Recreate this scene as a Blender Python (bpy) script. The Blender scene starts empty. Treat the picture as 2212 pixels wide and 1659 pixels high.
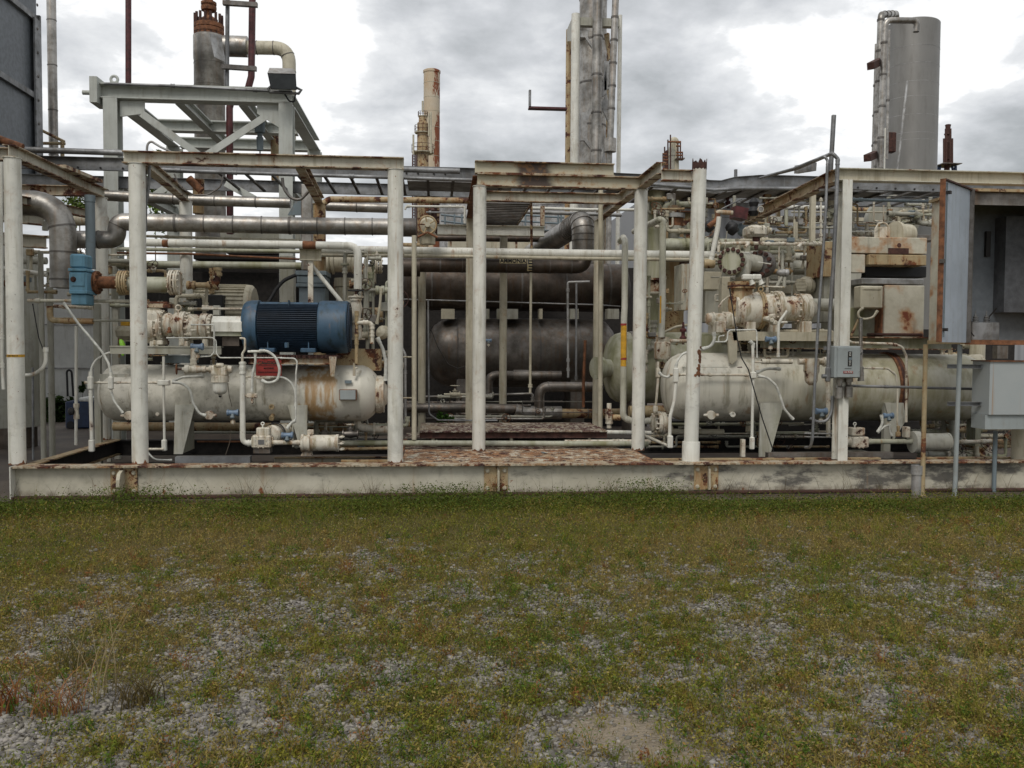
import bpy, math, random
import numpy as np
from mathutils import Vector as V, Matrix
random.seed(7); rad = math.radians
sc = bpy.context.scene; COL = sc.collection
# ---------- camera model (pixel units: the photo at 2212 x 1659) ----------
FPX = 1916.0; CAM = V((0, 0, 1.6)); YAW = rad(5); PIT = rad(2.376); ROLL = .006
Fw = V((math.sin(YAW)*math.cos(PIT), math.cos(YAW)*math.cos(PIT), -math.sin(PIT)))
R0 = Fw.cross(V((0, 0, 1))).normalized(); U0 = R0.cross(Fw)
Rt = R0*math.cos(ROLL)+U0*math.sin(ROLL); Up = U0*math.cos(ROLL)-R0*math.sin(ROLL)
k1, k7, k8 = .30641, .214465, .26471
FR = {'P': (0, 0, 1.), 'A': (0, 0, k1), 'B': (542.15, 0, k1), 'C': (1084.3, 0, k1), 'D': (1626.5, 0, k8),
      'E': (0, 305, k7), 'F': (406.6, 305, k7), 'G': (813.2, 305, k7), 'H': (1219.8, 305, k7), 'I': (1737.6, 305, k7),
      'J': (0, 643.8, k7), 'K': (406.6, 643.8, k7), 'L': (813.2, 711.6, k7), 'M': (1219.8, 643.8, k7), 'N': (1737.6, 643.8, k7)}
def ray(fr, x, y):
    ox, oy, s = FR[fr]; x = ox+x*s; y = oy+y*s
    return Fw*FPX+Rt*(x-1106)+Up*(829.5-y)
def W(fr, x, y, Y):            # point of the place at depth Y seen at x, y of the photo
    d = ray(fr, x, y); return CAM+d*(Y/d.y)
def sz(fr, x, y, Y, w):        # metres covered by w frame pixels at that depth
    d = ray(fr, x, y); return Y/d.y*FR[fr][2]*w
def G0(x, y, z=0.):            # point on the ground z under a photo pixel
    d = ray('P', x, y); return CAM+d*((z-CAM.z)/d.z)
# ---------- mesh builder ----------
class MB:
    def __init__(s): s.v = []; s.f = []; s.mi = []; s.sm = []; s.m = 0
    def mat(s, i): s.m = i; return s
    def add(s, vs, fs, sm=False):
        b = len(s.v); s.v += [tuple(p) for p in vs]
        for f in fs: s.f.append(tuple(i+b for i in f)); s.mi.append(s.m); s.sm.append(sm)
        return s
    def box(s, a, b):
        x0, y0, z0 = (min(a[i], b[i]) for i in range(3)); x1, y1, z1 = (max(a[i], b[i]) for i in range(3))
        return s.add([(x0,y0,z0),(x1,y0,z0),(x1,y1,z0),(x0,y1,z0),(x0,y0,z1),(x1,y0,z1),(x1,y1,z1),(x0,y1,z1)],
                     [(0,3,2,1),(4,5,6,7),(0,1,5,4),(1,2,6,5),(2,3,7,6),(3,0,4,7)])
    def cbox(s, c, d, bev=0):   # centred box, optional chamfer
        c = V(c); h = V(d)/2
        if not bev: return s.box(c-h, c+h)
        vs = []; q = bev
        for sx in (-1,1):
            for sy in (-1,1):
                for sz_ in (-1,1):
                    vs += [c+V((sx*(h.x-q), sy*(h.y-q), sz_*h.z)), c+V((sx*(h.x-q), sy*h.y, sz_*(h.z-q))), c+V((sx*h.x, sy*(h.y-q), sz_*(h.z-q)))]
        I = lambda a,b,c_,k: (((a>0)*2+(b>0))*2+(c_>0))*3+k
        fs = []
        for t in (-1,1):
            fs.append((I(-1,-1,t,0),I(1,-1,t,0),I(1,1,t,0),I(-1,1,t,0)) if t>0 else (I(-1,-1,t,0),I(-1,1,t,0),I(1,1,t,0),I(1,-1,t,0)))
            fs.append((I(-1,t,-1,1),I(1,t,-1,1),I(1,t,1,1),I(-1,t,1,1)) if t<0 else (I(-1,t,-1,1),I(-1,t,1,1),I(1,t,1,1),I(1,t,-1,1)))
            fs.append((I(t,-1,-1,2),I(t,1,-1,2),I(t,1,1,2),I(t,-1,1,2)) if t>0 else (I(t,-1,-1,2),I(t,-1,1,2),I(t,1,1,2),I(t,1,-1,2)))
            for u in (-1,1):
                fs.append((I(-1,t,u,0),I(1,t,u,0),I(1,t,u,1),I(-1,t,u,1)))
                fs.append((I(t,-1,u,0),I(t,1,u,0),I(t,1,u,2),I(t,-1,u,2)))
                fs.append((I(t,u,-1,1),I(t,u,1,1),I(t,u,1,2),I(t,u,-1,2)))
                for w in (-1,1): fs.append((I(t,u,w,0),I(t,u,w,1),I(t,u,w,2)))
        return s.add(vs, sorted(set(fs)))
    def obox(s, p0, p1, a0, a1, b0, b1, up=(0,0,1)):   # bar from p0 to p1, side a, up b
        p0 = V(p0); p1 = V(p1); d = (p1-p0).normalized(); up = V(up)
        if abs(d.dot(up)) > .99: up = V((0,1,0))
        sd = d.cross(up).normalized(); u = sd.cross(d)
        vs = [p+sd*a+u*b for p in (p0, p1) for a, b in ((a0,b0),(a1,b0),(a1,b1),(a0,b1))]
        return s.add(vs, [(3,2,1,0),(4,5,6,7),(0,1,5,4),(1,2,6,5),(2,3,7,6),(3,0,4,7)])
    def ibeam(s, p0, p1, h, w, tf=.012, tw=.01, up=(0,0,1), top=True, lip=0):   # p = centre of the section
        a = s.m
        s.obox(p0, p1, -tw/2, tw/2, -h/2+tf, h/2-tf, up)
        s.m = a+lip
        s.obox(p0, p1, -w/2, w/2, -h/2, -h/2+tf, up)
        s.m = a+(lip if lip > 0 else 0)
        if top: s.obox(p0, p1, -w/2, w/2, h/2-tf, h/2, up)
        s.m = a; return s
    def chan(s, p0, p1, h, w, t=.008, up=(0,0,1), side=1):
        s.obox(p0, p1, -t/2, t/2, -h/2+t, h/2-t, up)
        a, b = (-t/2, w) if side > 0 else (-w, t/2)
        s.obox(p0, p1, a, b, -h/2, -h/2+t, up); s.obox(p0, p1, a, b, h/2-t, h/2, up); return s
    def sweep(s, pts, r, seg=10, cap=True):
        pts = [V(p) for p in pts]; n = len(pts)
        rs = r if isinstance(r, (list, tuple)) else [r]*n
        ts = []
        for i in range(n):
            a = (pts[i]-pts[i-1]).normalized() if i else None; b = (pts[i+1]-pts[i]).normalized() if i < n-1 else None
            t = (a or b)+(b or a); ts.append(t.normalized() if t.length > 1e-6 else (a or b))
        u = ts[0].orthogonal().normalized(); vs = []
        for i in range(n):
            if i:
                qn = ts[i-1].rotation_difference(ts[i]); u = qn @ u
            u = (u-ts[i]*u.dot(ts[i])).normalized(); w = ts[i].cross(u)
            k = 1.
            if 0 < i < n-1:
                c = max(.5, math.cos(ts[i].angle((pts[i+1]-pts[i]))));
            for j in range(seg):
                a = 2*math.pi*j/seg; vs.append(pts[i]+(u*math.cos(a)+w*math.sin(a))*rs[i])
        fs = [(i*seg+j, i*seg+(j+1)%seg, (i+1)*seg+(j+1)%seg, (i+1)*seg+j) for i in range(n-1) for j in range(seg)]
        s.add(vs, fs, True)
        if cap: s.add(vs[:seg], [tuple(reversed(range(seg)))]); s.add(vs[-seg:], [tuple(range(seg))])
        return s
    def lathe(s, p0, ax, prof, seg=24, cap=True):   # prof: (distance along axis, radius)
        p0 = V(p0); ax = V(ax).normalized(); u = ax.orthogonal().normalized(); w = ax.cross(u)
        def ring(t, r): return [p0+ax*t+(u*math.cos(2*math.pi*j/seg)+w*math.sin(2*math.pi*j/seg))*max(r, 1e-4) for j in range(seg)]
        runs = [[prof[0]]]
        for i in range(1, len(prof)):
            runs[-1].append(prof[i])
            if i < len(prof)-1:
                a = math.atan2(prof[i][1]-prof[i-1][1], prof[i][0]-prof[i-1][0]); b = math.atan2(prof[i+1][1]-prof[i][1], prof[i+1][0]-prof[i][0])
                if abs((a-b+math.pi) % (2*math.pi)-math.pi) > .6: runs.append([prof[i]])
        for rn in runs:
            vs = [p for t, r in rn for p in ring(t, r)]
            s.add(vs, [(i*seg+j, (i)*seg+(j+1)%seg, (i+1)*seg+(j+1)%seg, (i+1)*seg+j) for i in range(len(rn)-1) for j in range(seg)], True)
        if cap:
            if prof[0][1] > .002: s.add(ring(*prof[0]), [tuple(reversed(range(seg)))])
            if prof[-1][1] > .002: s.add(ring(*prof[-1]), [tuple(range(seg))])
        return s
    def cyl(s, p0, p1, r, r1=None, seg=12):
        p0 = V(p0); p1 = V(p1); L = (p1-p0).length
        return s.lathe(p0, p1-p0, [(0, r), (L, r if r1 is None else r1)], seg)
    def torus(s, c, n, R, r, seg=24, rs=8, a0=0, a1=2*math.pi):
        c = V(c); n = V(n).normalized(); u = n.orthogonal().normalized(); w = n.cross(u)
        full = a1-a0 > 6.28; m = seg if full else seg+1
        vs = []
        for i in range(m):
            a = a0+(a1-a0)*i/seg; d = u*math.cos(a)+w*math.sin(a)
            for j in range(rs):
                b = 2*math.pi*j/rs; vs.append(c+d*(R+r*math.cos(b))+n*(r*math.sin(b)))
        fs = []
        for i in range(seg):
            k = (i+1) % m
            for j in range(rs): fs.append((i*rs+j, k*rs+j, k*rs+(j+1)%rs, i*rs+(j+1)%rs))
        return s.add(vs, fs, True)
    def prism(s, poly, off):   # polygon (3-D points) extruded by off
        n = len(poly); poly = [V(p) for p in poly]; off = V(off)
        vs = poly+[p+off for p in poly]
        return s.add(vs, [tuple(reversed(range(n))), tuple(range(n, 2*n))]+[(i, (i+1)%n, n+(i+1)%n, n+i) for i in range(n)])
    def flange(s, c, n, r, t, nb=8, bolts=True, hub=0):
        c = V(c); n = V(n).normalized()
        g = t*.1
        s.lathe(c-n*t, n, [(0, r*.97), (t*.12, r), (t*.85, r), (t*.93, r*.96), (t*.93, r*.8), (t*1.07, r*.8), (t*1.07, r*.96), (t*1.15, r), (t*1.88, r), (2*t, r*.97)], 24)
        if bolts:
            u = n.orthogonal().normalized(); w = n.cross(u); br = max(.006, r*.085)
            for i in range(nb):
                a = 2*math.pi*(i+.5)/nb; p = c+(u*math.cos(a)+w*math.sin(a))*r*.84
                s.lathe(p-n*(t*1.7), n, [(0, br*.6), (t*.1, br*.6), (t*.1, br), (t*3.3, br), (t*3.3, br*.6), (t*3.4, br*.6)], 6)
        return s
def fil(pts, R, n=5):          # round the corners of a polyline
    pts = [V(p) for p in pts]
    if len(pts) < 3 or R <= 0: return pts
    out = [pts[0]]
    for i in range(1, len(pts)-1):
        a = pts[i-1]-pts[i]; b = pts[i+1]-pts[i]; la, lb = a.length, b.length
        an = a.angle(b, math.pi)
        if math.pi-an < .08 or la < 1e-5 or lb < 1e-5: out.append(pts[i]); continue
        d = min(R/math.tan(an/2), la*.48, lb*.48)
        p, q_ = pts[i]+a/la*d, pts[i]+b/lb*d
        for k in range(n+1):
            t = k/n; out.append(p*(1-t)**2+pts[i]*(2*t*(1-t))+q_*t*t)
    out.append(pts[-1]); return out
# ---------- objects ----------
TOPS = []
def _tag(o, label, cat, group, kind):
    if label: o['label'] = label
    if cat: o['category'] = cat
    if group: o['group'] = group
    if kind: o['kind'] = kind
def T(name, label, cat, group=None, kind=None):
    o = bpy.data.objects.new(name, None); COL.objects.link(o); o.empty_display_size = .1
    _tag(o, label, cat, group, kind); TOPS.append(o); return o
def mk(name, mb, mats, parent=None):
    me = bpy.data.meshes.new(name); me.from_pydata(mb.v, [], mb.f)
    if not isinstance(mats, (list, tuple)): mats = [mats]
    for m in mats: me.materials.append(m)
    me.polygons.foreach_set('material_index', [min(i, len(mats)-1) for i in mb.mi]); me.polygons.foreach_set('use_smooth', mb.sm)
    me.update(); o = bpy.data.objects.new(name, me); COL.objects.link(o)
    if parent is not None: o.parent = parent
    return o
def part(name, mb, mats, parent, label=None):
    o = mk(name, mb, mats, parent)
    if label: o['label'] = label
    return o
def one(name, mb, mats, label, cat, group=None, kind=None):
    o = mk(name, mb, mats); _tag(o, label, cat, group, kind); TOPS.append(o); return o
def text(s, c, size, mat, parent, normal=(0,-1,0), name='lettering', ext=.002, align='CENTER', xs=1.):
    cu = bpy.data.curves.new('lettering', 'FONT'); cu.body = s; cu.size = size; cu.extrude = ext; cu.align_x = align; cu.align_y = 'CENTER'; cu.offset = size*.012
    to = bpy.data.objects.new('tmp', cu); COL.objects.link(to)
    dg = bpy.context.evaluated_depsgraph_get(); me = bpy.data.meshes.new_from_object(to.evaluated_get(dg))
    bpy.data.objects.remove(to); bpy.data.curves.remove(cu)
    n = V(normal).normalized(); x = V((0,0,1)).cross(n).normalized(); y = n.cross(x)
    M = Matrix(((x.x*xs, y.x, n.x, c[0]), (x.y*xs, y.y, n.y, c[1]), (x.z*xs, y.z, n.z, c[2]), (0,0,0,1)))
    me.transform(M); me.materials.clear(); me.materials.append(mat)
    o = bpy.data.objects.new(name, me); COL.objects.link(o); o.parent = parent; return o
def finish():
    for o in TOPS:
        ch = [c for c in o.children_recursive]; ms = [x for x in [o]+ch if x.type == 'MESH']
        if not ms or o.get('kind') in ('structure', 'stuff'): continue
        lo = [1e9]*3; hi = [-1e9]*3
        for m in ms:
            co = np.empty(len(m.data.vertices)*3, 'f'); m.data.vertices.foreach_get('co', co); co = co.reshape(-1, 3)
            if len(co) == 0: continue
            a = co.min(0); b = co.max(0)
            for i in range(3): lo[i] = min(lo[i], a[i]); hi[i] = max(hi[i], b[i])
        base = V(((lo[0]+hi[0])/2, (lo[1]+hi[1])/2, lo[2]))
        for m in ms: m.data.transform(Matrix.Translation(-base))
        o.location = base
# ---------- materials ----------
class NT:
    def __init__(s, name, world=False):
        s.m = bpy.data.materials.new(name); s.m.use_nodes = True; s.t = s.m.node_tree; s.t.nodes.clear()
        s.out = s.n('ShaderNodeOutputMaterial'); s.b = s.n('ShaderNodeBsdfPrincipled'); s.l(s.b.outputs[0], s.out.inputs[0])
        s.pos = s.n('ShaderNodeNewGeometry').outputs['Position']
        oi = s.n('ShaderNodeObjectInfo'); s.rnd = oi.outputs['Random']
    def n(s, t, **k):
        nd = s.t.nodes.new(t)
        for a, b in k.items(): setattr(nd, a, b)
        return nd
    def l(s, a, b): s.t.links.new(a, b)
    def map(s, sc_, off=(0,0,0)):
        m = s.n('ShaderNodeMapping'); s.l(s.pos, m.inputs[0]); m.inputs['Scale'].default_value = sc_; m.inputs['Location'].default_value = off; return m.outputs[0]
    def noise(s, scale, det=4, rough=.6, vec=None, dist=0):
        t = s.n('ShaderNodeTexNoise'); t.inputs['Scale'].default_value = scale; t.inputs['Detail'].default_value = det; t.inputs['Roughness'].default_value = rough
        t.inputs['Distortion'].default_value = dist
        s.l(vec or s.pos, t.inputs['Vector']); return t.outputs['Fac']
    def step(s, v, a, b):
        r = s.n('ShaderNodeMapRange'); r.interpolation_type = 'SMOOTHSTEP'; s.l(v, r.inputs[0]); r.inputs[1].default_value = a; r.inputs[2].default_value = b; return r.outputs[0]
    def math(s, op, a, b=None):
        m = s.n('ShaderNodeMath', operation=op)
        for i, x in enumerate((a, b)):
            if x is None: continue
            if isinstance(x, (int, float)): m.inputs[i].default_value = x
            else: s.l(x, m.inputs[i])
        return m.outputs[0]
    def mix(s, f, a, b, op='MIX'):
        m = s.n('ShaderNodeMix', data_type='RGBA', blend_type=op)
        for i, x in ((0, f), (6, a), (7, b)):
            if isinstance(x, (int, float)): m.inputs[i].default_value = x
            elif isinstance(x, tuple): m.inputs[i].default_value = (*x, 1)
            else: s.l(x, m.inputs[i])
        return m.outputs[2]
    def bump(s, h, st, dist=.01):
        b = s.n('ShaderNodeBump'); b.inputs['Strength'].default_value = st; b.inputs['Distance'].default_value = dist; s.l(h, b.inputs['Height']); s.l(b.outputs[0], s.b.inputs['Normal'])
    def done(s, col, rough=.6, metal=0.):
        for k, x in (('Base Color', col), ('Roughness', rough), ('Metallic', metal)):
            if isinstance(x, tuple): s.b.inputs[k].default_value = (*x, 1)
            elif isinstance(x, (int, float)): s.b.inputs[k].default_value = x
            else: s.l(x, s.b.inputs[k])
        return s.m
RUST = (.19, .062, .02); RDK = (.045, .016, .012); ORG = (.36, .17, .05)
def paint(name, base, rust=.3, grime=.4, algae=0., rough=.55, metal=0., fleck=True, flake=False, stain=1.):
    t = NT(name)
    big = t.noise(1.7, 5, .6); mid = t.noise(9, 6, .65); fine = t.noise(60, 3, .6)
    stk = t.noise(1., 5, .6, t.map((17, 17, 1.6)))
    c = t.mix(t.step(big, .3, .7), tuple(x*.86 for x in base), tuple(min(1, x*1.06) for x in base))
    c = t.mix(t.math('MULTIPLY', t.step(mid, .42, .75), .35*grime+.1), c, tuple(x*.45 for x in base))
    c = t.mix(t.math('MULTIPLY', t.step(stk, .48, .70), grime), c, (base[0]*.40, base[1]*.35, base[2]*.24))
    c = t.mix(t.math('MULTIPLY', t.step(t.noise(3.3, 8, .72, None, .6), .55, .66), .55*grime), c, (.085, .07, .045))
    if algae: c = t.mix(t.math('MULTIPLY', t.step(t.noise(2.3, 5, .6, t.map((1.4, 1.4, .6), (5, 2, 3))), .42, .66), algae), c, (.17, .17, .06))
    if rust > 0:
        rn = t.noise(4.5, 9, .72, None, .3)
        th = .74-.26*rust
        halo = t.step(rn, th-.1, th+.02)
        c = t.mix(t.math('MULTIPLY', halo, .3*stain), c, ORG)
        if stain: 
            rs = t.noise(1., 6, .65, t.map((9, 9, .8), (3, 1, 7)))
            c = t.mix(t.math('MULTIPLY', t.step(rs, .66-.2*rust, .78-.18*rust), .7), c, (.29, .145, .05))
        rc = t.mix(t.step(mid, .35, .65), RUST, RDK)
        mask = t.step(rn, th, th+(.01 if flake else .04))
        if fleck:
            fl = t.step(t.noise(30, 5, .7, None, .5), .70-.08*rust, .715-.08*rust)
            mask = t.math('MAXIMUM', mask, fl)
        c = t.mix(mask, c, rc)
        h = t.math('SUBTRACT', t.math('MULTIPLY', fine, .3), t.math('MULTIPLY', mask, .8)); t.bump(h, .35, .006)
        ro = t.math('ADD', t.math('MULTIPLY', mask, .3), rough)
        return t.done(c, ro, metal)
    t.bump(fine, .15, .004)
    return t.done(c, rough, metal)
def clad(name, base, metal=.75, rough=.42, warm=.4):   # weathered sheet-metal cladding
    t = NT(name); big = t.noise(1.6, 5, .62); mid = t.noise(7, 6, .7)
    stk = t.noise(1., 6, .65, t.map((14, 14, 1.)))
    c = t.mix(t.step(big, .32, .66), tuple(x*.55 for x in base), tuple(x*1.3 for x in base))
    c = t.mix(t.math('MULTIPLY', t.step(mid, .42, .7), .6), c, (base[0]*.4, base[1]*.36, base[2]*.3))
    c = t.mix(t.math('MULTIPLY', t.step(stk, .48, .68), warm), c, (base[0]*.8, base[1]*.52, base[2]*.3))
    c = t.mix(t.math('MULTIPLY', t.step(t.noise(1., 5, .6, t.map((20, 20, 1.6), (4, 9, 2))), .60, .74), .5), c, tuple(min(1, x*1.4) for x in base))
    t.bump(t.math('ADD', mid, t.math('MULTIPLY', big, 3.)), .3, .012)
    return t.done(c, t.math('ADD', t.math('MULTIPLY', mid, .35), rough-.12), metal)
def plain(name, c, rough=.6, metal=0., var=.25, bump=.1):
    t = NT(name); n = t.noise(14, 5, .6)
    col = t.mix(t.step(n, .3, .7), tuple(x*(1-var) for x in c), tuple(min(1, x*(1+var)) for x in c)); t.bump(n, bump, .004)
    return t.done(col, rough, metal)
M = {}
M['white'] = paint('white_paint', (.70, .69, .62), .34, .36)
M['whiteR'] = paint('rusting_white_paint', (.52, .50, .41), .50, .45)
M['whiteE'] = paint('rust_eaten_paint', (.46, .41, .31), .92, .5)
M['cream'] = paint('cream_paint', (.50, .46, .35), .30, .45)
M['creamR'] = paint('rust_stained_cream_paint', (.42, .33, .19), .78, .5)
M['mach'] = paint('machine_white_paint', (.65, .61, .51), .62, .95)
M['tank'] = paint('tank_paint', (.52, .51, .44), .20, .5, .35)
M['olive'] = paint('algae_covered_paint', (.42, .42, .33), .20, .5, .7)
M['far'] = paint('faded_paint', (.40, .39, .33), .15, .4, .2)
M['frame'] = paint('support_frame_paint', (.52, .54, .50), .10, .25)
M['galv'] = clad('galvanized_steel', (.25, .255, .26), .6, .5, .1)
M['galvL'] = clad('light_galvanized_steel', (.36, .36, .355), .5, .5, .15)
M['clad'] = clad('aluminium_cladding', (.35, .335, .31), .8, .38, .3)
M['dk'] = plain('shade_black_steel', (.016, .013, .011), .8, 0, .5)  # shade inside the bays and behind the machines, put into the colour
M['cladD'] = clad('dark_cladding', (.21, .19, .17), .75, .4, .5)
M['cladB'] = clad('brown_cladding', (.105, .085, .070), .65, .42, .6)
M['band'] = clad('strap_steel', (.16, .15, .14), .6, .5)
M['duct'] = plain('gray_panel_paint', (.15, .165, .18), .5, .2, .18)
M['rust'] = plain('rust_metal', (.165, .068, .03), .85, 0, .5, .5)
M['rustD'] = plain('dark_rust', (.06, .025, .018), .85, 0, .5, .5)
M['red'] = plain('oxide_red_pipe', (.075, .016, .016), .5, 0, .4)
M['blue'] = paint('motor_blue_paint', (.042, .092, .150), .12, .8, 0, .5, 0, True)
M['blueD'] = plain('dark_fin_blue', (.018, .035, .06), .5)
M['actu'] = paint('actuator_blue_paint', (.13, .29, .40), .12, .4, 0, .5)
M['xmit'] = plain('transmitter_blue', (.13, .19, .27), .45)
M['slate'] = paint('slate_paint', (.16, .20, .22), .10, .3)
M['pale'] = paint('pale_blue_panel', (.38, .43, .49), .08, .2, 0, .45)
M['box'] = paint('grey_box_paint', (.30, .33, .33), .26, .25)
M['black'] = plain('black_rubber', (.012, .012, .013), .6)
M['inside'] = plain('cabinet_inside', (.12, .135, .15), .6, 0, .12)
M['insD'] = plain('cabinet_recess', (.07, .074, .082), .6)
M['cableW'] = plain('white_flex', (.55, .55, .50), .5)
M['sign'] = plain('sign_red', (.26, .022, .016), .6, 0, .15)
M['yel'] = plain('marker_yellow', (.55, .30, .02), .6, 0, .2)
M['ylabel'] = plain('label_cream', (.62, .52, .30), .6, 0, .1)
M['ink'] = plain('ink', (.015, .012, .01), .6)
M['inkR'] = plain('red_ink', (.05, .006, .005), .6)
M['tape'] = plain('white_tape', (.7, .7, .66), .6)
M['wall'] = paint('pale_wall', (.56, .56, .53), 0, .3)
M['cool'] = plain('cooler_blue', (.012, .03, .08), .4)
M['lime'] = plain('lime_plastic', (.25, .55, .04), .5, 0, .1)
M['bark'] = plain('bark', (.10, .08, .06), .9)
M['wire'] = plain('copper_wire', (.10, .08, .06), .6, .3)
FR['O'] = (1524.8, 433.7, .13887); FR['Q'] = (305.0, 630.3, .13887)
# ---------- camera ----------
cam = bpy.data.cameras.new('camera'); cam.sensor_width = 36; cam.lens = 36*FPX/2212; cam.clip_start = .05; cam.clip_end = 3000
co = bpy.data.objects.new('camera', cam); COL.objects.link(co); sc.camera = co
co.matrix_world = Matrix(((Rt.x, Up.x, -Fw.x, CAM.x), (Rt.y, Up.y, -Fw.y, CAM.y), (Rt.z, Up.z, -Fw.z, CAM.z), (0, 0, 0, 1)))
sc.view_settings.view_transform = 'Standard'; sc.view_settings.look = 'None'; sc.view_settings.gamma = 1; sc.view_settings.exposure = .15
# ---------- sky: hazy blue behind broken cloud ----------
SEL, SAZ = rad(50), rad(205)          # sun elevation, azimuth from +Y towards +X
w = bpy.data.worlds.new('World'); sc.world = w; w.use_nodes = True; nt = w.node_tree; nt.nodes.clear()
def N(t, **k):
    n = nt.nodes.new(t)
    for a, b in k.items(): setattr(n, a, b)
    return n
def L(a, b): nt.links.new(a, b)
def vm(op, a, b=None):
    m = N('ShaderNodeVectorMath', operation=op)
    for i, x in enumerate((a, b)):
        if x is None: continue
        if isinstance(x, (tuple, list)): m.inputs[i].default_value = x
        else: L(x, m.inputs[i])
    return m
def mm(op, a, b=None, c=None):
    m = N('ShaderNodeMath', operation=op)
    for i, x in enumerate((a, b, c)):
        if x is None: continue
        if isinstance(x, (int, float)): m.inputs[i].default_value = x
        else: L(x, m.inputs[i])
    return m.outputs[0]
tc = N('ShaderNodeTexCoord').outputs['Generated']
sep = N('ShaderNodeSeparateXYZ'); L(tc, sep.inputs[0])
zz = mm('ADD', mm('MAXIMUM', sep.outputs[2], 0.), .32)
cmb = N('ShaderNodeCombineXYZ'); L(mm('DIVIDE', sep.outputs[0], zz), cmb.inputs[0]); L(mm('DIVIDE', sep.outputs[1], zz), cmb.inputs[1]); L(mm('MULTIPLY', sep.outputs[2], 1.2), cmb.inputs[2])
def nz(scale, det, rough, off, dist=0.):
    mp = N('ShaderNodeMapping'); L(cmb.outputs[0], mp.inputs[0]); mp.inputs['Location'].default_value = off
    t = N('ShaderNodeTexNoise'); L(mp.outputs[0], t.inputs['Vector']); t.inputs['Scale'].default_value = scale; t.inputs['Detail'].default_value = det
    t.inputs['Roughness'].default_value = rough; t.inputs['Distortion'].default_value = dist; return t.outputs['Fac']
n1 = nz(1.5, 7, .5, (2.3, 1.1, 4.)); n2 = nz(4.2, 8, .56, (7.3, 3.1, 1.), .15)
def dirof(x, y): return tuple(ray('P', x, y).normalized())
b = mm('ADD', mm('MULTIPLY_ADD', n1, .85, -.01), mm('MULTIPLY', n2, .90))
#            x     y    sharpness amplitude
for x, y, k, a in ((1720, 165, 40, .40), (1900, 120, 55, .24), (2160, 70, 45, .24), (560, 100, 28, .20), (700, 50, 40, .14), (330, 250, 60, .12), (1100, 215, 110, .10), (1230, 100, 40, .08), (60, 200, 60, .05), (450, 330, 90, .08),
                   (1600, 300, 17, -.24), (2120, 280, 20, -.26), (1460, 180, 50, -.08), (1010, 90, 70, -.10), (1000, 300, 70, -.12), (300, 50, 70, -.12), (1270, 10, 60, -.06), (1850, 10, 50, -.12), (1500, 20, 40, -.04), (1380, 330, 60, .06), (1250, 50, 22, .14), (900, 20, 60, .05)):
    d = vm('DOT_PRODUCT', tc, dirof(x, y)).outputs['Value']
    b = mm('ADD', b, mm('MULTIPLY', mm('POWER', mm('MAXIMUM', d, 0.), float(k*4)), a))
cr = N('ShaderNodeValToRGB'); L(b, cr.inputs[0]); e = cr.color_ramp.elements
e[0].position = .52; e[0].color = (.26, .275, .285, 1); e[1].position = 1.25
for p, c in ((.70, (.43, .447, .46)), (.84, (.60, .615, .635)), (.96, (.80, .81, .82)), (1.0, (.95, .95, .94))):
    q_ = e.new(min(p, 1.)); q_.color = (*c, 1)
sky = N('ShaderNodeTexSky'); sky.sky_type = 'NISHITA'; sky.sun_disc = False; sky.sun_elevation = SEL; sky.sun_rotation = SAZ; sky.air_density = 1.2; sky.dust_density = 2
bg1 = N('ShaderNodeBackground'); L(sky.outputs[0], bg1.inputs[0]); bg1.inputs[1].default_value = .12
bg2 = N('ShaderNodeBackground'); L(cr.outputs[0], bg2.inputs[0]); bg2.inputs[1].default_value = 1.0
mx = N('ShaderNodeMixShader'); mx.inputs[0].default_value = .94
wo = N('ShaderNodeOutputWorld'); L(bg1.outputs[0], mx.inputs[1]); L(bg2.outputs[0], mx.inputs[2]); L(mx.outputs[0], wo.inputs[0])
sl = bpy.data.lights.new('sun', 'SUN'); sl.energy = 1.45; sl.angle = rad(22); sl.color = (1, .955, .89)
so = bpy.data.objects.new('sun', sl); COL.objects.link(so)
sd = V((math.sin(SAZ)*math.cos(SEL), math.cos(SAZ)*math.cos(SEL), math.sin(SEL))); so.rotation_euler = sd.to_track_quat('Z', 'Y').to_euler()
# ---------- numpy value noise ----------
rng = np.random.default_rng(5)
_tab = rng.random((256, 256))
def vn(x, y, s):
    x = x*s+37.1; y = y*s+91.7; xi = np.floor(x).astype(int); yi = np.floor(y).astype(int); fx = x-xi; fy = y-yi
    fx = fx*fx*(3-2*fx); fy = fy*fy*(3-2*fy); g = lambda a, b_: _tab[a % 256, b_ % 256]
    return (g(xi, yi)*(1-fx)+g(xi+1, yi)*fx)*(1-fy)+(g(xi, yi+1)*(1-fx)+g(xi+1, yi+1)*fx)*fy
def fbm(x, y, s, o=4):
    r = 0; a = .5; t = 0
    for i in range(o): r = r+a*vn(x+i*13.7, y-i*7.3, s*2**i); t += a; a *= .55
    return r/t
def hgt(x, y): return (fbm(x, y, .9, 4)-.5)*.07*np.clip((9.2-y)/1.0, 0, 1)+(fbm(x, y, 7, 2)-.5)*.012
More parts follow.
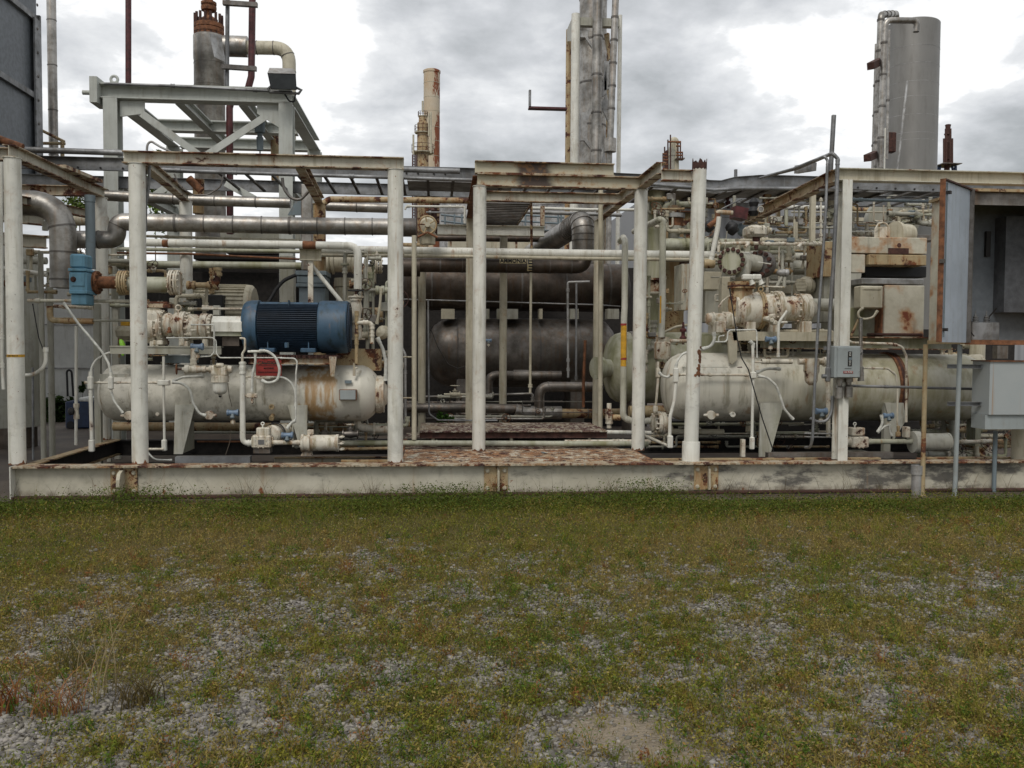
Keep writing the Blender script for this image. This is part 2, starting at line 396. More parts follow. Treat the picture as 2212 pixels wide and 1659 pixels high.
# bare patches: photo pixel x, y, half width, half height (px), strength
PATCH = [(90,1560,230,70,1.1),(330,1530,200,60,.9),(420,1400,120,45,.8),(640,1430,110,40,.5),(180,1350,50,25,.5),(790,1200,75,28,.8),(800,1440,110,45,.6),(1180,1310,120,30,.8),(1330,1580,150,45,1.3),(1440,1630,130,40,1.4),
         (1560,1310,80,28,.8),(1640,1370,70,35,.6),(560,1225,90,12,.5),(350,1195,130,10,.4),(200,1215,40,14,.5),(820,1260,50,12,.4),(1150,1210,60,14,.3),(1000,1430,130,35,.5),(1250,1400,110,25,.5),(1500,1440,130,35,.45),(1800,1420,140,45,.4),
         (1950,1500,120,40,.4),(650,1590,220,60,.5),(950,1600,150,55,.4),(1750,1570,170,50,.4),(2080,1250,70,16,.3),(1350,1225,50,10,.35),(250,1640,260,50,.5),(700,1310,70,20,.4),(1020,1290,60,15,.4)]
PW = []
for x, y, a, h_, s_ in PATCH:
    c = G0(x, y); e1 = G0(x+a, y); e2 = G0(x, y-h_); PW.append((c.x, c.y, abs(e1.x-c.x), abs(e2.y-c.y), s_))
def bare(x, y):                       # 0 = overgrown, 1 = bare gravel
    p = np.zeros_like(x)
    wx = x+(fbm(x, y, 2.2, 3)-.5)*.7; wy = y+(fbm(x+9, y+4, 2.2, 3)-.5)*.7
    for cx, cy, a, h_, s_ in PW: p = np.maximum(p, (s_ if s_ > 1.2 else s_*.72)*np.exp(-((wx-cx)/a)**2-((wy-cy)/h_)**2))
    base = .46-.5*np.clip((y-5.8)/2.0, 0, 1)
    return np.clip(base+p*.85+(fbm(x, y, 3.4, 5)-.5)*1.1+(fbm(x, y, 16, 3)-.5)*1.3-.08, 0, 1)
def sand(x, y):
    p = np.zeros_like(x)
    for cx, cy, a, h_, s_ in PW:
        if s_ > 1.2: p = np.maximum(p, np.exp(-((x-cx)/a)**2-((y-cy)/h_)**2))
    return p
# ---------- ground ----------
t = NT('gravelly_soil')
att = t.n('ShaderNodeAttribute', attribute_name='cover'); cov = att.outputs['Fac']
vor = t.n('ShaderNodeTexVoronoi'); vor.inputs['Scale'].default_value = 55; t.l(t.pos, vor.inputs['Vector'])
hs = t.n('ShaderNodeSeparateColor'); t.l(vor.outputs['Color'], hs.inputs[0])
peb = t.mix(hs.outputs[0], (.13, .118, .10), (.38, .36, .32)); peb = t.mix(t.step(vor.outputs['Distance'], .3, .65), peb, (.035, .028, .018))
nn = t.noise(3, 6, .7); n3 = t.noise(90, 3, .7)
sandc = t.mix(n3, (.15, .12, .085), (.33, .28, .21))
a2 = t.n('ShaderNodeAttribute', attribute_name='sand')
peb = t.mix(a2.outputs['Fac'], peb, sandc)
soil = t.mix(t.step(nn, .3, .7), (.055, .046, .018), (.095, .078, .032)); soil = t.mix(t.math('MULTIPLY', n3, .5), soil, (.15, .12, .045))
c = t.mix(t.step(cov, .25, .75), soil, peb)
t.bump(t.math('SUBTRACT', t.math('MULTIPLY', n3, .4), vor.outputs['Distance']), .7, .012)
M['ground'] = t.done(c, .95); t.b.inputs['Specular IOR Level'].default_value = .15
nx, ny = 260, 200
xs = np.linspace(-7, 9.5, nx); ys = np.linspace(2.2, 9.5, ny); X, Y_ = np.meshgrid(xs, ys)
Z = hgt(X, Y_)
mb = MB(); vs = np.stack([X.ravel(), Y_.ravel(), Z.ravel()], 1)
mb.v = [tuple(p) for p in vs]
mb.f = [(j*nx+i, j*nx+i+1, (j+1)*nx+i+1, (j+1)*nx+i) for j in range(ny-1) for i in range(nx-1)]
b0 = len(mb.f)
mb.mi = [0]*b0; mb.sm = [True]*b0
far = 2500
k = len(mb.v)
mb.add([(-far,-60,-.05),(far,-60,-.05),(far,2.2,-.05),(-far,2.2,-.05)], [(0,1,2,3)])
mb.add([(-far,2.2,-.05),(-7,2.2,-.05),(-7,9.5,-.05),(-far,9.5,-.05)], [(0,1,2,3)])
mb.add([(9.5,2.2,-.05),(far,2.2,-.05),(far,9.5,-.05),(9.5,9.5,-.05)], [(0,1,2,3)])
mb.add([(-far,9.5,-.05),(far,9.5,-.05),(far,far,-.05),(-far,far,-.05)], [(0,1,2,3)])
g = mk('ground', mb, M['ground']); g['kind'] = 'structure'
cv = np.zeros(len(mb.v), 'f'); cv[:k] = bare(X.ravel(), Y_.ravel()); sv = np.zeros(len(mb.v), 'f'); sv[:k] = np.clip(sand(X.ravel(), Y_.ravel())*1.6-.3, 0, 1)
for nm, ar in (('cover', cv), ('sand', sv)):
    a = g.data.attributes.new(nm, 'FLOAT', 'POINT'); a.data.foreach_set('value', ar)
def npmesh(name, verts, faces_n, loops, col=None, mat=None):
    me = bpy.data.meshes.new(name); nv = len(verts); nf = len(loops)//faces_n
    me.vertices.add(nv); me.vertices.foreach_set('co', verts.astype('f').ravel()); me.loops.add(len(loops)); me.loops.foreach_set('vertex_index', loops.astype('i'))
    me.polygons.add(nf); me.polygons.foreach_set('loop_start', np.arange(nf, dtype='i')*faces_n); me.polygons.foreach_set('loop_total', np.full(nf, faces_n, 'i'))
    if col is not None:
        a = me.attributes.new('tint', 'FLOAT_COLOR', 'POINT'); a.data.foreach_set('color', np.concatenate([col, np.ones((nv, 1))], 1).astype('f').ravel())
    me.update(calc_edges=True); me.validate(); me.materials.append(mat); o = bpy.data.objects.new(name, me); COL.objects.link(o); return o
def tinted(name, rough, trans=0.):
    t = NT(name); a = t.n('ShaderNodeAttribute', attribute_name='tint')
    m = t.done(a.outputs['Color'], rough); t.b.inputs['Specular IOR Level'].default_value = .12
    if trans:
        tr = t.n('ShaderNodeBsdfTranslucent'); t.l(a.outputs['Color'], tr.inputs[0]); ms = t.n('ShaderNodeMixShader'); ms.inputs[0].default_value = trans
        t.l(t.b.outputs[0], ms.inputs[1]); t.l(tr.outputs[0], ms.inputs[2]); t.l(ms.outputs[0], t.out.inputs[0])
    return m
M['leaf'] = tinted('weed_leaf', .6, .25); M['stone'] = tinted('gravel_stone', .9)
def scatter(n, y0, y1, pw):           # more points near the camera
    u = rng.random(n); y = (y0**(1-pw)+u*(y1**(1-pw)-y0**(1-pw)))**(1/(1-pw)) if pw != 1 else y0*(y1/y0)**u
    x = -y*.56-.4+rng.random(n)*(y*1.30+.9); return x, y
# gravel stones
ico = np.array([(0,-1,1.6),(0,1,1.6),(0,-1,-1.6),(0,1,-1.6),(1.6,0,1),(1.6,0,-1),(-1.6,0,1),(-1.6,0,-1),(1,1.6,0),(-1,1.6,0),(1,-1.6,0),(-1,-1.6,0)])/1.9
from mathutils.bvhtree import BVHTree
icf = []
for i in range(12):
    for j in range(i+1, 12):
        for k_ in range(j+1, 12):
            if all(np.linalg.norm(ico[a]-ico[b_]) < 1.15 for a, b_ in ((i, j), (j, k_), (i, k_))):
                nrm = np.cross(ico[j]-ico[i], ico[k_]-ico[i]); icf.append((i, j, k_) if nrm.dot(ico[i]) > 0 else (i, k_, j))
icf = np.array(icf)
x, y = scatter(150000, 2.9, 9.0, 1.6); keep = rng.random(len(x)) < np.clip(bare(x, y)*1.25-.12, 0, 1)*(1-.93*np.clip(sand(x, y)*2.2-.3, 0, 1)); x = x[keep][:62000]; y = y[keep][:62000]; n = len(x)
s_ = .0035+.013*rng.random(n)**3.2; z = hgt(x, y)+s_*.1
vr = ico[None]*(.5+.95*rng.random((n, 12, 1)))*s_[:, None, None]*(np.stack([1+.5*rng.random(n), 1+.3*rng.random(n), .55+.3*rng.random(n)], 1)[:, None, :])
an = rng.random(n)*6.28; ca, sa = np.cos(an)[:, None], np.sin(an)[:, None]
vx = vr[..., 0]*ca-vr[..., 1]*sa+x[:, None]; vy = vr[..., 0]*sa+vr[..., 1]*ca+y[:, None]; vz = vr[..., 2]+z[:, None]
lum = .12+.21*rng.random(n)**1.3; tint = np.stack([lum*1.04, lum*(.95+.03*rng.random(n)), lum*(.78+.14*rng.random(n))], 1)
o = npmesh('gravel', np.stack([vx, vy, vz], -1).reshape(-1, 3), 3, (icf[None]+np.arange(n)[:, None, None]*12).ravel(), np.repeat(tint, 12, 0), M['stone'])
_tag(o, 'pale grey crushed gravel lying bare between the weeds', 'gravel', None, 'stuff'); TOPS.append(o)
# weeds and grass: blades (quad strips) and small leaves
def blades(x, y, hh, ww, lean, cols, z0=None, seg=2):
    n = len(x); an = rng.random(n)*6.283; la = rng.random(n)*6.283; z = hgt(x, y) if z0 is None else z0
    dx, dy = np.cos(an), np.sin(an); lx, ly = np.cos(la)*lean*hh, np.sin(la)*lean*hh
    rows = []
    for k_ in range(seg+1):
        f = k_/seg; wd = ww*(1-.85*f)*.5; cx = x+lx*f*f; cy = y+ly*f*f; cz = z+hh*(f-.25*lean*f*f)
        rows += [np.stack([cx-dx*wd, cy-dy*wd, cz], 1), np.stack([cx+dx*wd, cy+dy*wd, cz], 1)]
    v = np.stack(rows, 1); m = (seg+1)*2
    q_ = np.array([(2*i, 2*i+1, 2*i+3, 2*i+2) for i in range(seg)])
    return v.reshape(-1, 3), (q_[None]+np.arange(n)[:, None, None]*m), np.repeat(cols, m, 0)
def leaves(x, y, z, s_, cols):
    n = len(x); nrm = rng.normal(size=(n, 3)); nrm[:, 2] = np.abs(nrm[:, 2])+.5; nrm /= np.linalg.norm(nrm, axis=1)[:, None]
    a = np.cross(nrm, rng.normal(size=(n, 3))); a /= np.linalg.norm(a, axis=1)[:, None]; b_ = np.cross(nrm, a)
    p = np.stack([x, y, z], 1); s2 = s_[:, None]
    v = np.stack([p-a*s2, p+b_*s2*.45, p+a*s2, p-b_*s2*.45], 1)
    return v.reshape(-1, 3), (np.array([[0, 1, 2, 3]])[None]+np.arange(n)[:, None, None]*4), np.repeat(cols, 4, 0)
GREEN = np.array([(.135, .130, .016), (.18, .160, .024), (.092, .108, .014), (.24, .195, .042), (.19, .13, .04), (.27, .215, .11), (.045, .088, .018), (.33, .25, .035), (.16, .060, .022)])
def tints(x, y, dry):
    n = len(x); f = fbm(x, y, 1.3, 3); g_ = f+rng.normal(size=n)*.16
    w_ = np.zeros((n, 9)); w_[:, 0] = 1; w_[:, 1] = 1.; w_[:, 2] = .7; w_[:, 3] = .7; w_[:, 4] = .55*dry; w_[:, 5] = .5*dry; w_[:, 6] = .5*(g_ > .6); w_[:, 7] = .10; w_[:, 8] = .10+.25*(g_ < .38)
    w_[:, 4:6] *= (1+2*(g_ < .42))[:, None]; w_[:, 2] *= 1+(g_ > .55)*1.5
    cs = np.cumsum(w_, 1); r = rng.random(n)*cs[:, -1]; i = (r[:, None] > cs).sum(1); a = np.clip((fbm(x+5, y, .75, 3)-.5)*4.5, -1, 1)[:, None]; c_ = GREEN[np.clip(i, 0, 8)]; c_ = c_*(1-.4*np.maximum(a, 0))+np.array([(.085, .115, .012)])*.4*np.maximum(a, 0); c_ = c_*(1-.6*np.maximum(-a, 0))+np.array([(.23, .165, .06)])*.6*np.maximum(-a, 0)
    return c_*(.85+.8*rng.random((n, 1)))
parts = []
x, y = scatter(330000, 2.9, 9.25, 1.35); d = 1-bare(x, y); rear = np.clip((y-7.6)/1.2, 0, 1)
keep = (rng.random(len(x)) < np.clip(d**1.3, .02, 1)) & ((x < 2.5+.3*np.sin(x*3)) | (y < 8.93+.05*np.sin(x*7))); x, y, rear, d = x[keep], y[keep], rear[keep], d[keep]
tall = (fbm(x, y, 1.7, 3)-.35)*1.6
hh = (.016+.05*rng.random(len(x))**2*np.clip(.5+tall, .3, 1.6))*(1+1.5*rear*np.clip(tall+.2, .1, 1)); parts.append(blades(x, y, hh, .0022+.0028*rng.random(len(x)), .75, tints(x, y, 1.1)))
x, y = scatter(420000, 2.9, 9.2, 1.35); d = 1-bare(x+.05, y); rear = np.clip((y-7.4)/1.2, 0, 1)
keep = (rng.random(len(x)) < np.clip(d**1.5, .012, 1)) & ((x < 2.5) | (y < 8.9)); x, y, rear = x[keep], y[keep], rear[keep]
tall = np.clip((fbm(x, y, 1.7, 3)-.35)*1.6, 0, 1); z = hgt(x, y)+.003+(.010+.045*rng.random(len(x))**1.5*(.4+tall))*(1+2.3*rear*(.35+tall))
parts.append(leaves(x, y, z, .0035+.006*rng.random(len(x))*(1+.5*rear), tints(x, y, .8)))
# separate little weeds: clumps of leaves and blades, each of one hue
nc = 5200; cx_, cy_ = scatter(nc, 2.95, 9.1, 1.15); kk = rng.random(nc) < np.clip(1.25-bare(cx_, cy_), .12, 1)*np.clip(.25+fbm(cx_, cy_, .8, 3)*1.3, 0, 1); cx_, cy_ = cx_[kk], cy_[kk]; nc = len(cx_)
hue = np.array([(.13, .155, .018), (.19, .18, .025), (.07, .125, .016), (.22, .14, .035), (.28, .22, .07), (.20, .085, .03), (.085, .12, .02)])[rng.choice(7, nc, p=[.24, .2, .2, .13, .08, .05, .1])]
big_ = .6+1.1*rng.random(nc)**2; m_ = 34; rx = np.repeat(.022*big_, m_); X_ = np.repeat(cx_, m_)+rng.normal(size=nc*m_)*rx; Y__ = np.repeat(cy_, m_)+rng.normal(size=nc*m_)*rx
hz_ = rng.random(nc*m_)*.075*np.repeat(big_, m_)*np.exp(-(((X_-np.repeat(cx_, m_))/rx/1.6)**2)*.5); ok = (Y__ < 9.27) & ((X_ < 2.5) | (Y__ < 8.95))
cc_ = np.repeat(hue, m_, 0)*(.55+.9*rng.random((nc*m_, 1))); parts.append(leaves(X_[ok], Y__[ok], (hgt(X_, Y__)+.004+hz_)[ok], (.004+.007*rng.random(nc*m_))[ok], cc_[ok]))
m_ = 9; X_ = np.repeat(cx_, m_)+rng.normal(size=nc*m_)*.012; Y__ = np.repeat(cy_, m_)+rng.normal(size=nc*m_)*.012; ok = Y__ < 9.27
parts.append(blades(X_[ok], Y__[ok], ((.03+.10*rng.random(nc*m_)**2)*np.repeat(big_, m_)**1.5)[ok], np.full(ok.sum(), .0032), .6, (np.repeat(hue, m_, 0)*(.8+.7*rng.random((nc*m_, 1))))[ok], seg=3))
# bright green leafy patches at the foot of the skid
for cx, cy, r_, hm in ((-2.9, 8.9, .5, .2), (.1, 8.95, .5, .2), (2.2, 8.95, .35, .24), (-1.75, 8.55, .5, .16), (2.9, 8.45, 1.0, .12), (6.0, 8.4, .9, .14), (.6, 8.7, .8, .15), (1.8, 8.8, .8, .14), (-4.3, 8.6, .6, .13), (-3.6, 8.75, .5, .12), (4.3, 8.45, .8, .12), (-.6, 8.7, .6, .14)):
    n = int(6500*r_); x = cx+rng.normal(size=n)*r_*.6; y = cy+rng.normal(size=n)*.22; k_ = y < 9.3; x, y = x[k_], y[k_]; n = len(x)
    z = hgt(x, y)+rng.random(n)**1.2*hm; parts.append(leaves(x, y, z, .006+.010*rng.random(n), np.array([(.072, .100, .014)])*(.6+.9*rng.random((n, 1)))*np.array([[1, 1, 1]])))
def joinup(parts):
    V_, Fq, Cc = [], [], []; off = 0
    for v, f, c_ in parts: V_.append(v); Fq.append((f+off).reshape(-1, 4)); Cc.append(c_); off += len(v)
    return np.concatenate(V_), np.concatenate(Fq).ravel(), np.concatenate(Cc)
v, f, c_ = joinup(parts)
o = npmesh('weeds', v, 4, f, c_, M['leaf']); _tag(o, 'low olive green weeds and dry grass spreading over the gravel', 'weeds', None, 'stuff'); TOPS.append(o)
# dry stalks standing against the skid and on the near ground
parts = []
n = 900; x = rng.uniform(-4.6, 6.4, n); x = x+np.sin(x*5)*.25; y = rng.uniform(8.95, 9.3, n)
hh = (.08+.3*rng.random(n)**2)*(.5+fbm(x, y, 1.5, 2)); parts.append(blades(x, y, hh, np.full(n, .005), .4, np.array([(.10, .075, .04)])*(.5+1.*rng.random((n, 1))), seg=4))
o = npmesh('dry_stalks', *[z_ for z_ in (lambda a: (a[0], 4, a[1].ravel(), a[2]))(joinup(parts))], M['leaf'])
_tag(o, 'thin brown dry stalks standing against the long white skid beam', 'stalks', None, 'stuff'); TOPS.append(o)
def tuft(px_, py_, n, h0, h1, lean, colr, label, wd=.004):
    c = G0(px_, py_); x = c.x+rng.normal(size=n)*.05; y = c.y+rng.normal(size=n)*.05
    P_ = [blades(x, y, h0+(h1-h0)*rng.random(n), np.full(n, wd*1.7), lean, np.array([colr])*(.6+.8*rng.random((n, 1))), seg=5)]
    o = npmesh('grass_tuft', *(lambda a: (a[0], 4, a[1].ravel(), a[2]))(joinup(P_)), M['leaf']); _tag(o, label, 'grass tuft', 'dry grass tufts in the foreground', None); TOPS.append(o)
tuft(212, 1500, 22, .2, .55, .35, (.30, .24, .13), 'tall pale dry grass tuft with long bent stems over bare gravel', .0035)
tuft(300, 1520, 120, .08, .26, .7, (.13, .10, .04), 'dense brown and green grass tuft right of the tallest stems', .0035)
tuft(125, 1545, 60, .08, .26, .9, (.26, .12, .05), 'reddish dry grass tuft at the edge of the gravel')
tuft(15, 1530, 60, .08, .24, .6, (.20, .08, .03), 'rust coloured grass tuft at the left edge of the photo')
tuft(165, 1440, 50, .10, .30, .5, (.10, .09, .03), 'small green grass tuft behind the tall dry stems', .0035)
tuft(1640, 1500, 26, .05, .16, .7, (.14, .11, .04), 'low yellowish grass tuft beside bare gravel in the right half', .0035)
tuft(585, 1060, 26, .12, .38, .6, (.16, .14, .06), 'pale arching grass tuft against the white skid beam', .0035)
# ---------- concrete pad under the plant ----------
t = NT('stained_concrete'); a = t.noise(1.2, 6, .65); b_ = t.noise(14, 5, .65)
c = t.mix(t.step(a, .35, .65), (.055, .040, .030), (.12, .095, .072)); c = t.mix(t.math('MULTIPLY', t.step(b_, .5, .8), .7), c, (.03, .022, .017)); t.bump(b_, .3, .01)
M['pad'] = t.done(c, t.math('ADD', t.math('MULTIPLY', a, .3), .55))
t = NT('pit_shade_black'); a = t.noise(5, 5, .6); t.bump(a, .3, .01); M['pit'] = t.done(t.mix(a, (.002, .0018, .0015), (.006, .005, .004)), .95)  # near-black colour stands in for the shade under the machines
mb = MB(); mb.box((-30, 9.22, -.3), (30, 60, .025)); mb.box((2.2, 9.0, -.3), (30, 9.219, .018))
o = mk('concrete_pad', mb, M['pad']); o['kind'] = 'structure'
mb = MB(); mb.box((-4.28, 9.5, .026), (8.3, 12.2, .03))  # thin sheet laid over the pad to darken the skid openings
o = mk('pit_shade_sheet', mb, M['pit']); o['kind'] = 'structure'
# ================= helpers for pipework =================
def P3(fr, pts, Y): return [W(fr, p[0], p[1], p[2] if len(p) > 2 else Y) for p in pts]
def along(P, d):
    for a, b in zip(P, P[1:]):
        l = (b-a).length
        if d <= l: return a+(b-a)*(d/l), (b-a)/l
        d -= l
    return P[-1], (P[-1]-P[-2]).normalized()
def plen(P): return sum((b-a).length for a, b in zip(P, P[1:]))
def rw(fr, p, Y, w): return sz(fr, p[0], p[1], p[2] if len(p) > 2 else Y, w)/2
def tube(mb, fr, pts, Y, w, R=1.6, seg=12, n=5):
    r = rw(fr, pts[0], Y, w); P = fil(P3(fr, pts, Y), r*2*R, n); mb.sweep(P, r, seg); return P, r
def ringat(mb, P, r, d, wd=.02, pr=.008, seg=16):
    p, t_ = along(P, d); mb.lathe(p-t_*wd/2, t_, [(0, r+.001), (0, r+pr), (wd, r+pr), (wd, r+.001)], seg, False)
def pipe(label, fr, pts, Y, w, mat='white', name='pipe', cat='pipe', R=1.6, seg=12, group=None, bands=0, off=0, bw=.02, fits=(), fs=1.45, fl=.05, flg=()):
    mb = MB(); P, r = tube(mb, fr, pts, Y, w, R, seg); L_ = plen(P)
    mats = [M[mat] if isinstance(mat, str) else mat, M['band']]
    if bands:
        mb.mat(1); k_ = max(1, int((L_-off)/bands))
        for i in range(k_+1):
            if .02 < off+i*bands < L_-.02: ringat(mb, P, r, off+i*bands, bw, r*.05+.003)
        mb.mat(0)
    for f in fits:   # couplings, elbows, unions
        p, t_ = along(P, f*L_); l = max(fl, r*2.2); R_ = r*fs
        mb.lathe(p-t_*l/2, t_, [(0, r*1.02), (0, R_), (l*.28, R_), (l*.3, R_*.88), (l*.7, R_*.88), (l*.72, R_), (l, R_), (l, r*1.02)], 12, False)
    for f in flg:
        p, t_ = along(P, f*L_); mb.flange(p, t_, r*1.75, max(.008, r*.22), 8)
    return one(name, mb, mats, label, cat, group)
def wheel(mb, c, n, R, r=.007, sp=4):
    mb.torus(c, n, R, r, 24, 6); n = V(n).normalized(); u = n.orthogonal().normalized(); w_ = n.cross(u)
    for i in range(sp):
        a = 6.283*i/sp+.4; mb.cyl(V(c)+(u*math.cos(a)+w_*math.sin(a))*R*.12, V(c)+(u*math.cos(a)+w_*math.sin(a))*R, r*.7, seg=6)
    mb.lathe(V(c)-n*.012, n, [(0, R*.16), (.024, R*.16)], 10)
def valve(label, p0, ax, r, stem=(0,0,1), mat='mach', wm='mach', wr=None, sl=None, name='valve', group=None):
    """gate valve: body with end flanges, bonnet, stem and handwheel"""
    p0 = V(p0); ax = V(ax).normalized(); st = V(stem).normalized(); o = T(name, label, 'valve', group)
    b = MB(); l = r*2.6
    b.lathe(p0-ax*l, ax, [(0, r*1.7), (r*.35, r*1.7), (r*.35, r*1.05), (l*.55, r*1.15), (l, r*1.45), (l*1.45, r*1.15), (2*l-r*.35, r*1.05), (2*l-r*.35, r*1.7), (2*l, r*1.7)], 20)
    b.lathe(p0, st, [(0, r*1.1), (r*1.7, r*.95), (r*1.7, r*1.35), (r*2.1, r*1.35), (r*2.1, r*.8), (r*2.8, r*.5), (r*3., r*.3)], 16)
    part('body', b, M[mat], o); sl = sl or r*4.6; wr = wr or r*2.
    s_ = MB(); s_.cyl(p0+st*r*2.8, p0+st*sl, r*.2, seg=8); part('stem', s_, M['rustD'], o)
    h_ = MB(); wheel(h_, p0+st*sl*.96, st, wr, max(.005, r*.16)); part('handwheel', h_, M[wm], o); return o
def unbolt(mb, c, n, r): mb.lathe(V(c), n, [(0, r), (r*.9, r)], 6)
# ================= long skid beam along the front =================
FY = 9.4
xl = W('P', 34, 1040, FY).x; xr = 9.3; z1 = .365; zb = .035
sk = T('steel_skid', 'long dirty white steel skid beam at the edge of the weeds, carrying the whole plant', 'skid')
t = NT('stained_beam_paint'); big = t.noise(1.1, 6, .65); mid = t.noise(8, 6, .7)
sx = t.n('ShaderNodeSeparateXYZ'); t.l(t.pos, sx.inputs[0])
c = t.mix(t.step(big, .3, .7), (.42, .39, .30), (.58, .55, .45)); c = t.mix(t.math('MULTIPLY', t.step(mid, .45, .75), .45), c, (.22, .20, .15))
stn = t.noise(2.2, 7, .68, t.map((.8, 1, 2.2), (3, 0, 1)))
wm_ = t.math('MULTIPLY', t.step(sx.outputs[0], 1.6, 3.2), t.step(sx.outputs[0], 7.2, 5.8))
c = t.mix(t.math('MULTIPLY', t.step(t.math('ADD', stn, t.math('MULTIPLY', wm_, .19)), .60, .76), .86), c, (.045, .042, .04))
low = t.math('MULTIPLY', t.step(sx.outputs[2], .12, .05), t.step(mid, .35, .6)); c = t.mix(t.math('MULTIPLY', low, .6), c, (.12, .085, .055))
rn = t.noise(6, 8, .7); c = t.mix(t.math('MULTIPLY', t.step(t.noise(1, 6, .6, t.map((6, 6, .7))), .56, .74), .6), c, (.30, .17, .07)); c = t.mix(t.step(rn, .64, .68), c, RUST); t.bump(mid, .25, .006); M['beamW'] = t.done(c, .55)
mb = MB(); mb.box((xl, FY-.006, zb+.018), (xr, FY+.008, z1-.018)); part('web', mb, M['beamW'], sk)
def ragged(x0, x1, y0, y1, z0, z1_, amp, n):   # plate with a flaking front edge
    mb = MB(); xs_ = np.linspace(x0, x1, n); rr = random.Random(3)
    for i in range(n-1):
        a = (y0+amp*rr.random()**2, z1_+amp*.25*(rr.random()-.5)); 
        mb.v += []
    vs = []; 
    for i, x in enumerate(xs_):
        a = amp*rr.random()**2; b_ = amp*.35*(rr.random()-.5)
        vs += [(x, y0+a, z0+b_*.3), (x, y0+a, z1_+b_), (x, y1, z1_), (x, y1, z0)]
    fs = []
    for i in range(n-1):
        for k_ in range(4): fs.append((i*4+k_, i*4+(k_+1)%4, i*4+4+(k_+1)%4, i*4+4+k_))
    mb.add(vs, fs); mb.add(vs[:4], [(3, 2, 1, 0)]); mb.add(vs[-4:], [(0, 1, 2, 3)]); return mb
part('top_flange', ragged(xl, xr, FY-.11, FY+.11, z1-.018, z1, .028, 700), M['whiteE'], sk)
mb = MB(); mb.box((xl, FY-.11, zb), (xr, FY+.11, zb+.018)); part('bottom_flange', mb, M['rustD'], sk)
mb = MB(); mb.box((xl-.012, FY-.11, zb), (xl, FY+.11, z1)); part('end_plate', mb, M['white'], sk)
for i, (x0, x1, kind_) in enumerate(((238, 296, 1), (1046, 1097, 0), (1500, 1552, 0))):
    a = W('P', x0, 1040, FY-.03).x; b_ = W('P', x1, 1040, FY-.03).x; mb = MB()
    mb.box((a, FY-.024, zb+.03), (b_, FY-.007, z1-.035)); br = part('lifting_bracket', mb, M['creamR'], sk)
    xm = a+(b_-a)*(.42 if kind_ else .55); m2 = MB()
    if kind_:
        pl = [V((xm, FY-.025, zb+.035)), V((xm, FY-.16, zb+.06)), V((xm, FY-.19, zb+.13)), V((xm, FY-.19, zb+.20)), V((xm, FY-.16, zb+.26)), V((xm, FY-.09, zb+.285)), V((xm, FY-.025, zb+.285))]
        m2.prism(pl, (.035, 0, 0)); m2.torus((xm+.0175, FY-.13, zb+.2), (1, 0, 0), .03, .02, 16, 6)
    else:
        m2.prism([V((xm, FY-.025, zb+.035)), V((xm, FY-.07, zb+.035)), V((xm, FY-.07, zb+.25)), V((xm, FY-.025, zb+.285))], (.022, 0, 0))
    part('lifting_lug', m2, M['cream'], br)
    for sx_ in (a+.035, b_-.035):
        for z_ in (zb+.065, z1-.08):
            bm = MB(); bm.lathe((sx_, FY-.024, z_), (0, -1, 0), [(0, .024), (.004, .024), (.004, .017), (.018, .017), (.02, .013)], 6); part('bolt', bm, M['cream'], br)
for p in (600, 905, 1290, 1760, 2010):
    x_ = W('P', p, 1040, FY).x; mb = MB(); mb.box((x_, FY+.008, zb+.018), (x_+.01, FY+.11, z1-.018)); part('stiffener', mb, M['beamW'], sk)
# inner skid members
RX = 8.0; BY = 12.0
sm = T('skid_cross_members', 'rust edged steel kerb and cross beams around the dark openings behind the front skid beam', 'skid beams')
def sb(p0, p1, h=.2, w_=.12, mat=('cream', 'creamR'), name='cross_beam'):
    mb = MB(); mb.ibeam(p0, p1, h, w_, .014, .01, lip=1); return part(name, mb, [M[mat[0]], M[mat[1]]], sm)
zc = z1-.1
sb((xl+.1, FY+.12, zc), (xl+.1, BY, zc), mat=('dk', 'creamR')); sb((xl+.1, BY, zc-.01), (RX, BY, zc-.01), mat=('dk', 'dk'))  # near-black webs carry the shade inside the openings in their colour
sb((-.42, FY+.12, zc), (-.42, BY-.07, zc), mat=('dk', 'rust')); sb((W('P', 1400, 985, 9.6).x, FY+.12, zc), (W('P', 1400, 985, 9.6).x, 10.55, zc), mat=('dk', 'rust'))
sb((-.34, 10.6, zc-.005), (2.0, 10.6, zc-.005), mat=('dk', 'rustD')); sb((-2.0, 11.3, zc-.12), (-.5, 11.3, zc-.12), .12, .08)
for a, b_, y_ in ((2.42, 5.05, 9.62), (-1.0, -.44, 9.62), (5.6, 8.0, 9.62)):
    mb = MB(); mb.box((a, y_, z1-.012), (b_, y_+.06, z1+.006)); mb.box((a, y_+.06, z1-.06), (b_, y_+.07, z1+.006)); part('angle', mb, M['creamR'], sm)
# machine sub-rails seen at the foot of each unit
for (a, b_, y, w_, mt) in ((378, 540, 994, 22, 'galv'), (1660, 1930, 985, 18, 'cladD')):
    p, q_ = W('P', a, y, 9.75), W('P', b_, y, 9.75); mb = MB(); mb.obox((p.x, 9.8, p.z), (q_.x, 9.8, p.z), -.05, .05, -.035, .035); part('rail', mb, M[mt], sm)
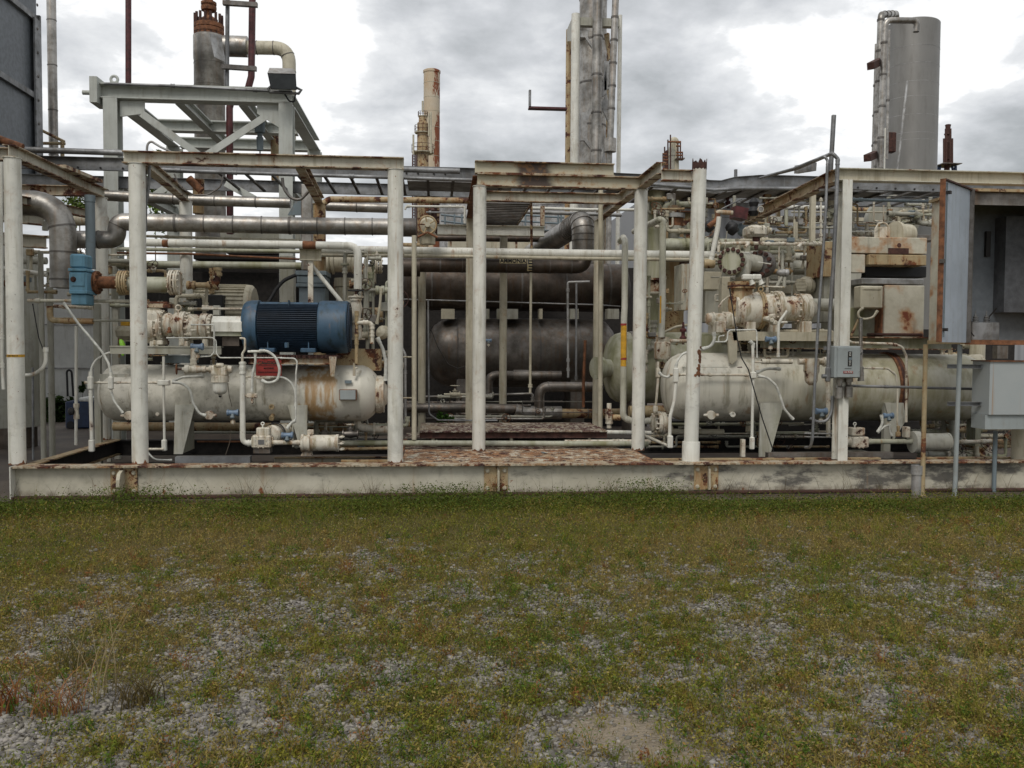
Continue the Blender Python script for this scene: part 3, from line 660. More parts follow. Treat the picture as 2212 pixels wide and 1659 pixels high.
# rusty deck plate in the middle bay
t = NT('flaking_rusty_deck'); f1 = t.noise(3.5, 9, .75, None, .4); f2 = t.noise(9, 9, .75, t.map((1, .6, 1))); f3 = t.noise(2., 4, .6, t.map((1, 1, 1), (3, 3, 0)))
c = t.mix(t.step(f1, .35, .62), (.40, .30, .19), (.25, .12, .05)); c = t.mix(t.math('MULTIPLY', t.step(f3, .48, .64), .7), c, (.28, .12, .045)); c = t.mix(t.step(f2, .52, .56), c, (.50, .45, .35)); c = t.mix(t.step(t.noise(8, 9, .8), .52, .54), c, (.045, .016, .012))
t.bump(t.math('ADD', f2, f1), .8, .02); M['deck'] = t.done(c, .85)
t = NT('rusty_grating'); f2 = t.noise(16, 7, .72, t.map((1, .6, 1))); c = t.mix(t.step(t.noise(3, 5, .6), .45, .6), (.07, .025, .02), (.24, .18, .12)); c = t.mix(t.step(f2, .5, .58), c, (.42, .38, .30)); t.bump(f2, .9, .02); M['deck2'] = t.done(c, .9)
xa = W('P', 868, 1000, 9.5).x; xb = W('P', 1405, 1000, 9.6).x
mb = ragged(xa, xb, FY+.105, 10.62, z1, z1+.006, .012, 200); 
dk = one('deck_plate', mb, M['deck'], 'flaking orange rusted deck plate between the two open bays', 'deck plate')
# raised walkway
st = T('raised_walkway', 'low raised walkway of pitted rusty plate on short legs behind the middle posts', 'walkway')
a = W('L', 435, 1030, 11.0); b_ = W('L', 2330, 1030, 11.0); zt = a.z
part('walkway_plate', ragged(a.x, b_.x, 11.0, 12.3, zt-.01, zt, .03, 160), M['deck2'], st)
mb = MB(); mb.chan((a.x, 11.06, zt-.05), (b_.x, 11.06, zt-.05), .07, .03); part('edge_beam', mb, M['rustD'], st)
for x_ in (570, 1360, 2150):
    p = W('L', x_, 1100, 11.05); mb = MB(); mb.cyl((p.x, 11.08, .36), (p.x, 11.08, zt-.02), .02); mb.cyl((p.x, 11.08, .36), (p.x, 11.08, .368), .045); part('leg', mb, M['cream'], st)
    mb = MB(); mb.box((p.x+.1, 12.1, .36), (p.x+.17, 12.17, zt-.02)); part('leg', mb, M['rustD'], st)
mb = MB(); mb.box((-.4, 10.72, .30), (2.3, 13.0, .345)); one('lower_deck', mb, M['deck2'], 'dark rusted lower deck under the raised walkway', 'deck plate')
# debris on the deck
for (x_, y_, s_, mt, lb) in ((1170, 1235, .06, 'rustD', 'dark curled rust flake lying left of the middle of the rusty deck'), (1265, 1243, .04, 'rustD', 'small square rust scab lying on the rusty deck'), (1500, 1205, .07, 'rust', 'upturned brown rust flake standing on the rusty deck'), (1700, 1262, .06, 'slate', 'grey stone lying on the orange part of the rusty deck')):
    Yd = 10.1 if y_ > 1225 else 10.4
    c0 = W('L', x_, y_, Yd); c0.z = z1+.006; rr = random.Random(x_); mb = MB()
    vs = [c0+V((rr.uniform(-1, 1)*s_, rr.uniform(-1, 1)*s_*.7, rr.uniform(0, .45)*s_)) for _ in range(7)]
    import bmesh
    bm = bmesh.new(); [bm.verts.new(v) for v in vs]; bmesh.ops.convex_hull(bm, input=bm.verts); bm.verts.index_update()
    mb.add([v.co for v in bm.verts], [tuple(v.index for v in f.verts) for f in bm.faces]); bm.free()
    one('rust_flake' if mt != 'slate' else 'stone', mb, M[mt], lb, 'rust flake' if mt != 'slate' else 'stone')
# ================= canopy frames =================
def post(par, x, Y, z0, zt_, r, mat='white', name='post', plate=True, lean=0.):
    mb = MB(); mb.lathe((x, Y, z0), V((lean, 0, 1)), [(0, r), (zt_-z0, r)], 24)
    rr = random.Random(x*7); q = MB(); n_ = 28; vs = []
    for j in range(n_): a_ = 6.283*j/n_; c_, s_ = math.cos(a_)*(r+.0012), math.sin(a_)*(r+.0012); vs += [(x+c_, Y+s_, z0+.001), (x+c_, Y+s_, z0+.008+.045*rr.random()**3)]
    q.add(vs, [(2*j, (2*j+2) % 56, (2*j+3) % 56, 2*j+1) for j in range(n_)]); part('rusted_foot', q, M['rust'], par)
    if plate: mb.lathe((x, Y, zt_-.004), (0, 0, 1), [(0, r*1.02), (0, r*1.12), (.006, r*1.12)], 24)
    return part(name, mb, M[mat], par)
def beam(par, a, b_, h=.125, w_=.12, mat=('whiteR', 'whiteE'), name='beam', **k):
    mb = MB(); mb.ibeam(a, b_, h, w_, .01, .008, lip=1, **k); return part(name, mb, [M[mat[0]], M[mat[1]]], par)
def X(fr, x, y, Y): return W(fr, x, y, Y).x
r0 = .082
# frame 1 (left edge)
f = T('canopy_frame', 'leftmost white pipe post with rust eaten beams running back to a shorter rear post', 'frame', 'white steel canopy frames')
YB = 11.9; zp = W('P', 29, 342, 9.5).z; x1 = X('P', 38, 1003, 9.5)
post(f, x1, 9.5, z1, zp, r0)
xb1 = X('P', 217, 430, YB)
beam(f, (x1, 9.42, zp+.062), (x1, YB+.12, zp+.062)); beam(f, (-6.2, 9.62, zp+.06), (x1-.07, 9.62, zp+.06)); beam(f, (x1-.8, 9.6, zp-.25), (xb1-.1, YB, zp-.22), .1, .09)
post(f, xb1, YB, z1, zp, r0*.98); beam(f, (-6.2, YB-.1, zp+.062), (xb1-.07, YB-.1, zp+.062), mat=('whiteE', 'whiteE'))
mb = MB(); p, q_ = W('E', 440, 365, 10.6), W('E', 985, 385, 11.5); mb.obox((x1+.02, p.y, zp+.14), (x1+.1, q_.y, zp+.14), -.07, .07, -.02, .02); part('rusted_angle', mb, M['whiteE'], f)
tp = MB(); c0 = W('J', 155, 583, 9.5); tp.lathe((x1, 9.5, c0.z-.012), (0, 0, 1), [(0, r0+.0015), (.027, r0+.0015)], 24, False); o = part('yellow_tape_band', tp, M['yel'], f)
text('START MOTOR', (x1, 9.5-r0-.003, c0.z+.0015), .018, M['ink'], o)
# frame 2
f = T('canopy_frame', 'wide white front frame over the blue motor, two pipe posts under a rust flecked beam', 'frame', 'white steel canopy frames')
zp = W('E', 1360, 215, 9.5).z; zq = W('F', 2080, 302, 9.5).z; zp = (zp+zq)/2
x2 = X('P', 303, 1003, 9.5); x3 = X('P', 854, 1003, 9.5)
post(f, x2, 9.5, z1, zp, r0); post(f, x3, 9.5, z1, zp, r0)
beam(f, (X('E', 1245, 150, 9.5), 9.5, zp+.062), (X('F', 2172, 250, 9.5), 9.5, zp+.062))
zr = zp; xr1 = X('P', 401, 420, YB); xr2 = X('P', 690, 430, YB)
beam(f, (x2+.03, 9.56, zp+.05), (xr1, YB+.1, zp+.05), .11, .1); beam(f, (X('F', 1130, 300, 9.56), 9.56, zp+.05), (xr2, YB+.1, zp+.05), .11, .1, mat=('whiteR', 'whiteE'))
post(f, xr1, YB, z1, zp, r0*.95); post(f, xr2, YB, z1, zp, r0*1.0, mat='creamR')
# rust flanges at the foot of each post
# frame 3: middle
Y4 = 10.47; Y6 = 13.1
f = T('canopy_frame', 'middle frame with two stacked soot stained beams over the rusty deck', 'frame', 'white steel canopy frames')
x4 = X('P', 1034, 979, Y4); x5 = X('P', 1378, 976, Y4); zp = (W('P', 1036, 403, Y4).z+W('P', 1385, 410, Y4).z)/2
post(f, x4, Y4, z1+.006, zp, r0*.95); post(f, x5, Y4, z1+.006, zp, r0*.95)
t = NT('soot_stained_paint'); a = t.noise(2.4, 6, .6, t.map((1, 1, 2))); rn = t.noise(5, 9, .75); sx = t.n('ShaderNodeSeparateXYZ'); t.l(t.pos, sx.inputs[0])
c = t.mix(a, (.40, .37, .26), (.52, .48, .36)); xs0 = X('G', 1600, 300, Y4); dx_ = t.math('ABSOLUTE', t.math('SUBTRACT', sx.outputs[0], xs0)); blob = t.math('ADD', t.step(dx_, .45, .0), t.math('MULTIPLY', a, .9))
c = t.mix(t.step(blob, .85, 1.25), c, (.06, .04, .03)); c = t.mix(t.step(rn, .60, .64), c, RDK); c = t.mix(t.math('MULTIPLY', t.step(rn, .5, .62), .5), c, ORG); t.bump(rn, .4, .01); M['soot'] = t.done(c, .6)
h_ = .145; M_ = M
def beam2(par, a, b_, h=.125, w_=.12, m=('soot', 'whiteE')):
    mb = MB(); mb.ibeam(a, b_, h, w_, .011, .009, lip=1); return part('beam', mb, [M[m[0]], M[m[1]]], par)
beam2(f, (x4-.03, Y4, zp+h_/2), (x5+.02, Y4, zp+h_/2), h_); beam2(f, (x4-.06, Y4, zp+h_*1.5+.002), (X('G', 2440, 270, Y4)-.06, Y4, zp+h_*1.5+.002), h_)
x4r = X('P', 1016, 500, Y6); x5r = X('P', 1294, 500, Y6)
beam(f, (x4-.02, Y4+.07, zp+.07), (x4r, Y6, zp+.07), .14, .12, mat=('creamR', 'rust')); beam(f, (x5+.0, Y4-.95, zp+.07), (x5r, Y6, zp+.07), .13, .11, mat=('whiteR', 'whiteE'))
beam(f, (x4+.05, 11.5, zp+.06), (x5, 11.5, zp+.06), .13, .11, mat=('whiteR', 'whiteE')); beam(f, (X('P', 945, 495, Y6), Y6+.02, W('P', 1060, 498, Y6).z), (X('P', 1176, 495, Y6), Y6+.02, W('P', 1060, 498, Y6).z), .15, .11, mat=('white', 'whiteR'))
mb = MB(); mb.ibeam((x4r, Y6, .35), (x4r, Y6, zp), .11, .12, .01, .008, up=(0, 1, 0)); part('post', mb, M['cream'], f); post(f, x5r, Y6, .35, zp, r0*.9, 'cream')
post(f, X('P', 1086, 880, 13.95), 13.95, .03, W('G', 1270, 950, 13.95).z, .06, 'cream', plate=False); post(f, X('P', 911, 880, 13.95), 13.95, .03, W('P', 911, 560, 13.95).z, .06, 'cream', plate=False)
# ladder tray hanging under it
lt = T('ladder_tray', 'rusty ladder shaped cable tray hanging under the middle frame', 'cable tray')
p, q_ = W('G', 1560, 618, 11.6), W('G', 1370, 835, 13.6)
for xx in (-.62, 0):
    mb = MB(); mb.obox((p.x+xx, 11.6, p.z), (p.x+xx, 13.8, p.z), -.012, .012, -.03, .03); part('side_rail', mb, M['whiteE'], lt)
for i in range(15):
    y_ = 11.68+i*.148; mb = MB(); mb.cyl((p.x-.61, y_, p.z-.01), (p.x-.012, y_, p.z-.01), .016, seg=8); part('rung', mb, M['band'], lt)
# frame 4: leaning cut-off post with a short beam
f = T('canopy_frame', 'leaning white pipe post with a torn rusted top and a short beam on its left', 'frame', 'white steel canopy frames')
a = W('M', 1268, 1640, 9.5); a.z = z1; b_ = W('H', 1357, 275, 9.5); d_ = (b_-a); L_ = d_.length
mb = MB(); mb.lathe(a, d_, [(0, .078), (L_, .078)], 24); part('post', mb, M['white'], f)
mb = MB(); n_ = 24; u = d_.orthogonal().normalized(); dn = d_.normalized(); w2 = dn.cross(u); vs = []
for j in range(n_):
    aa = 6.283*j/n_; o_ = (u*math.cos(aa)+w2*math.sin(aa)); hh_ = .07+.025*math.sin(j*2.3)+.012*math.sin(j*5.1); vs += [b_+o_*.0795-dn*.012*(1+math.sin(j*3.1)), b_+o_*.0795+dn*hh_, b_+o_*.072+dn*hh_, b_+o_*.072-dn*.02]
mb.add(vs, [(4*j+k_, 4*((j+1) % n_)+k_, 4*((j+1) % n_)+(k_+1) % 4, 4*j+(k_+1) % 4) for j in range(n_) for k_ in range(3)]); part('torn_top', mb, M['rustD'], f)
mb = MB(); mb.lathe(a, d_, [(0, .079), (0, .096), (.205, .096), (.212, .093), (.212, .079)], 24, False); part('sleeve', mb, M['white'], f)
for (zz_, hh_) in ((W('M', 1330, 490, 9.5).z, .10),):
    mb = MB(); rr = random.Random(2)
    for i in range(26):
        u_ = rr.random(); pp = a+d_*((W('M', 1330, 490+u_*300, 9.5).z-a.z)/d_.z); an = -1.57+(.75-.55*(abs(u_-.35) > .3)*rr.random())+rr.uniform(-.25, .3); o_ = V((math.cos(an), math.sin(an), 0)); mb.lathe(pp+o_*.076, o_, [(0, .03*rr.uniform(.4, 1.1)), (.0035+.002*rr.random(), .02*rr.uniform(.4, 1))], 7)
    part('rust_scab', mb, M['rust'], f)
zs = W('H', 1100, 345, 9.5).z
beam(f, (x5+.0, 9.52, zs), (W('H', 1285, 345, 9.5).x, 9.52, zs), .12, .11, mat=('whiteR', 'whiteE'))
# frame 5: right
f = T('canopy_frame', 'right frame on a white H column, its beam passing behind the open cabinet', 'frame', 'white steel canopy frames')
a = W('N', 352, 1645, 9.5); a.z = z1; b_ = W('I', 405, 400, 9.5); hw = sz('I', 400, 800, 9.5, 100)
mb = MB(); mb.ibeam(a, b_, .16, hw, .011, .009, up=(0, 1, 0)); part('column', mb, M['white'], f)
zs = W('I', 700, 348, 9.5).z; beam(f, (b_.x-.11, 9.5, zs), (8.6, 9.5, zs), .135, .13, mat=('cream', 'whiteR'))
xe = X('H', 1840, 735, 12.9); beam(f, (b_.x-.06, 9.56, zs), (xe, 13.0, zs), .14, .12, mat=('creamR', 'whiteE'))
post(f, xe+.1, 12.9, .35, zs-.07, .07, 'cream', plate=False)
mb = MB(); p = W('I', 150, 520, 9.47); q_ = W('I', 420, 500, 9.47); mb.box((p.x, 9.44, q_.z-.012), (q_.x, 9.48, q_.z+.012)); part('strut', mb, M['band'], f)
mb = MB(); p = W('N', 200, 505, 9.44); mb.box((p.x, 9.42, p.z-.02), (a.x-.05, 9.46, p.z+.02)); part('strut', mb, M['galv'], f)
# thin vertical posts inside the right bay
for (x_, y0_, y1_, Y_q, w_, lb) in ((85, 545, 1020, 12.0, 48, 'thin square white post below the right side beam'), (1240, 545, 900, 12.4, 0, '')):
    if not w_: continue
    p = W('I', x_, y0_, Y_q); q_ = W('I', x_, y1_, Y_q); h_ = sz('I', x_, y0_, Y_q, w_)/2; mb = MB(); mb.box((p.x-h_, Y_q-h_, q_.z-.6), (p.x+h_, Y_q+h_, p.z)); one('post', mb, M['cream'], lb, 'post')
# ================= left compressor unit =================
def seg_lathe(mb, fr, x0, x1, yc, Y, prof, seg=28, Yend=None, cap=True):
    """turned part along the image x direction; prof = (x in frame px, radius in frame px)"""
    a = W(fr, x0, yc if not isinstance(yc, tuple) else yc[0], Y); b = W(fr, x1, yc if not isinstance(yc, tuple) else yc[1], Y)
    b.z = a.z = (a.z+b.z)/2; L_ = (b-a).length; s_ = sz(fr, (x0+x1)/2, yc if not isinstance(yc, tuple) else yc[0], Y, 1)
    mb.lathe(a, b-a, [((p-x0)/(x1-x0)*L_, r*s_) for p, r in prof], seg, cap); return a, b, s_
def hose(label, fr, pts, Y, w, mat='cableW', R=6, name='hose', cat='flexible conduit', fits=(0, 1), group='white flexible conduits on the machines', fs=1.35):
    mb = MB(); P_, r = tube(mb, fr, pts, Y, w, R, 10, 6); L_ = plen(P_)
    for f_ in fits:
        p, t_ = along(P_, f_*L_); t_ = t_ if f_ < .5 else -t_; mb.lathe(p-t_*.004, t_, [(0, r), (0, r*fs), (r*2.2, r*fs), (r*2.2, r*1.15), (r*4, r*1.15), (r*4, r)], 10, False)
    return one(name, mb, M[mat], label, cat, group)
# --- oil separator tank ---
tk = T('oil_separator_tank', 'long horizontal white tank under the blue motor, rust stained near its right end', 'tank')
Yt = 10.75; t = NT('stained_tank_paint')
a = t.noise(2, 6, .6); stk = t.noise(1., 6, .62, t.map((12, 12, .9))); sx = t.n('ShaderNodeSeparateXYZ'); t.l(t.pos, sx.inputs[0]); xk = lambda v: X('K', v, 900, Yt)
c = t.mix(t.step(a, .3, .7), (.55, .53, .45), (.66, .63, .55)); clean = t.step(sx.outputs[0], xk(1450), xk(1490)); dirt = t.math('SUBTRACT', 1., t.math('MULTIPLY', clean, .8)); c = t.mix(t.math('MULTIPLY', t.math('MULTIPLY', t.step(t.noise(7, 7, .72), .46, .68), .5), dirt), c, (.20, .185, .13)); c = t.mix(t.math('MULTIPLY', t.step(stk, .52, .7), .4), c, (.18, .16, .10)); c = t.mix(t.step(t.noise(11, 9, .75), .64, .66), c, RDK)
wr = t.math('MULTIPLY', t.step(sx.outputs[0], xk(1060), xk(1300)), t.step(sx.outputs[0], xk(1560), xk(1470)))
c = t.mix(t.math('MULTIPLY', t.step(t.math('ADD', stk, t.math('MULTIPLY', wr, .26)), .60, .82), .8), c, (.36, .19, .045))
wo_ = t.math('MULTIPLY', t.step(sx.outputs[0], xk(560), xk(640)), t.step(sx.outputs[0], xk(900), xk(700)))
c = t.mix(t.math('MULTIPLY', t.step(t.math('ADD', stk, t.math('MULTIPLY', wo_, .16)), .58, .8), .7), c, (.13, .12, .07)); t.bump(a, .1, .01); M['tankL'] = t.done(c, .5)
mb = MB(); R_ = 285
seg_lathe(mb, 'K', -900, 1925, (955, 955), Yt, [(-875, 60), (-868, 120), (-845, 190), (-800, 245), (-745, 275), (-690, R_-4), (1455, R_-4), (1457, R_), (1745, R_), (1752, R_+2), (1758, R_), (1810, 268), (1858, 232), (1890, 195), (1900, 175)], 40)
part('shell', mb, M['tankL'], tk)
mb = MB(); seg_lathe(mb, 'K', 1895, 2010, (970, 970), Yt, [(1895, 182), (1900, 190), (1940, 190), (1962, 178), (1965, 178), (1965, 183), (1975, 183), (1975, 120), (2003, 95), (2010, 40)], 32); part('manway', mb, M['mach'], tk)
for fr, poly in (('J', [(1762, 1075), (1965, 1075), (1840, 1572), (1750, 1572)]), ('K', [(1000, 1078), (1200, 1078), (1195, 1500), (1120, 1500)])):
    mb = MB(); mb.prism([W(fr, x_, y_, 10.42) for x_, y_ in poly][::-1], (0, .02, 0)); q0 = W(fr, poly[0][0]+45, poly[0][1], 10.44); q1 = W(fr, poly[2][0]-40, poly[2][1], 10.44)
    mb.box((q0.x, 10.441, q1.z), (q0.x+.015, 11.0, q0.z)); part('saddle_leg', mb, M['tank'], tk)
mb = MB(); p = W('K', 842, 1095, 10.42); mb.lathe(p, (0, -1, 0), [(-.1, .028), (0, .028), (0, .033), (.03, .033), (.03, .02), (.012, .02), (.012, .001)], 6); part('nozzle', mb, M['creamR'], tk)
mb = MB(); p = W('K', 845, 1195, 10.48); mb.lathe(p, (0, -1, -.4), [(-.08, .024), (.02, .024), (.02, .03), (.05, .03)], 6); part('nozzle', mb, M['creamR'], tk)
mb = MB(); p = W('J', 1585, 1172, 10.5); mb.lathe(p, (0, -1, 0), [(-.08, .022), (0, .022), (.006, .016)], 14); part('nozzle', mb, M['mach'], tk)
mb = MB(); a = W('K', 1522, 922, 10.36); b_ = W('K', 1694, 1028, 10.36); mb.box((a.x, 10.35, b_.z), (b_.x, 10.42, a.z)); o = part('plate_holder', mb, M['rust'], tk)
mb = MB(); mb.cbox(((a.x+b_.x)/2, 10.345, (a.z+b_.z)/2), (abs(b_.x-a.x)-.016, .014, abs(a.z-b_.z)-.012), .003); part('cover_plate', mb, M['box'], o)
mb = MB(); a = W('K', 1572, 830, 10.36); b_ = W('K', 1642, 862, 10.36); mb.box((a.x, 10.40, b_.z), (b_.x, 10.425, a.z)); part('nameplate', mb, M['slate'], tk)
mb = MB(); p = W('K', 1672, 740, 10.42); mb.cyl(p, p+V((0, 0, .1)), .012, seg=8); mb.cyl(p+V((0, 0, .03)), p+V((.04, -.01, .05)), .009, seg=8); mb.cyl(p+V((0, 0, -.05)), p+V((0, 0, .03)), .017, seg=8); part('sample_cock', mb, M['mach'], tk)
mb = MB(); a = W('J', 1012, 765, 10.5); b_ = W('J', 1312, 905, 10.5); mb.box((a.x, 10.48, b_.z), (b_.x, 10.95, a.z)); part('saddle_box', mb, M['tank'], tk)
mb = MB(); a = W('K', 1490, 510, 10.7); b_ = W('K', 1935, 690, 10.7); mb.box((a.x, 10.72, b_.z-.05), (b_.x, 11.0, a.z)); part('pedestal', mb, M['creamR'], tk)
# --- machine bed ---
bd = T('machine_bed', 'grey channel and rust eaten plate bed carrying the blue motor and the compressor', 'machine bed')
mb = MB(); a = W('J', 1478, 485, 10.28); b_ = W('K', 330, 568, 10.28); mb.obox((a.x-.4, 10.3, (a.z+b_.z)/2), (b_.x, 10.3, (a.z+b_.z)/2), -.02, .02, -(a.z-b_.z)/2, (a.z-b_.z)/2); mb.obox((a.x-.4, 10.36, a.z), (b_.x, 10.36, a.z), -.06, .09, -.012, .004); part('channel', mb, M['far'], bd)
a = W('K', 588, 560, 10.26); b_ = W('K', 1500, 665, 10.26)
o = part('bed_plate', ragged(a.x, b_.x, 10.24, 10.9, a.z-.05, a.z-.015, .03, 140), M['rustD'], bd)
mb = MB(); mb.box((a.x+.02, 10.3, b_.z), (b_.x-.02, 10.34, a.z-.052)); mb.box((a.x+.02, 10.26, b_.z-.004), (b_.x-.02, 10.30, b_.z+.012)); part('bed_beam', mb, M['whiteE'], bd)
mb = MB(); p = W('K', 1440, 590, 10.24); q_ = W('K', 1452, 790, 10.26); mb.prism([p+V((-.025, 0, 0)), p+V((.06, 0, 0)), q_+V((.02, 0, 0)), q_+V((-.02, 0, 0))], (0, .03, 0)); part('bracket', mb, M['mach'], bd)
a = W('Q', 362, 990, 10.6); b_ = W('Q', 790, 1108, 10.6); mb = MB(); mb.box((a.x, 10.6, b_.z), (b_.x, 10.9, a.z)); part('pedestal', mb, M['slate'], bd)
for x_ in (250, 700): p = W('Q', x_, 850, 10.5); mb = MB(); mb.cbox((p.x, 10.5, p.z+.01), (.1, .25, .10), .01); part('foot', mb, M['mach'], bd)
# --- blue motor ---
mo = T('electric_motor', 'large dark blue finned electric motor on a rusted red bed', 'electric motor')
Ym = 10.55; yc = 290; xl_, xr_ = W('K', 580, yc, Ym), W('K', 1595, yc, Ym); ax = V((1, 0, 0)); zc_ = (xl_.z+xr_.z)/2; xl_.z = zc_; s_ = sz('K', 1100, yc, Ym, 1)
lx = lambda v: (v-580)*s_
mb = MB(); mb.lathe(xl_, ax, [(lx(572), 200*s_), (lx(578), 232*s_), (lx(600), 252*s_), (lx(650), 262*s_), (lx(722), 263*s_), (lx(727), 255*s_), (lx(727), 225*s_)], 48); part('drive_end_bell', mb, M['blue'], mo)
mb = MB(); mb.lathe(xl_, ax, [(lx(728), 225*s_), (lx(1312), 225*s_)], 40, False)
for k_ in range(72):
    a = 6.283*k_/72
    if 1.05 < a < 2.09 : continue
    d_ = V((0, math.cos(a), math.sin(a))); n_ = V((0, -math.sin(a), math.cos(a)))*.0035
    p0 = xl_+V((lx(735), 0, 0)); p1 = xl_+V((lx(1308), 0, 0)); r1, r2 = 220*s_, 256*s_
    mb.add([p0+d_*r1+n_, p0+d_*r2+n_*.6, p0+d_*r2-n_*.6, p0+d_*r1-n_, p1+d_*r1+n_, p1+d_*r2+n_*.6, p1+d_*r2-n_*.6, p1+d_*r1-n_], [(0, 1, 2, 3), (7, 6, 5, 4), (0, 4, 5, 1), (1, 5, 6, 2), (2, 6, 7, 3)])
part('finned_frame', mb, M['blueD'], mo)
mb = MB(); mb.lathe(xl_, ax, [(lx(1312), 225*s_), (lx(1314), 256*s_), (lx(1335), 266*s_), (lx(1585), 264*s_), (lx(1597), 255*s_), (lx(1600), 200*s_)], 48); part('fan_cover', mb, M['blue'], mo)
mb = MB()
for k_ in range(9): mb.torus(xl_+V((lx(1612), 0, 0)), ax, (245-27*k_)*s_, .004, 40, 5)
for k_ in range(48): a = 6.283*k_/48; d_ = V((0, math.cos(a), math.sin(a))); mb.cyl(xl_+V((lx(1598), 0, 0))+d_*248*s_, xl_+V((lx(1612), 0, 0))+d_*244*s_, .004, seg=5)
mb.lathe(xl_, ax, [(lx(1600), 235*s_), (lx(1601), 0)], 24); part('fan_grille', mb, M['blueD'], mo)
mb = MB(); tz = zc_+253*s_; mb.prism([V((xl_.x+lx(738), Ym-.155, zc_+205*s_)), V((xl_.x+lx(738), Ym-.10, tz-.012)), V((xl_.x+lx(738), Ym+.10, tz-.012)), V((xl_.x+lx(738), Ym+.155, zc_+205*s_))], (lx(1305)-lx(738), 0, 0)); part('terminal_panel', mb, M['blue'], mo)
mb = MB(); mb.cbox((xl_.x+lx(1025), Ym-.13, zc_+230*s_), (.012, .08, .07), .002); part('rib', mb, M['blue'], mo)
for xx in (830, 1225):
    mb = MB(); mb.cbox((xl_.x+lx(xx), Ym-.2, zc_-235*s_), (.17, .16, .05), .008); mb.box((xl_.x+lx(xx)-.006, Ym-.23, zc_-225*s_), (xl_.x+lx(xx)+.006, Ym-.1, zc_-150*s_)); part('foot', mb, M['blue'], mo)
mb = MB(); mb.cbox((xl_.x+lx(1020), Ym-.262, zc_-185*s_), (.05, .02, .06), .003); part('grounding_lug', mb, M['blue'], mo)
for xx, fr_ in ((685, 0), (1360, 1)):
    mb = MB(); p = V((xl_.x+lx(xx), Ym-.15, zc_+208*s_)); mb.torus(p, (0, 1, .6), .012, .005, 12, 6); part('lifting_eye', mb, M['blue'], mo)
# --- coupling guard ---
a = W('Q', 1142, 540, 10.42); b_ = W('Q', 1612, 540, 10.42); mb = MB(); H_ = sz('Q', 1300, 500, 10.42, 1)
def oct(x_, hw, z0, z1_, ch): return [V((x_, 10.42+hw_, z_)) for hw_, z_ in ((-hw, z0), (-hw, z1_-ch), (-hw+ch, z1_), (hw-ch, z1_), (hw, z1_-ch), (hw, z0))]
gd = T('coupling_guard', 'plain white boxy coupling guard between the compressor and the blue motor', 'guard')
mb.prism(oct(a.x, .15, a.z-80*H_, a.z+158*H_, .07), (b_.x-a.x, 0, 0)); part('cover', mb, M['white'], gd)
mb = MB(); mb.box((a.x+.01, 10.30, a.z-148*H_), (b_.x-.01, 10.6, a.z-80.5*H_)); part('lower_panel', mb, M['olive'], gd)
mb = MB(); mb.box((a.x+.1, 10.35, a.z-300*H_), (b_.x-.05, 10.6, a.z-148.5*H_)); part('pedestal', mb, M['cladB'], gd)
# --- screw compressor ---
cp = T('screw_compressor', 'rust speckled white screw compressor with bolted flanges left of the coupling guard', 'compressor')
Yc = 10.5; ycn = 545
def cpart(name, prof, ring=(), mat='mach', yc_=ycn, x0=60, x1=1140, Y=Yc):
    mb = MB(); a, b_, s_ = seg_lathe(mb, 'Q', x0, x1, yc_, Y, prof, 32)
    for xx, rr, nb, br in ring:
        for k_ in range(nb):
            an = 6.283*(k_+.3)/nb; p = a+V(((xx-x0)*s_, math.cos(an)*rr*s_, math.sin(an)*rr*s_)); mb.lathe(p-V((.012, 0, 0)), (1, 0, 0), [(0, br), (.03, br)], 6)
    return part(name, mb, M[mat], cp)
cpart('rotor_housing', [(-60, 150), (-50, 200), (0, 235), (110, 245), (115, 262), (250, 262), (255, 235), (292, 225)], [(270, 250, 14, .012)])
cpart('end_flange', [(292, 262), (298, 266), (325, 266), (328, 262), (328, 255), (333, 255), (333, 262), (348, 262), (352, 200)], [(340, 240, 16, .011)])
cpart('suction_body', [(350, 160), (380, 178), (430, 195), (475, 180), (495, 150), (510, 172), (550, 198), (600, 180), (622, 165)], yc_=520)
cpart('middle_flange', [(620, 232), (626, 240), (655, 240), (657, 232), (664, 232), (666, 240), (700, 240), (706, 200)], [(715, 218, 14, .012)])
cpart('discharge_body', [(705, 180), (760, 200), (900, 196), (940, 185)])
cpart('seal_flange', [(938, 205), (942, 212), (975, 212), (977, 204), (984, 204), (986, 212), (1040, 210), (1046, 180), (1100, 172), (1112, 120)], [(1055, 185, 16, .013)])
cpart('drive_shaft', [(1110, 60), (1150, 60)])
for (x_, y_, w_, h_) in ((640, 780, 80, 120), (300, 790, 90, 70), (220, 790, 60, 80), (1000, 800, 80, 120)):
    a = W('Q', x_, y_, 10.4); mb = MB(); k_ = sz('Q', x_, y_, 10.4, 1); mb.cbox((a.x, 10.5, a.z), (w_*k_, .28, h_*k_), .01); part('foot', mb, M['mach'], cp)
mb = MB(); p = W('Q', 170, 400, 10.33); mb.lathe(p+V((0, .1, 0)), (0, -1, 0), [(0, .075), (.1, .075), (.105, .06), (.11, .04)], 20); part('inspection_cover', mb, M['mach'], cp)
mb = MB(); a = W('Q', 75, 150, 10.5); b_ = W('Q', 455, 250, 10.5); mb.box((a.x, 10.45, b_.z), (b_.x, 10.7, b_.z+.045)); mb.box((a.x, 10.48, b_.z+.05), (b_.x-.03, 10.66, a.z)); part('suction_flange', mb, M['whiteE'], cp)
mb = MB(); p = W('Q', 165, 290, 10.5); mb.lathe(p, (0, 0, 1), [(-.12, .13), (0, .1), (.02, .11)], 24); part('suction_neck', mb, M['mach'], cp)
mb = MB(); p = W('Q', 438, 600, 10.3); mb.lathe(p, (0, 0, 1), [(-.03, .028), (-.005, .028), (0, .018), (.02, .022), (.04, .010)], 8); part('rusted_plug', mb, M['rust'], cp)
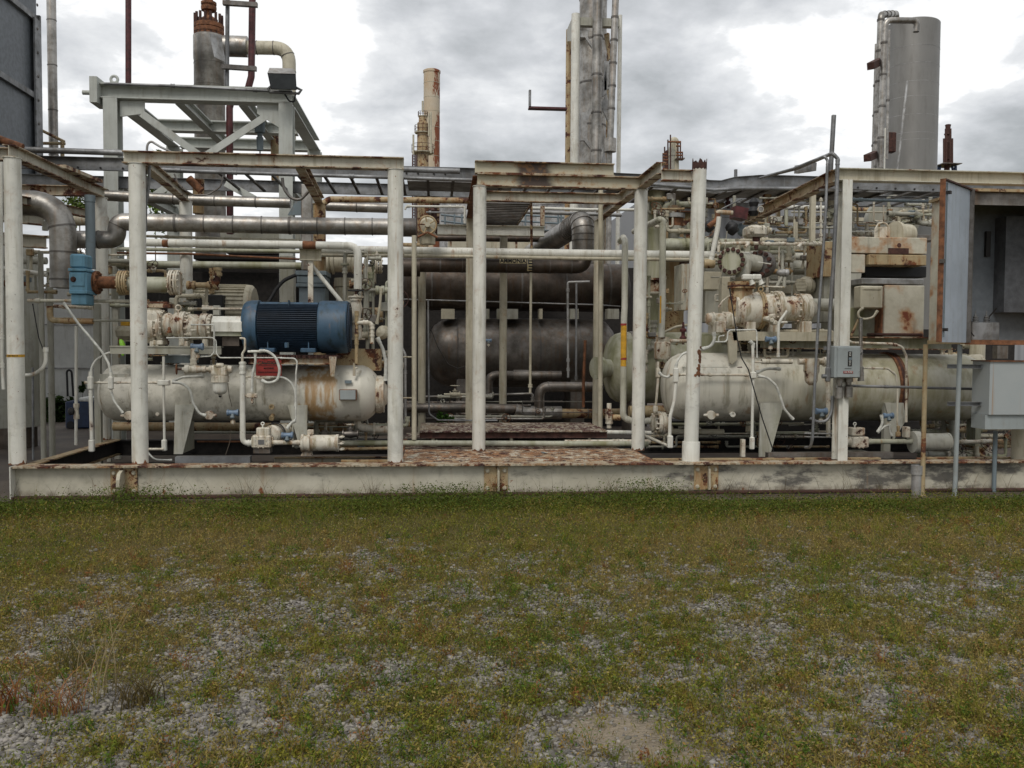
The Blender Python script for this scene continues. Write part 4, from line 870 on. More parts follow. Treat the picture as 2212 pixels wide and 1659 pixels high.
for (x_, y_, r_) in ((745, 665, 36), (810, 600, 20)):
    mb = MB(); p = W('Q', x_, y_, 10.28); k_ = sz('Q', x_, y_, 10.28, 1); mb.lathe(p-V((.03, 0, 0)), (1, 0, 0), [(0, r_*k_*.6), (.015, r_*k_), (.05, r_*k_), (.06, r_*k_*.5)], 12); part('valve_cap', mb, M['mach'], cp)
mb = MB(); p = W('Q', 578, 250, 10.5); mb.torus(p, (0, 1, 0), .03, .009, 20, 8); mb.cyl(p-V((0, 0, .08)), p-V((0, 0, .03)), .01); part('lifting_eye', mb, M['mach'], cp)
# --- small transmitters ---
def xmitter(label, fr, x, y, Y, w, stem=True, flip=1):
    o = T('pressure_transmitter', label, 'transmitter', 'blue pressure transmitters'); p = W(fr, x, y, Y); k_ = sz(fr, x, y, Y, w)
    mb = MB(); mb.lathe(p-V((k_*.5, 0, 0)), (1, 0, 0), [(0, k_*.2), (k_*.03, k_*.27), (k_*.16, k_*.27), (k_*.18, k_*.23), (k_*.4, k_*.21), (k_*.6, k_*.21), (k_*.8, k_*.23), (k_*.82, k_*.3), (k_*.97, k_*.3), (k_, k_*.24)], 20)
    part('housing', mb, M['xmit'], o); mb = MB(); mb.lathe(p, (0, -.5, -1), [(0, k_*.17), (k_*.3, k_*.15), (k_*.34, k_*.2), (k_*.5, k_*.2), (k_*.55, k_*.1)], 12); part('sensor_body', mb, M['slate'], o)
    mb = MB(); mb.lathe(p-V((0, 0, k_*.5)), (0, 0, -1), [(0, k_*.08), (k_*.15, k_*.08), (k_*.15, k_*.2), (k_*.4, k_*.2), (k_*.4, k_*.07), (k_*.55, k_*.07)], 10)
    if stem: part('manifold', mb, M['mach'], o)
    return o
xmitter('blue transmitter clamped to the grey machine bed below the compressor', 'K', 90, 490, 10.15, 125)
xmitter('pale blue transmitter hanging beside the tall white riser pipe', 'K', 450, 1155, 10.1, 120)
xmitter('blue transmitter beside the small gear pump', 'K', 998, 1382, 9.98, 118, False)
xmitter('blue grey transmitter on tubing right of the leaning post', 'M', 2075, 415, 10.2, 110)
xmitter('dusty transmitter behind the two long bent conduits', 'N', 170, 1140, 10.0, 120)
xmitter('blue transmitter fixed to a grey plate right of the H column', 'N', 845, 1185, 10.1, 105)
# --- valve, strainer, risers ---
p = W('Q', 810, 1205, 10.1); o = T('globe_valve', 'rust ringed globe valve with a small rusted handwheel on its left', 'valve', 'valves on the left unit')
mb = MB(); k_ = sz('Q', 800, 1200, 10.1, 1); mb.lathe(W('Q', 640, 1205, 10.1), (1, 0, 0), [(0, 30*k_), (40*k_, 35*k_), (40*k_, 70*k_), (105*k_, 70*k_), (105*k_, 55*k_), (170*k_, 68*k_), (240*k_, 58*k_), (300*k_, 42*k_), (300*k_, 55*k_), (360*k_, 55*k_), (360*k_, 36*k_), (450*k_, 36*k_)], 18); part('body', mb, M['mach'], o)
mb = MB(); mb.cyl(W('Q', 560, 1205, 10.1), W('Q', 645, 1205, 10.1), 14*k_, seg=8); part('stem', mb, M['rustD'], o)
mb = MB(); wheel(mb, W('Q', 550, 1205, 10.1), (1, .15, 0), 75*k_, .006); part('handwheel', mb, M['rust'], o)
pipe('short white riser from the globe valve up behind the blue transmitter', 'Q', [(812, 1160), (812, 880)], 10.13, 82, 'mach', fits=(.25,), fs=1.3)
fl = T('oil_strainer', 'white oil strainer with a round bottomed bowl in front of the tank', 'strainer')
p = W('Q', 1225, 1230, 10.1); k_ = sz('Q', 1225, 1230, 10.1, 1); mb = MB(); mb.cbox((p.x, 10.1, p.z), (235*k_, 210*k_, 150*k_), .012); mb.lathe(W('Q', 1225, 1160, 10.1), (0, 0, 1), [(0, 125*k_), (22*k_, 125*k_), (22*k_, 60*k_), (50*k_, 55*k_)], 20)
mb.lathe(W('Q', 1060, 1205, 10.1), (1, 0, 0), [(0, 58*k_), (50*k_, 58*k_), (60*k_, 48*k_), (260*k_, 52*k_), (280*k_, 62*k_), (345*k_, 55*k_)], 16); part('head', mb, M['mach'], fl)
mb = MB(); mb.lathe(W('Q', 1225, 1300, 10.1), (0, 0, -1), [(0, 132*k_), (8*k_, 138*k_), (105*k_, 134*k_), (108*k_, 118*k_)], 24); part('clamp_ring', mb, M['mach'], fl)
mb = MB(); mb.lathe(W('Q', 1228, 1408, 10.1), (0, 0, -1), [(0, 112*k_), (120*k_, 110*k_), (150*k_, 100*k_), (178*k_, 72*k_), (190*k_, 30*k_), (205*k_, 20*k_)], 24); part('bowl', mb, M['white'], fl)
mb = MB(); a = W('Q', 1228, 1620, 10.4); mb.lathe(a, (0, -1, .0), [(0, .018), (.004, .018)], 12); part('drain_plug', mb, M['ink'], fl)
pipe('tall white riser pipe in front of the tank, turning right into the gear pump', 'K', [(548, 640), (548, 1462), (700, 1462)], 10.05, 56, 'white', R=1.1, fits=(.04, .1, .93, .995), fs=1.3)
pipe('thin white riser above the pipe union, beside the red sign', 'K', [(545, 560), (545, 665)], 10.05, 26, 'mach', R=1.5)
pipe('bent white tube rising beside the coupling guard pedestal', 'K', [(520, 405), (572, 405), (572, 520), (545, 560)], 10.1, 22, 'mach', R=1.5)
# gear pump group
gp = T('gear_pump', 'small white gear pump with a bolted cover and lifting eye in front of the tank', 'pump')
k_ = sz('K', 740, 1420, 10.0, 1); c0 = W('K', 742, 1445, 10.0); mb = MB(); mb.cbox((c0.x, 10.03, c0.z), (190*k_, 150*k_, 130*k_), .015); mb.lathe(c0+V((0, -.045, 0)), (0, -1, 0), [(-.03, 62*k_), (0, 62*k_), (.006, 56*k_), (.012, 50*k_)], 24)
mb.cbox((W('K', 755, 1345, 10).x, 10.03, W('K', 755, 1345, 10).z), (130*k_, 110*k_, 80*k_), .01); mb.lathe(W('K', 640, 1445, 10.03), (1, 0, 0), [(0, 45*k_), (30*k_, 45*k_), (30*k_, 30*k_), (180*k_, 30*k_), (185*k_, 48*k_), (215*k_, 48*k_)], 14); part('body', mb, M['mach'], gp)
for i in range(8):
    an = .39+i*.785; mb = MB(); unbolt(mb, c0+V((math.cos(an)*60*k_, -.055, math.sin(an)*60*k_)), (0, -1, 0), .009); part('cover_bolt', mb, M['mach'], gp)
mb = MB(); mb.cbox((c0.x+.003, 9.938, c0.z), (58*k_, .004, 46*k_)); part('nameplate', mb, M['galv'], gp)
mb = MB(); e_ = W('K', 750, 1266, 10.0); mb.torus(e_, (0, 1, 0), .016, .007, 16, 8); mb.cyl(e_-V((0, 0, .05)), e_-V((0, 0, .015)), .008); part('lifting_eye', mb, M['white'], gp)
mb = MB(); mb.box((c0.x-.09, 9.98, c0.z-.13), (c0.x+.09, 10.12, c0.z-.08)); part('foot', mb, M['cladD'], gp)
pm = T('pump_motor', 'cream and black finned pump motor behind the small gear pump', 'pump motor')
c1 = W('K', 845, 1370, 10.25); mb = MB(); mb.lathe(c1, (-.35, -1, 0), [(-.3, 88*k_), (-.06, 88*k_), (.0, 95*k_), (.02, 80*k_), (.03, 30*k_)], 28); part('body', mb, M['mach'], pm)
mb = MB()
for i in range(26): an = -1.+i*.15; d_ = V((math.cos(an), .0, math.sin(an))); mb.cyl(c1+V((.02, .05, 0))+d_*86*k_, c1+V((.03, .02, 0))+d_*112*k_, .005, seg=5)
mb.torus(c1+V((.03, .04, 0)), (.35, 1, 0), 112*k_, .008, 32, 6, ); part('cooling_fins', mb, M['black'], pm)
pipe('white pump discharge pipe leading to the barrel shaped filter', 'K', [(850, 1455), (1150, 1455)], 10.0, 52, 'mach', fits=(.93,), fs=1.1)
bf = T('barrel_filter', 'white barrel shaped oil filter lying below the tank, bolted at its right end', 'filter')
mb = MB(); seg_lathe(mb, 'K', 1140, 1520, (1460, 1460), 10.0, [(1140, 82), (1143, 92), (1165, 92), (1167, 82), (1205, 82), (1207, 97), (1232, 97), (1234, 82), (1490, 82), (1492, 88), (1515, 88), (1520, 50)], 30); part('barrel', mb, M['mach'], bf)
for i in range(6):
    an = i*1.047; p = W('K', 1518, 1460, 10.0)+V((0, math.cos(an)*72*k_, math.sin(an)*72*k_)); mb = MB(); mb.lathe(p, (1, 0, 0), [(0, .008), (.02, .008), (.02, .015), (.045, .015), (.045, .007), (.06, .007)], 6); part('end_bolt', mb, M['mach'], bf)
mb = MB(); p = W('K', 1232, 1350, 10.0); mb.cbox((p.x, 10.0, p.z), (62*k_, 60*k_, 50*k_), .006); part('top_port', mb, M['mach'], bf)
mb = MB(); p = W('K', 1150, 1590, 10.0); mb.prism([p+V((-.02, 0, 0)), p+V((.1, 0, 0)), p+V((.08, 0, .08)), p+V((.02, 0, .08))], (0, .12, 0)); part('foot', mb, M['mach'], bf)
# tubing
tg = 'thin white instrument tubes'
def thin(label, fr, pts, Y, w=12, mat='cableW', R=2.5, grp=tg): return hose(label, fr, pts, Y, w, mat, R, 'tube', 'tube', (0, 1), grp)
thin('thin tube crossing the coupling guard and dropping beside it', 'Q', [(780, 512), (1130, 512), (1135, 560), (1135, 940), (1080, 1003), (930, 1008)], 10.18, 22)
thin('thin tube running right from the compressor and along under the blue motor', 'Q', [(400, 718), (1110, 712), (1165, 760), (1172, 960), (1220, 1026), (2180, 1026), (2190, 1026)], 10.12, 20)
thin('thin tube dropping to the saddle leg right of the red sign', 'K', [(930, 605), (1070, 608), (1098, 640), (1085, 760), (1083, 1230)], 10.12, 16)
hose('looping flexible conduit in front of the red sign', 'K', [(720, 535), (790, 530), (880, 590), (925, 720), (900, 835), (800, 858), (740, 830)], 10.0, 28)
hose('flexible conduit dropping straight beside the riser pipe', 'K', [(675, 550), (676, 650), (645, 770), (640, 940)], 10.02, 24)
hose('flexible conduit arching over the tank right of the red sign', 'K', [(830, 797), (960, 797), (1040, 850), (1078, 940), (1080, 1100)], 10.28, 24)
hose('flexible conduit curving up from the pump transmitter', 'K', [(1080, 1235), (1035, 1260), (1000, 1310)], 10.0, 26)
hose('flexible conduit curving down the tank to the round switch at the left saddle', 'J', [(1740, 848), (1840, 858), (1915, 920), (1945, 1060), (2010, 1165), (2070, 1182)], 10.25, 26)
hose('flexible conduit curving up right from the cross fitting', 'J', [(1745, 835), (1840, 795), (2000, 788), (2050, 788)], 10.3, 26)
hose('long flexible conduit sweeping down from the pipe rack to the tank top', 'J', [(640, 50), (700, 130), (790, 260), (910, 400), (1030, 545), (1095, 660), (1118, 760)], 10.2, 26)
hose('flexible conduit arching left from the compressor end to the left riser', 'J', [(1300, 515), (1080, 555), (970, 620), (925, 690), (915, 770)], 10.35, 24)
hose('flexible conduit running down from the second riser to the hidden round switch', 'J', [(1118, 940), (1150, 1040), (1235, 1155)], 10.2, 22)
hose('flexible conduit dropping behind the right end of the blue motor', 'K', [(1905, 400), (1960, 510), (1990, 640), (1988, 830)], 10.6, 34)
hose('flexible conduit looping from the middle deck rail', 'J', [(1490, 1560), (1560, 1630), (1730, 1632)], 9.8, 18)
thin('thin copper line hanging from the transmitter to the sump', 'K', [(430, 1330), (420, 1450), (370, 1600), (330, 1640)], 10.0, 8, 'wire')
thin('thin copper line hanging behind the strainer', 'K', [(400, 860), (412, 980), (440, 1090)], 10.15, 7, 'wire')
def rswitch(label, fr, x, y, Y, w):
    o = T('round_switch', label, 'level switch', 'round white level switches'); p = W(fr, x, y, Y); k_ = sz(fr, x, y, Y, w)/2; mb = MB()
    mb.lathe(p+V((0, .05, 0)), (0, -1, 0), [(0, k_*.8), (.02, k_), (.06, k_), (.068, k_*.9)], 24); part('cap', mb, M['mach'], o)
    mb = MB(); mb.lathe(p-V((k_*1.7, 0, 0)), (1, 0, 0), [(0, k_*.25), (k_*.3, k_*.32), (k_*.8, k_*.32), (k_*2.6, k_*.32), (k_*2.9, k_*.36), (k_*3.3, k_*.36)], 10); part('port', mb, M['mach'], o)
rswitch('round level switch on the tank beside the left saddle leg', 'J', 2108, 1182, 10.33, 92); rswitch('round level switch half hidden by the second post', 'J', 1300, 1186, 10.3, 96); rswitch('round level switch on the lower front of the right tank', 'M', 1476, 1180, 10.2, 92)
# conduits and LB fittings left of / on the tank
cg = 'white rigid conduits'
def lb(mb, fr, x0, y0, x1, y1, Y):
    a = W(fr, x0, y0, Y); b_ = W(fr, x1, y1, Y); mb.cbox(((a.x+b_.x)/2, Y, (a.z+b_.z)/2), (abs(b_.x-a.x), abs(min(b_.x-a.x, a.z-b_.z, key=abs)), abs(a.z-b_.z)), .009)
def conduit(label, fr, pts, Y, w, mat='white', lbs=(), R=1.6, fits=(), **k):
    mb = MB(); P_, r = tube(mb, fr, pts, Y, w, R); L_ = plen(P_)
    for f_ in fits:
        p, t_ = along(P_, f_*L_); mb.lathe(p-t_*r*1.2, t_, [(0, r), (0, r*1.4), (r*2.4, r*1.4), (r*2.4, r)], 10, False)
    for q_ in lbs: lb(mb, fr, *q_, Y-r*.3)
    return one('conduit', mb, M[mat], label, 'conduit', cg if mat in ('white', 'mach', 'cream') else None, )
conduit('level white conduit crossing the tank end between its fittings', 'J', [(850, 852), (1590, 852)], 10.22, 22, 'mach', fits=(.02, .2, .45, .97))
conduit('left riser conduit with long fittings at top and bottom', 'J', [(912, 740), (912, 920), (925, 1420)], 10.15, 38, 'white', lbs=((885, 790, 938, 920), (896, 1425, 952, 1548)))
conduit('short riser conduit with a fitting at the tank end', 'J', [(1118, 750), (1118, 945)], 10.15, 30, 'white', lbs=((1092, 790, 1142, 918),))
conduit('riser conduit with a cross fitting left of the saddle leg', 'J', [(1648, 590), (1648, 850), (1657, 1440)], 10.15, 26, 'white', lbs=((1590, 825, 1712, 880), (1630, 1425, 1680, 1540)), fits=(.25,))
conduit('low conduit running left into the long fitting by the saddle leg', 'J', [(1490, 1522), (1650, 1522)], 10.12, 26, 'mach')
conduit('hooked white conduit standing beside the first post', 'J', [(180, 778), (330, 778), (460, 690), (460, 515)], 9.75, 38, 'white', R=5, fits=(.99,))
conduit('fitting and conduit over the red sign', 'K', [(600, 540), (735, 540)], 10.0, 26, 'white', lbs=((625, 525, 735, 552),)); conduit('flat fitting under the red sign', 'K', [(580, 795), (880, 797)], 10.25, 14, 'mach', lbs=((685, 786, 830, 818),))
conduit('small bracket and clamp holding the riser pipe and conduit', 'K', [(520, 985), (690, 985)], 10.05, 20, 'mach', lbs=((590, 960, 695, 1008), (632, 1010, 658, 1065)))
# red sign
sg = T('warning_sign', 'small faded red warning sign behind the looping white conduit', 'sign'); a = W('K', 683, 610, 10.27); b_ = W('K', 940, 783, 10.27)
mb = MB(); mb.box((a.x, 10.262, b_.z), (b_.x, 10.27, a.z)); part('plate', mb, M['sign'], sg); cx = (a.x+b_.x)/2; hgt_ = a.z-b_.z
text('CAUTION', (cx, 10.26, a.z-hgt_*.25), hgt_*.27, M['ink'], sg); text('MACHINE', (cx, 10.26, a.z-hgt_*.56), hgt_*.13, M['ink'], sg); text('STARTS AUTOMATICALLY', (cx, 10.26, a.z-hgt_*.8), hgt_*.105, M['ink'], sg)
mb = MB(); mb.box((a.x+.02, 10.259, a.z-hgt_*.42), (b_.x-.02, 10.2615, a.z-hgt_*.39)); part('rule', mb, M['inkR'], sg)
# --- valve tree right of the motor ---
dp = pipe('white discharge pipe bent down right of the blue motor', 'F', [(-440, 1022), (850, 1040), (1708, 1055), (1708, 1490)], 10.9, 80, 'white', R=1.3, seg=16, group='long overhead white pipes')
for fr_, x0_, x1_ in (('F', 1155, 1288), ('F', -255, -195)):
    p, q_ = W(fr_, x0_, 1030+x0_*.013, 10.9), W(fr_, x1_, 1030+x1_*.013, 10.9); mb = MB(); k_ = sz('F', 0, 1030, 10.9, 41.5); mb.lathe(p, q_-p, [(0, k_-.001), (.003, k_), ((q_-p).length, k_)], 18, False); part('rust_band', mb, M['rust'], dp)
valve('white angle valve with a black handwheel under the bent white pipe', W('K', 1690, 100, 10.9), (0, 0, 1), .055, (0, -.1, 1), 'mach', 'black', .09, .22, 'angle_valve', 'valves on the left unit')
mb = MB(); mb.lathe(W('K', 1690, 320, 10.85), (0, 0, 1), [(-.12, .11), (-.1, .11), (-.1, .07), (.0, .075), (.08, .06), (.08, .09), (.1, .09), (.1, .05), (.2, .05)], 20); one('check_valve', mb, M['mach'], 'bolted cream check valve body behind the thin rusty riser', 'valve', 'valves on the left unit')
for i, (x_, y_) in enumerate(((1655, 430), (1745, 430), (1800, 440))):
    pass
pipe('thin rust spotted riser with unions right of the blue motor', 'K', [(1697, 130), (1695, 660)], 10.4, 36, 'creamR', fits=(.05, .22, .45, .6), fs=1.35)
pipe('small white relief elbow with a rusty union and yellow tip', 'K', [(1700, 248), (1850, 248), (1850, 460)], 10.4, 44, 'mach', R=1., fits=(.25, .5, .72), fs=1.3)
mb = MB(); mb.lathe(W('K', 1965, 350, 10.9), (-.5, -.6, .3), [(-.06, .05), (0, .09), (.05, .075), (.08, .03)], 20); one('vent_hood', mb, M['cream'], 'round cream vent cap beside the third post', 'vent cap')
# pipes under the tank
pipe('broad dull pipe behind the foot of the left tank', 'P', [(245, 921), (470, 922), (855, 924)], 11.5, 19, 'creamR', group='low pipes under the left tank')
pipe('thin dark pipe below the left tank', 'P', [(420, 934), (850, 936)], 11.3, 6, 'far', group='low pipes under the left tank')
pipe('thin rust brown pipe low behind the left saddle leg', 'K', [(90, 1446), (530, 1446)], 10.9, 18, 'rust', group='low pipes under the left tank')
pipe('rusty horizontal angle bar low behind the third post', 'K', [(1540, 1522), (2010, 1512)], 10.9, 34, 'creamR', group='low pipes under the left tank')
pipe('mottled pipe running right from the barrel filter below the walkway', 'P', [(735, 957), (900, 957), (1400, 959)], 10.9, 12, 'olive', fits=(.3,), fs=1.15, group='low pipes under the left tank')
pipe('white elbow pipe with a heavy flange leaving the underside of the tank', 'K', [(1700, 1150), (1700, 1300), (1850, 1320), (2120, 1325)], 10.9, 75, 'mach', R=1.1, flg=(.55,), group='low pipes under the left tank')
valve('small dark flanged valve between the barrel filter and the low pipes', W('K', 1635, 1370, 10.6), (1, 0, 0), .035, (0, 0, 1), 'cladD', 'mach', .05, .12, 'flanged_valve', 'valves on the left unit')
# --- left pipe rack: insulated elbow line ---

mb = MB(); P_ = fil(P3('E', [(-700, 610), (635, 625), (640, 1480)], 10.95), sz('E', 640, 800, 10.95, 330), 9); mb.sweep(P_, sz('E', 640, 900, 10.95, 126), 28); mb.mat(1)
L_ = plen(P_)
for d_ in (L_-.72, L_-.42, L_-.10, L_-1.35, L_-1.9): ringat(mb, P_, sz('E', 640, 900, 10.95, 126), d_, .02, .006, 28)
one('insulated_pipe', mb, [M['clad'], M['band']], 'big dull metal clad elbow pipe dropping behind the blue actuator', 'pipe', 'large metal clad pipes')
mb = MB(); r_ = sz('E', 1000, 990, 11.2, 94); P_ = fil([W('E', 700, 990, 11.15), W('E', 1178, 992, 11.15), W('E', 1178, 812, 11.15), W('F', 1000, 850, 11.35), W('G', 395, 866, 11.4)], r_*1.9, 8); mb.sweep(P_, r_*.93, 28); mb.mat(1); L_ = plen(P_)
for i in range(1, 13): ringat(mb, P_, r_*.93, i*L_/12.6, .03 if i in (4, 8) else .014, .006, 28)
one('insulated_pipe', mb, [M['clad'], M['band']], 'long banded metal clad pipe crossing the motor bay, stepped elbow at its left', 'pipe', 'large metal clad pipes')
ac = T('valve_actuator', 'bright blue boxy valve actuator left of a rusty flanged pipe', 'actuator')
def bxp(par, name, fr, x0, y0, x1, y1, Y, dep, mat, bev=.006):
    a = W(fr, x0, y0, Y); b_ = W(fr, x1, y1, Y); mb = MB(); mb.cbox(((a.x+b_.x)/2, Y+dep/2, (a.z+b_.z)/2), (abs(b_.x-a.x), dep, abs(a.z-b_.z)), bev); return part(name, mb, M[mat], par)
bxp(ac, 'top_housing', 'E', 697, 1132, 847, 1278, 10.35, .26, 'actu', .02); bxp(ac, 'top_flange', 'E', 682, 1279, 868, 1311, 10.33, .3, 'actu'); bxp(ac, 'gear_case', 'E', 690, 1312, 872, 1536, 10.34, .28, 'actu', .015); bxp(ac, 'lower_flange', 'E', 694, 1500, 876, 1538, 10.325, .31, 'actu'); bxp(ac, 'lower_housing', 'E', 712, 1539, 868, 1650, 10.36, .24, 'actu', .01)
mb = MB(); p = W('E', 742, 1392, 10.34); mb.lathe(p, (0, -1, 0), [(0, .032), (.012, .032), (.014, .02), (.03, .018)], 16); part('position_knob', mb, M['rustD'], ac); bxp(ac, 'raised_panel', 'E', 715, 1330, 850, 1460, 10.33, .02, 'actu', .004)
rp = T('flanged_pipe', 'rusty orange flanged stub pipe running from the blue actuator to a bolted blind flange', 'pipe'); k_ = sz('E', 1000, 1420, 10.6, 1)
mb = MB(); a = W('E', 860, 1420, 10.6); mb.lathe(a, (1, 0, 0), [(0, 60*k_), (100*k_, 60*k_), (100*k_, 62*k_), (345*k_, 62*k_)], 24); part('rusty_pipe', mb, M['rust'], rp)
for x_, mt, rr in ((925, 'rust', 122), (975, 'rust', 118), (1225, 'creamR', 122), (1275, 'creamR', 122), (1735, 'mach', 128), (1790, 'mach', 128)):
    mb = MB(); mb.flange(W('E', x_, 1425, 10.6), (1, 0, 0), rr*k_, 20*k_, 10); part('flange', mb, M[mt], rp)
mb = MB(); mb.lathe(W('E', 1240, 1440, 10.6), (1, 0, 0), [(0, 75*k_), (200*k_, 78*k_), (480*k_, 78*k_)], 24); part('olive_pipe', mb, M['olive'], rp)
# rack pipes on the left
lg = 'horizontal pipes of the left rack'
for lb_, pts, Y, w_, mt, kw in (
    ('white pipe above the rusty flanged stub with rust scabs', [('E', 280, 1605), ('E', 1300, 1612)], 10.7, 36, 'whiteR', dict(fits=(.1,), fs=1.5)),
    ('cream pipe with welded elbow below the blue actuator', [('J', 500, 80), ('J', 505, 225), ('J', 940, 235)], 10.9, 62, 'creamR', dict(R=.9, fits=(.55,), fs=1.1)),
    ('white pipe just under the blue actuator', [('J', 540, 82), ('J', 935, 95)], 10.8, 36, 'mach', dict(fits=(.3, .95), fs=1.4)),
    ('grey pipe between the left rack posts', [('J', 945, 228), ('J', 1310, 226)], 10.9, 26, 'far', {}),
    ('long dull pipe level with the blue actuator top', [('E', 1180, 1235), ('E', 1500, 1240), ('F', 1140, 1255)], 12.9, 72, 'olive', {}),
    ('grey lagged pipe behind the left posts', [('E', -100, 1200), ('E', 470, 1205)], 13.5, 74, 'far', {}),
    ('white sloping pipe behind the left post', [('E', -50, 1270), ('E', 470, 1345)], 12.6, 50, 'white', {}),
    ('thin cream pipe behind the first post', [('E', -50, 970), ('E', 500, 965)], 12.6, 34, 'cream', {}),
    ('cream pipe behind the grey vertical tube', [('E', 750, 800), ('E', 1080, 795)], 12.8, 104, 'cream', {}),
    ('dark rusted pipe low at the left edge', [('E', -50, 1430), ('E', 260, 1430)], 13.8, 60, 'rust', {}),
    ('white pipe running under the metal clad line to the bent discharge', [('E', 1180, 1085), ('F', 1200, 1112)], 11.15, 40, 'olive', dict(group=lg)),
    ('thin rust red pipe along the rack behind the second post', [('E', 1180, 1125), ('F', 0, 1135), ('F', 1140, 1190)], 11.8, 22, 'rust', {}),
    ('thin white line above the overhead pipe', [('E', 1440, 955), ('F', 700, 990), ('F', 1130, 1000)], 11.4, 28, 'cream', dict(fits=(.15, .4, .65, .85), fs=1.4))):
    mb = MB(); P_ = [W(f_, x_, y_, Y) for f_, x_, y_ in pts]; r_ = sz(pts[0][0], pts[0][1], pts[0][2], Y, w_)/2; P_ = fil(P_, r_*2*kw.get('R', 1.5)); mb.sweep(P_, r_, 12)
    for f_ in kw.get('fits', ()):
        p, t_ = along(P_, f_*plen(P_)); F_ = r_*kw.get('fs', 1.4); mb.lathe(p-t_*r_*1.3, t_, [(0, r_), (0, F_), (r_*2.6, F_), (r_*2.6, r_)], 12, False)
    one('pipe', mb, M[mt], lb_, 'pipe', lg)
# uprights of the left rack
ug = 'uprights of the left rack'
for lb_, fr, x_, y0, y1, Y, w_, mt in (('grey capped vertical tube right of the big elbow', 'E', 905, 545, 1290, 10.9, 92, 'slate'), ('stout cream rack upright right of the rusty flange', 'E', 1045, 1095, 1600, 12.6, 90, 'cream'),
    ('pale green rack upright nearest the second post', 'E', 1150, 1080, 1640, 12.9, 66, 'far'), ('slim upright left of the big elbow', 'E', 408, 1110, 1610, 12.4, 52, 'far'), ('second slim upright left of the big elbow', 'E', 500, 1280, 1620, 12.9, 60, 'far')):
    a = W(fr, x_, y0, Y); k_ = sz(fr, x_, y0, Y, w_)/2; mb = MB(); z0 = W(fr, x_, y1, Y).z if Y < 11 else .03; mb.lathe((a.x, Y, z0), (0, 0, 1), [(0, k_), (a.z-z0-.08, k_), (a.z-z0-.08, k_*1.12), (a.z-z0, k_*1.12)] if 'capped' in lb_ else [(0, k_), (a.z-z0, k_)], 16); one('pipe_upright', mb, M[mt], lb_, 'post', ug)
for lb_, x_, Y, w_ in (('grey green upright standing behind the left riser conduit', 978, 11.6, 60), ('pale thin upright behind the tank end', 1082, 12.3, 38), ('grey upright behind the tank saddle box', 1170, 12.6, 52)):
    a = W('J', x_, 60, Y); k_ = sz('J', x_, 60, Y, w_)/2; mb = MB(); mb.box((a.x-k_, Y-k_, .03), (a.x+k_, Y+k_, a.z)); one('rack_upright', mb, M['far'], lb_, 'post', ug)
# white wash-down line with ball valve
mb = MB(); P_ = P3('J', [(768, 280), (766, 1480)], 11.9); mb.sweep(P_, sz('J', 768, 500, 11.9, 16), 10)
wl = T('water_line', 'slim white vertical water pipe with a dark ball valve in front of the blue cooler', 'pipe'); part('pipe', mb, M['white'], wl)
mb = MB(); p = W('J', 770, 1140, 11.9); mb.lathe(p, (0, 0, 1), [(-.1, .025), (-.1, .035), (-.05, .035), (-.03, .028), (.04, .028), (.05, .036), (.10, .036)], 12); vb = part('ball_valve', mb, M['mach'], wl)
mb = MB(); mb.lathe(p+V((-.04, -.03, 0)), (-.6, -1, 0), [(0, .045), (.03, .05), (.05, .02)], 14); part('knob', mb, M['black'], vb)
hose('dark sagging cable between the left wall and the hooked conduit', 'J', [(330, 60), (350, 180), (390, 400), (430, 510)], 12.2, 10, 'black', group=None, name='cable', cat='cable')
pipe('slim white vertical pipe at the far left edge with a union', 'J', [(12, -1500), (20, 600), (35, 920)], 10.2, 34, 'white', fits=(.78, .9), fs=1.35)
# cooler with handle, wall, plants
wa = T('block_wall', 'pale painted panel wall at the back of the left side', 'wall'); a = W('J', 240, -100, 19.5); b_ = W('J', 952, 1250, 19.5)
mb = MB(); mb.box((a.x, 19.5, .026), (b_.x, 19.7, a.z)); part('panel', mb, M['wall'], wa); mb = MB(); z_ = W('J', 600, 708, 19.45).z; mb.box((a.x, 19.47, z_-.015), (b_.x, 19.499, z_+.015)); part('joint_strip', mb, M['galvL'], wa); z_ = W('J', 600, 268, 19.45).z; mb = MB(); mb.box((a.x, 19.48, z_-.012), (b_.x, 19.499, z_+.012)); part('joint_strip', mb, M['galvL'], wa)
cl = T('wheeled_cooler', 'dark blue cooler box with a white lid and tall black pull handle', 'cooler'); Yk = 17.2; a = W('J', 652, 985, Yk); b_ = W('J', 905, 1285, Yk); zk = .03; h_ = a.z-b_.z
mb = MB(); mb.cbox(((a.x+b_.x)/2, Yk+.25, zk+h_*.46), (b_.x-a.x, .5, h_*.9), .02); part('body', mb, M['cool'], cl); mb = MB(); mb.cbox(((a.x+b_.x)/2+.12, Yk+.25, zk+h_*.97), (b_.x-a.x-.25, .5, .08), .02); part('lid', mb, M['tape'], cl)
hp = [W('J', 682, 990, Yk+.1), W('J', 672, 740, Yk+.1), W('J', 695, 722, Yk+.1), W('J', 722, 740, Yk+.1), W('J', 738, 990, Yk+.1)]; mb = MB(); mb.sweep(fil(hp, .05), .02, 8); part('pull_handle', mb, M['black'], cl)
for sx_ in (.1, .6): mb = MB(); mb.lathe((a.x+sx_, Yk-.02, zk+.07), (0, 1, 0), [(0, .07), (.06, .07)], 14); part('wheel', mb, M['black'], cl)
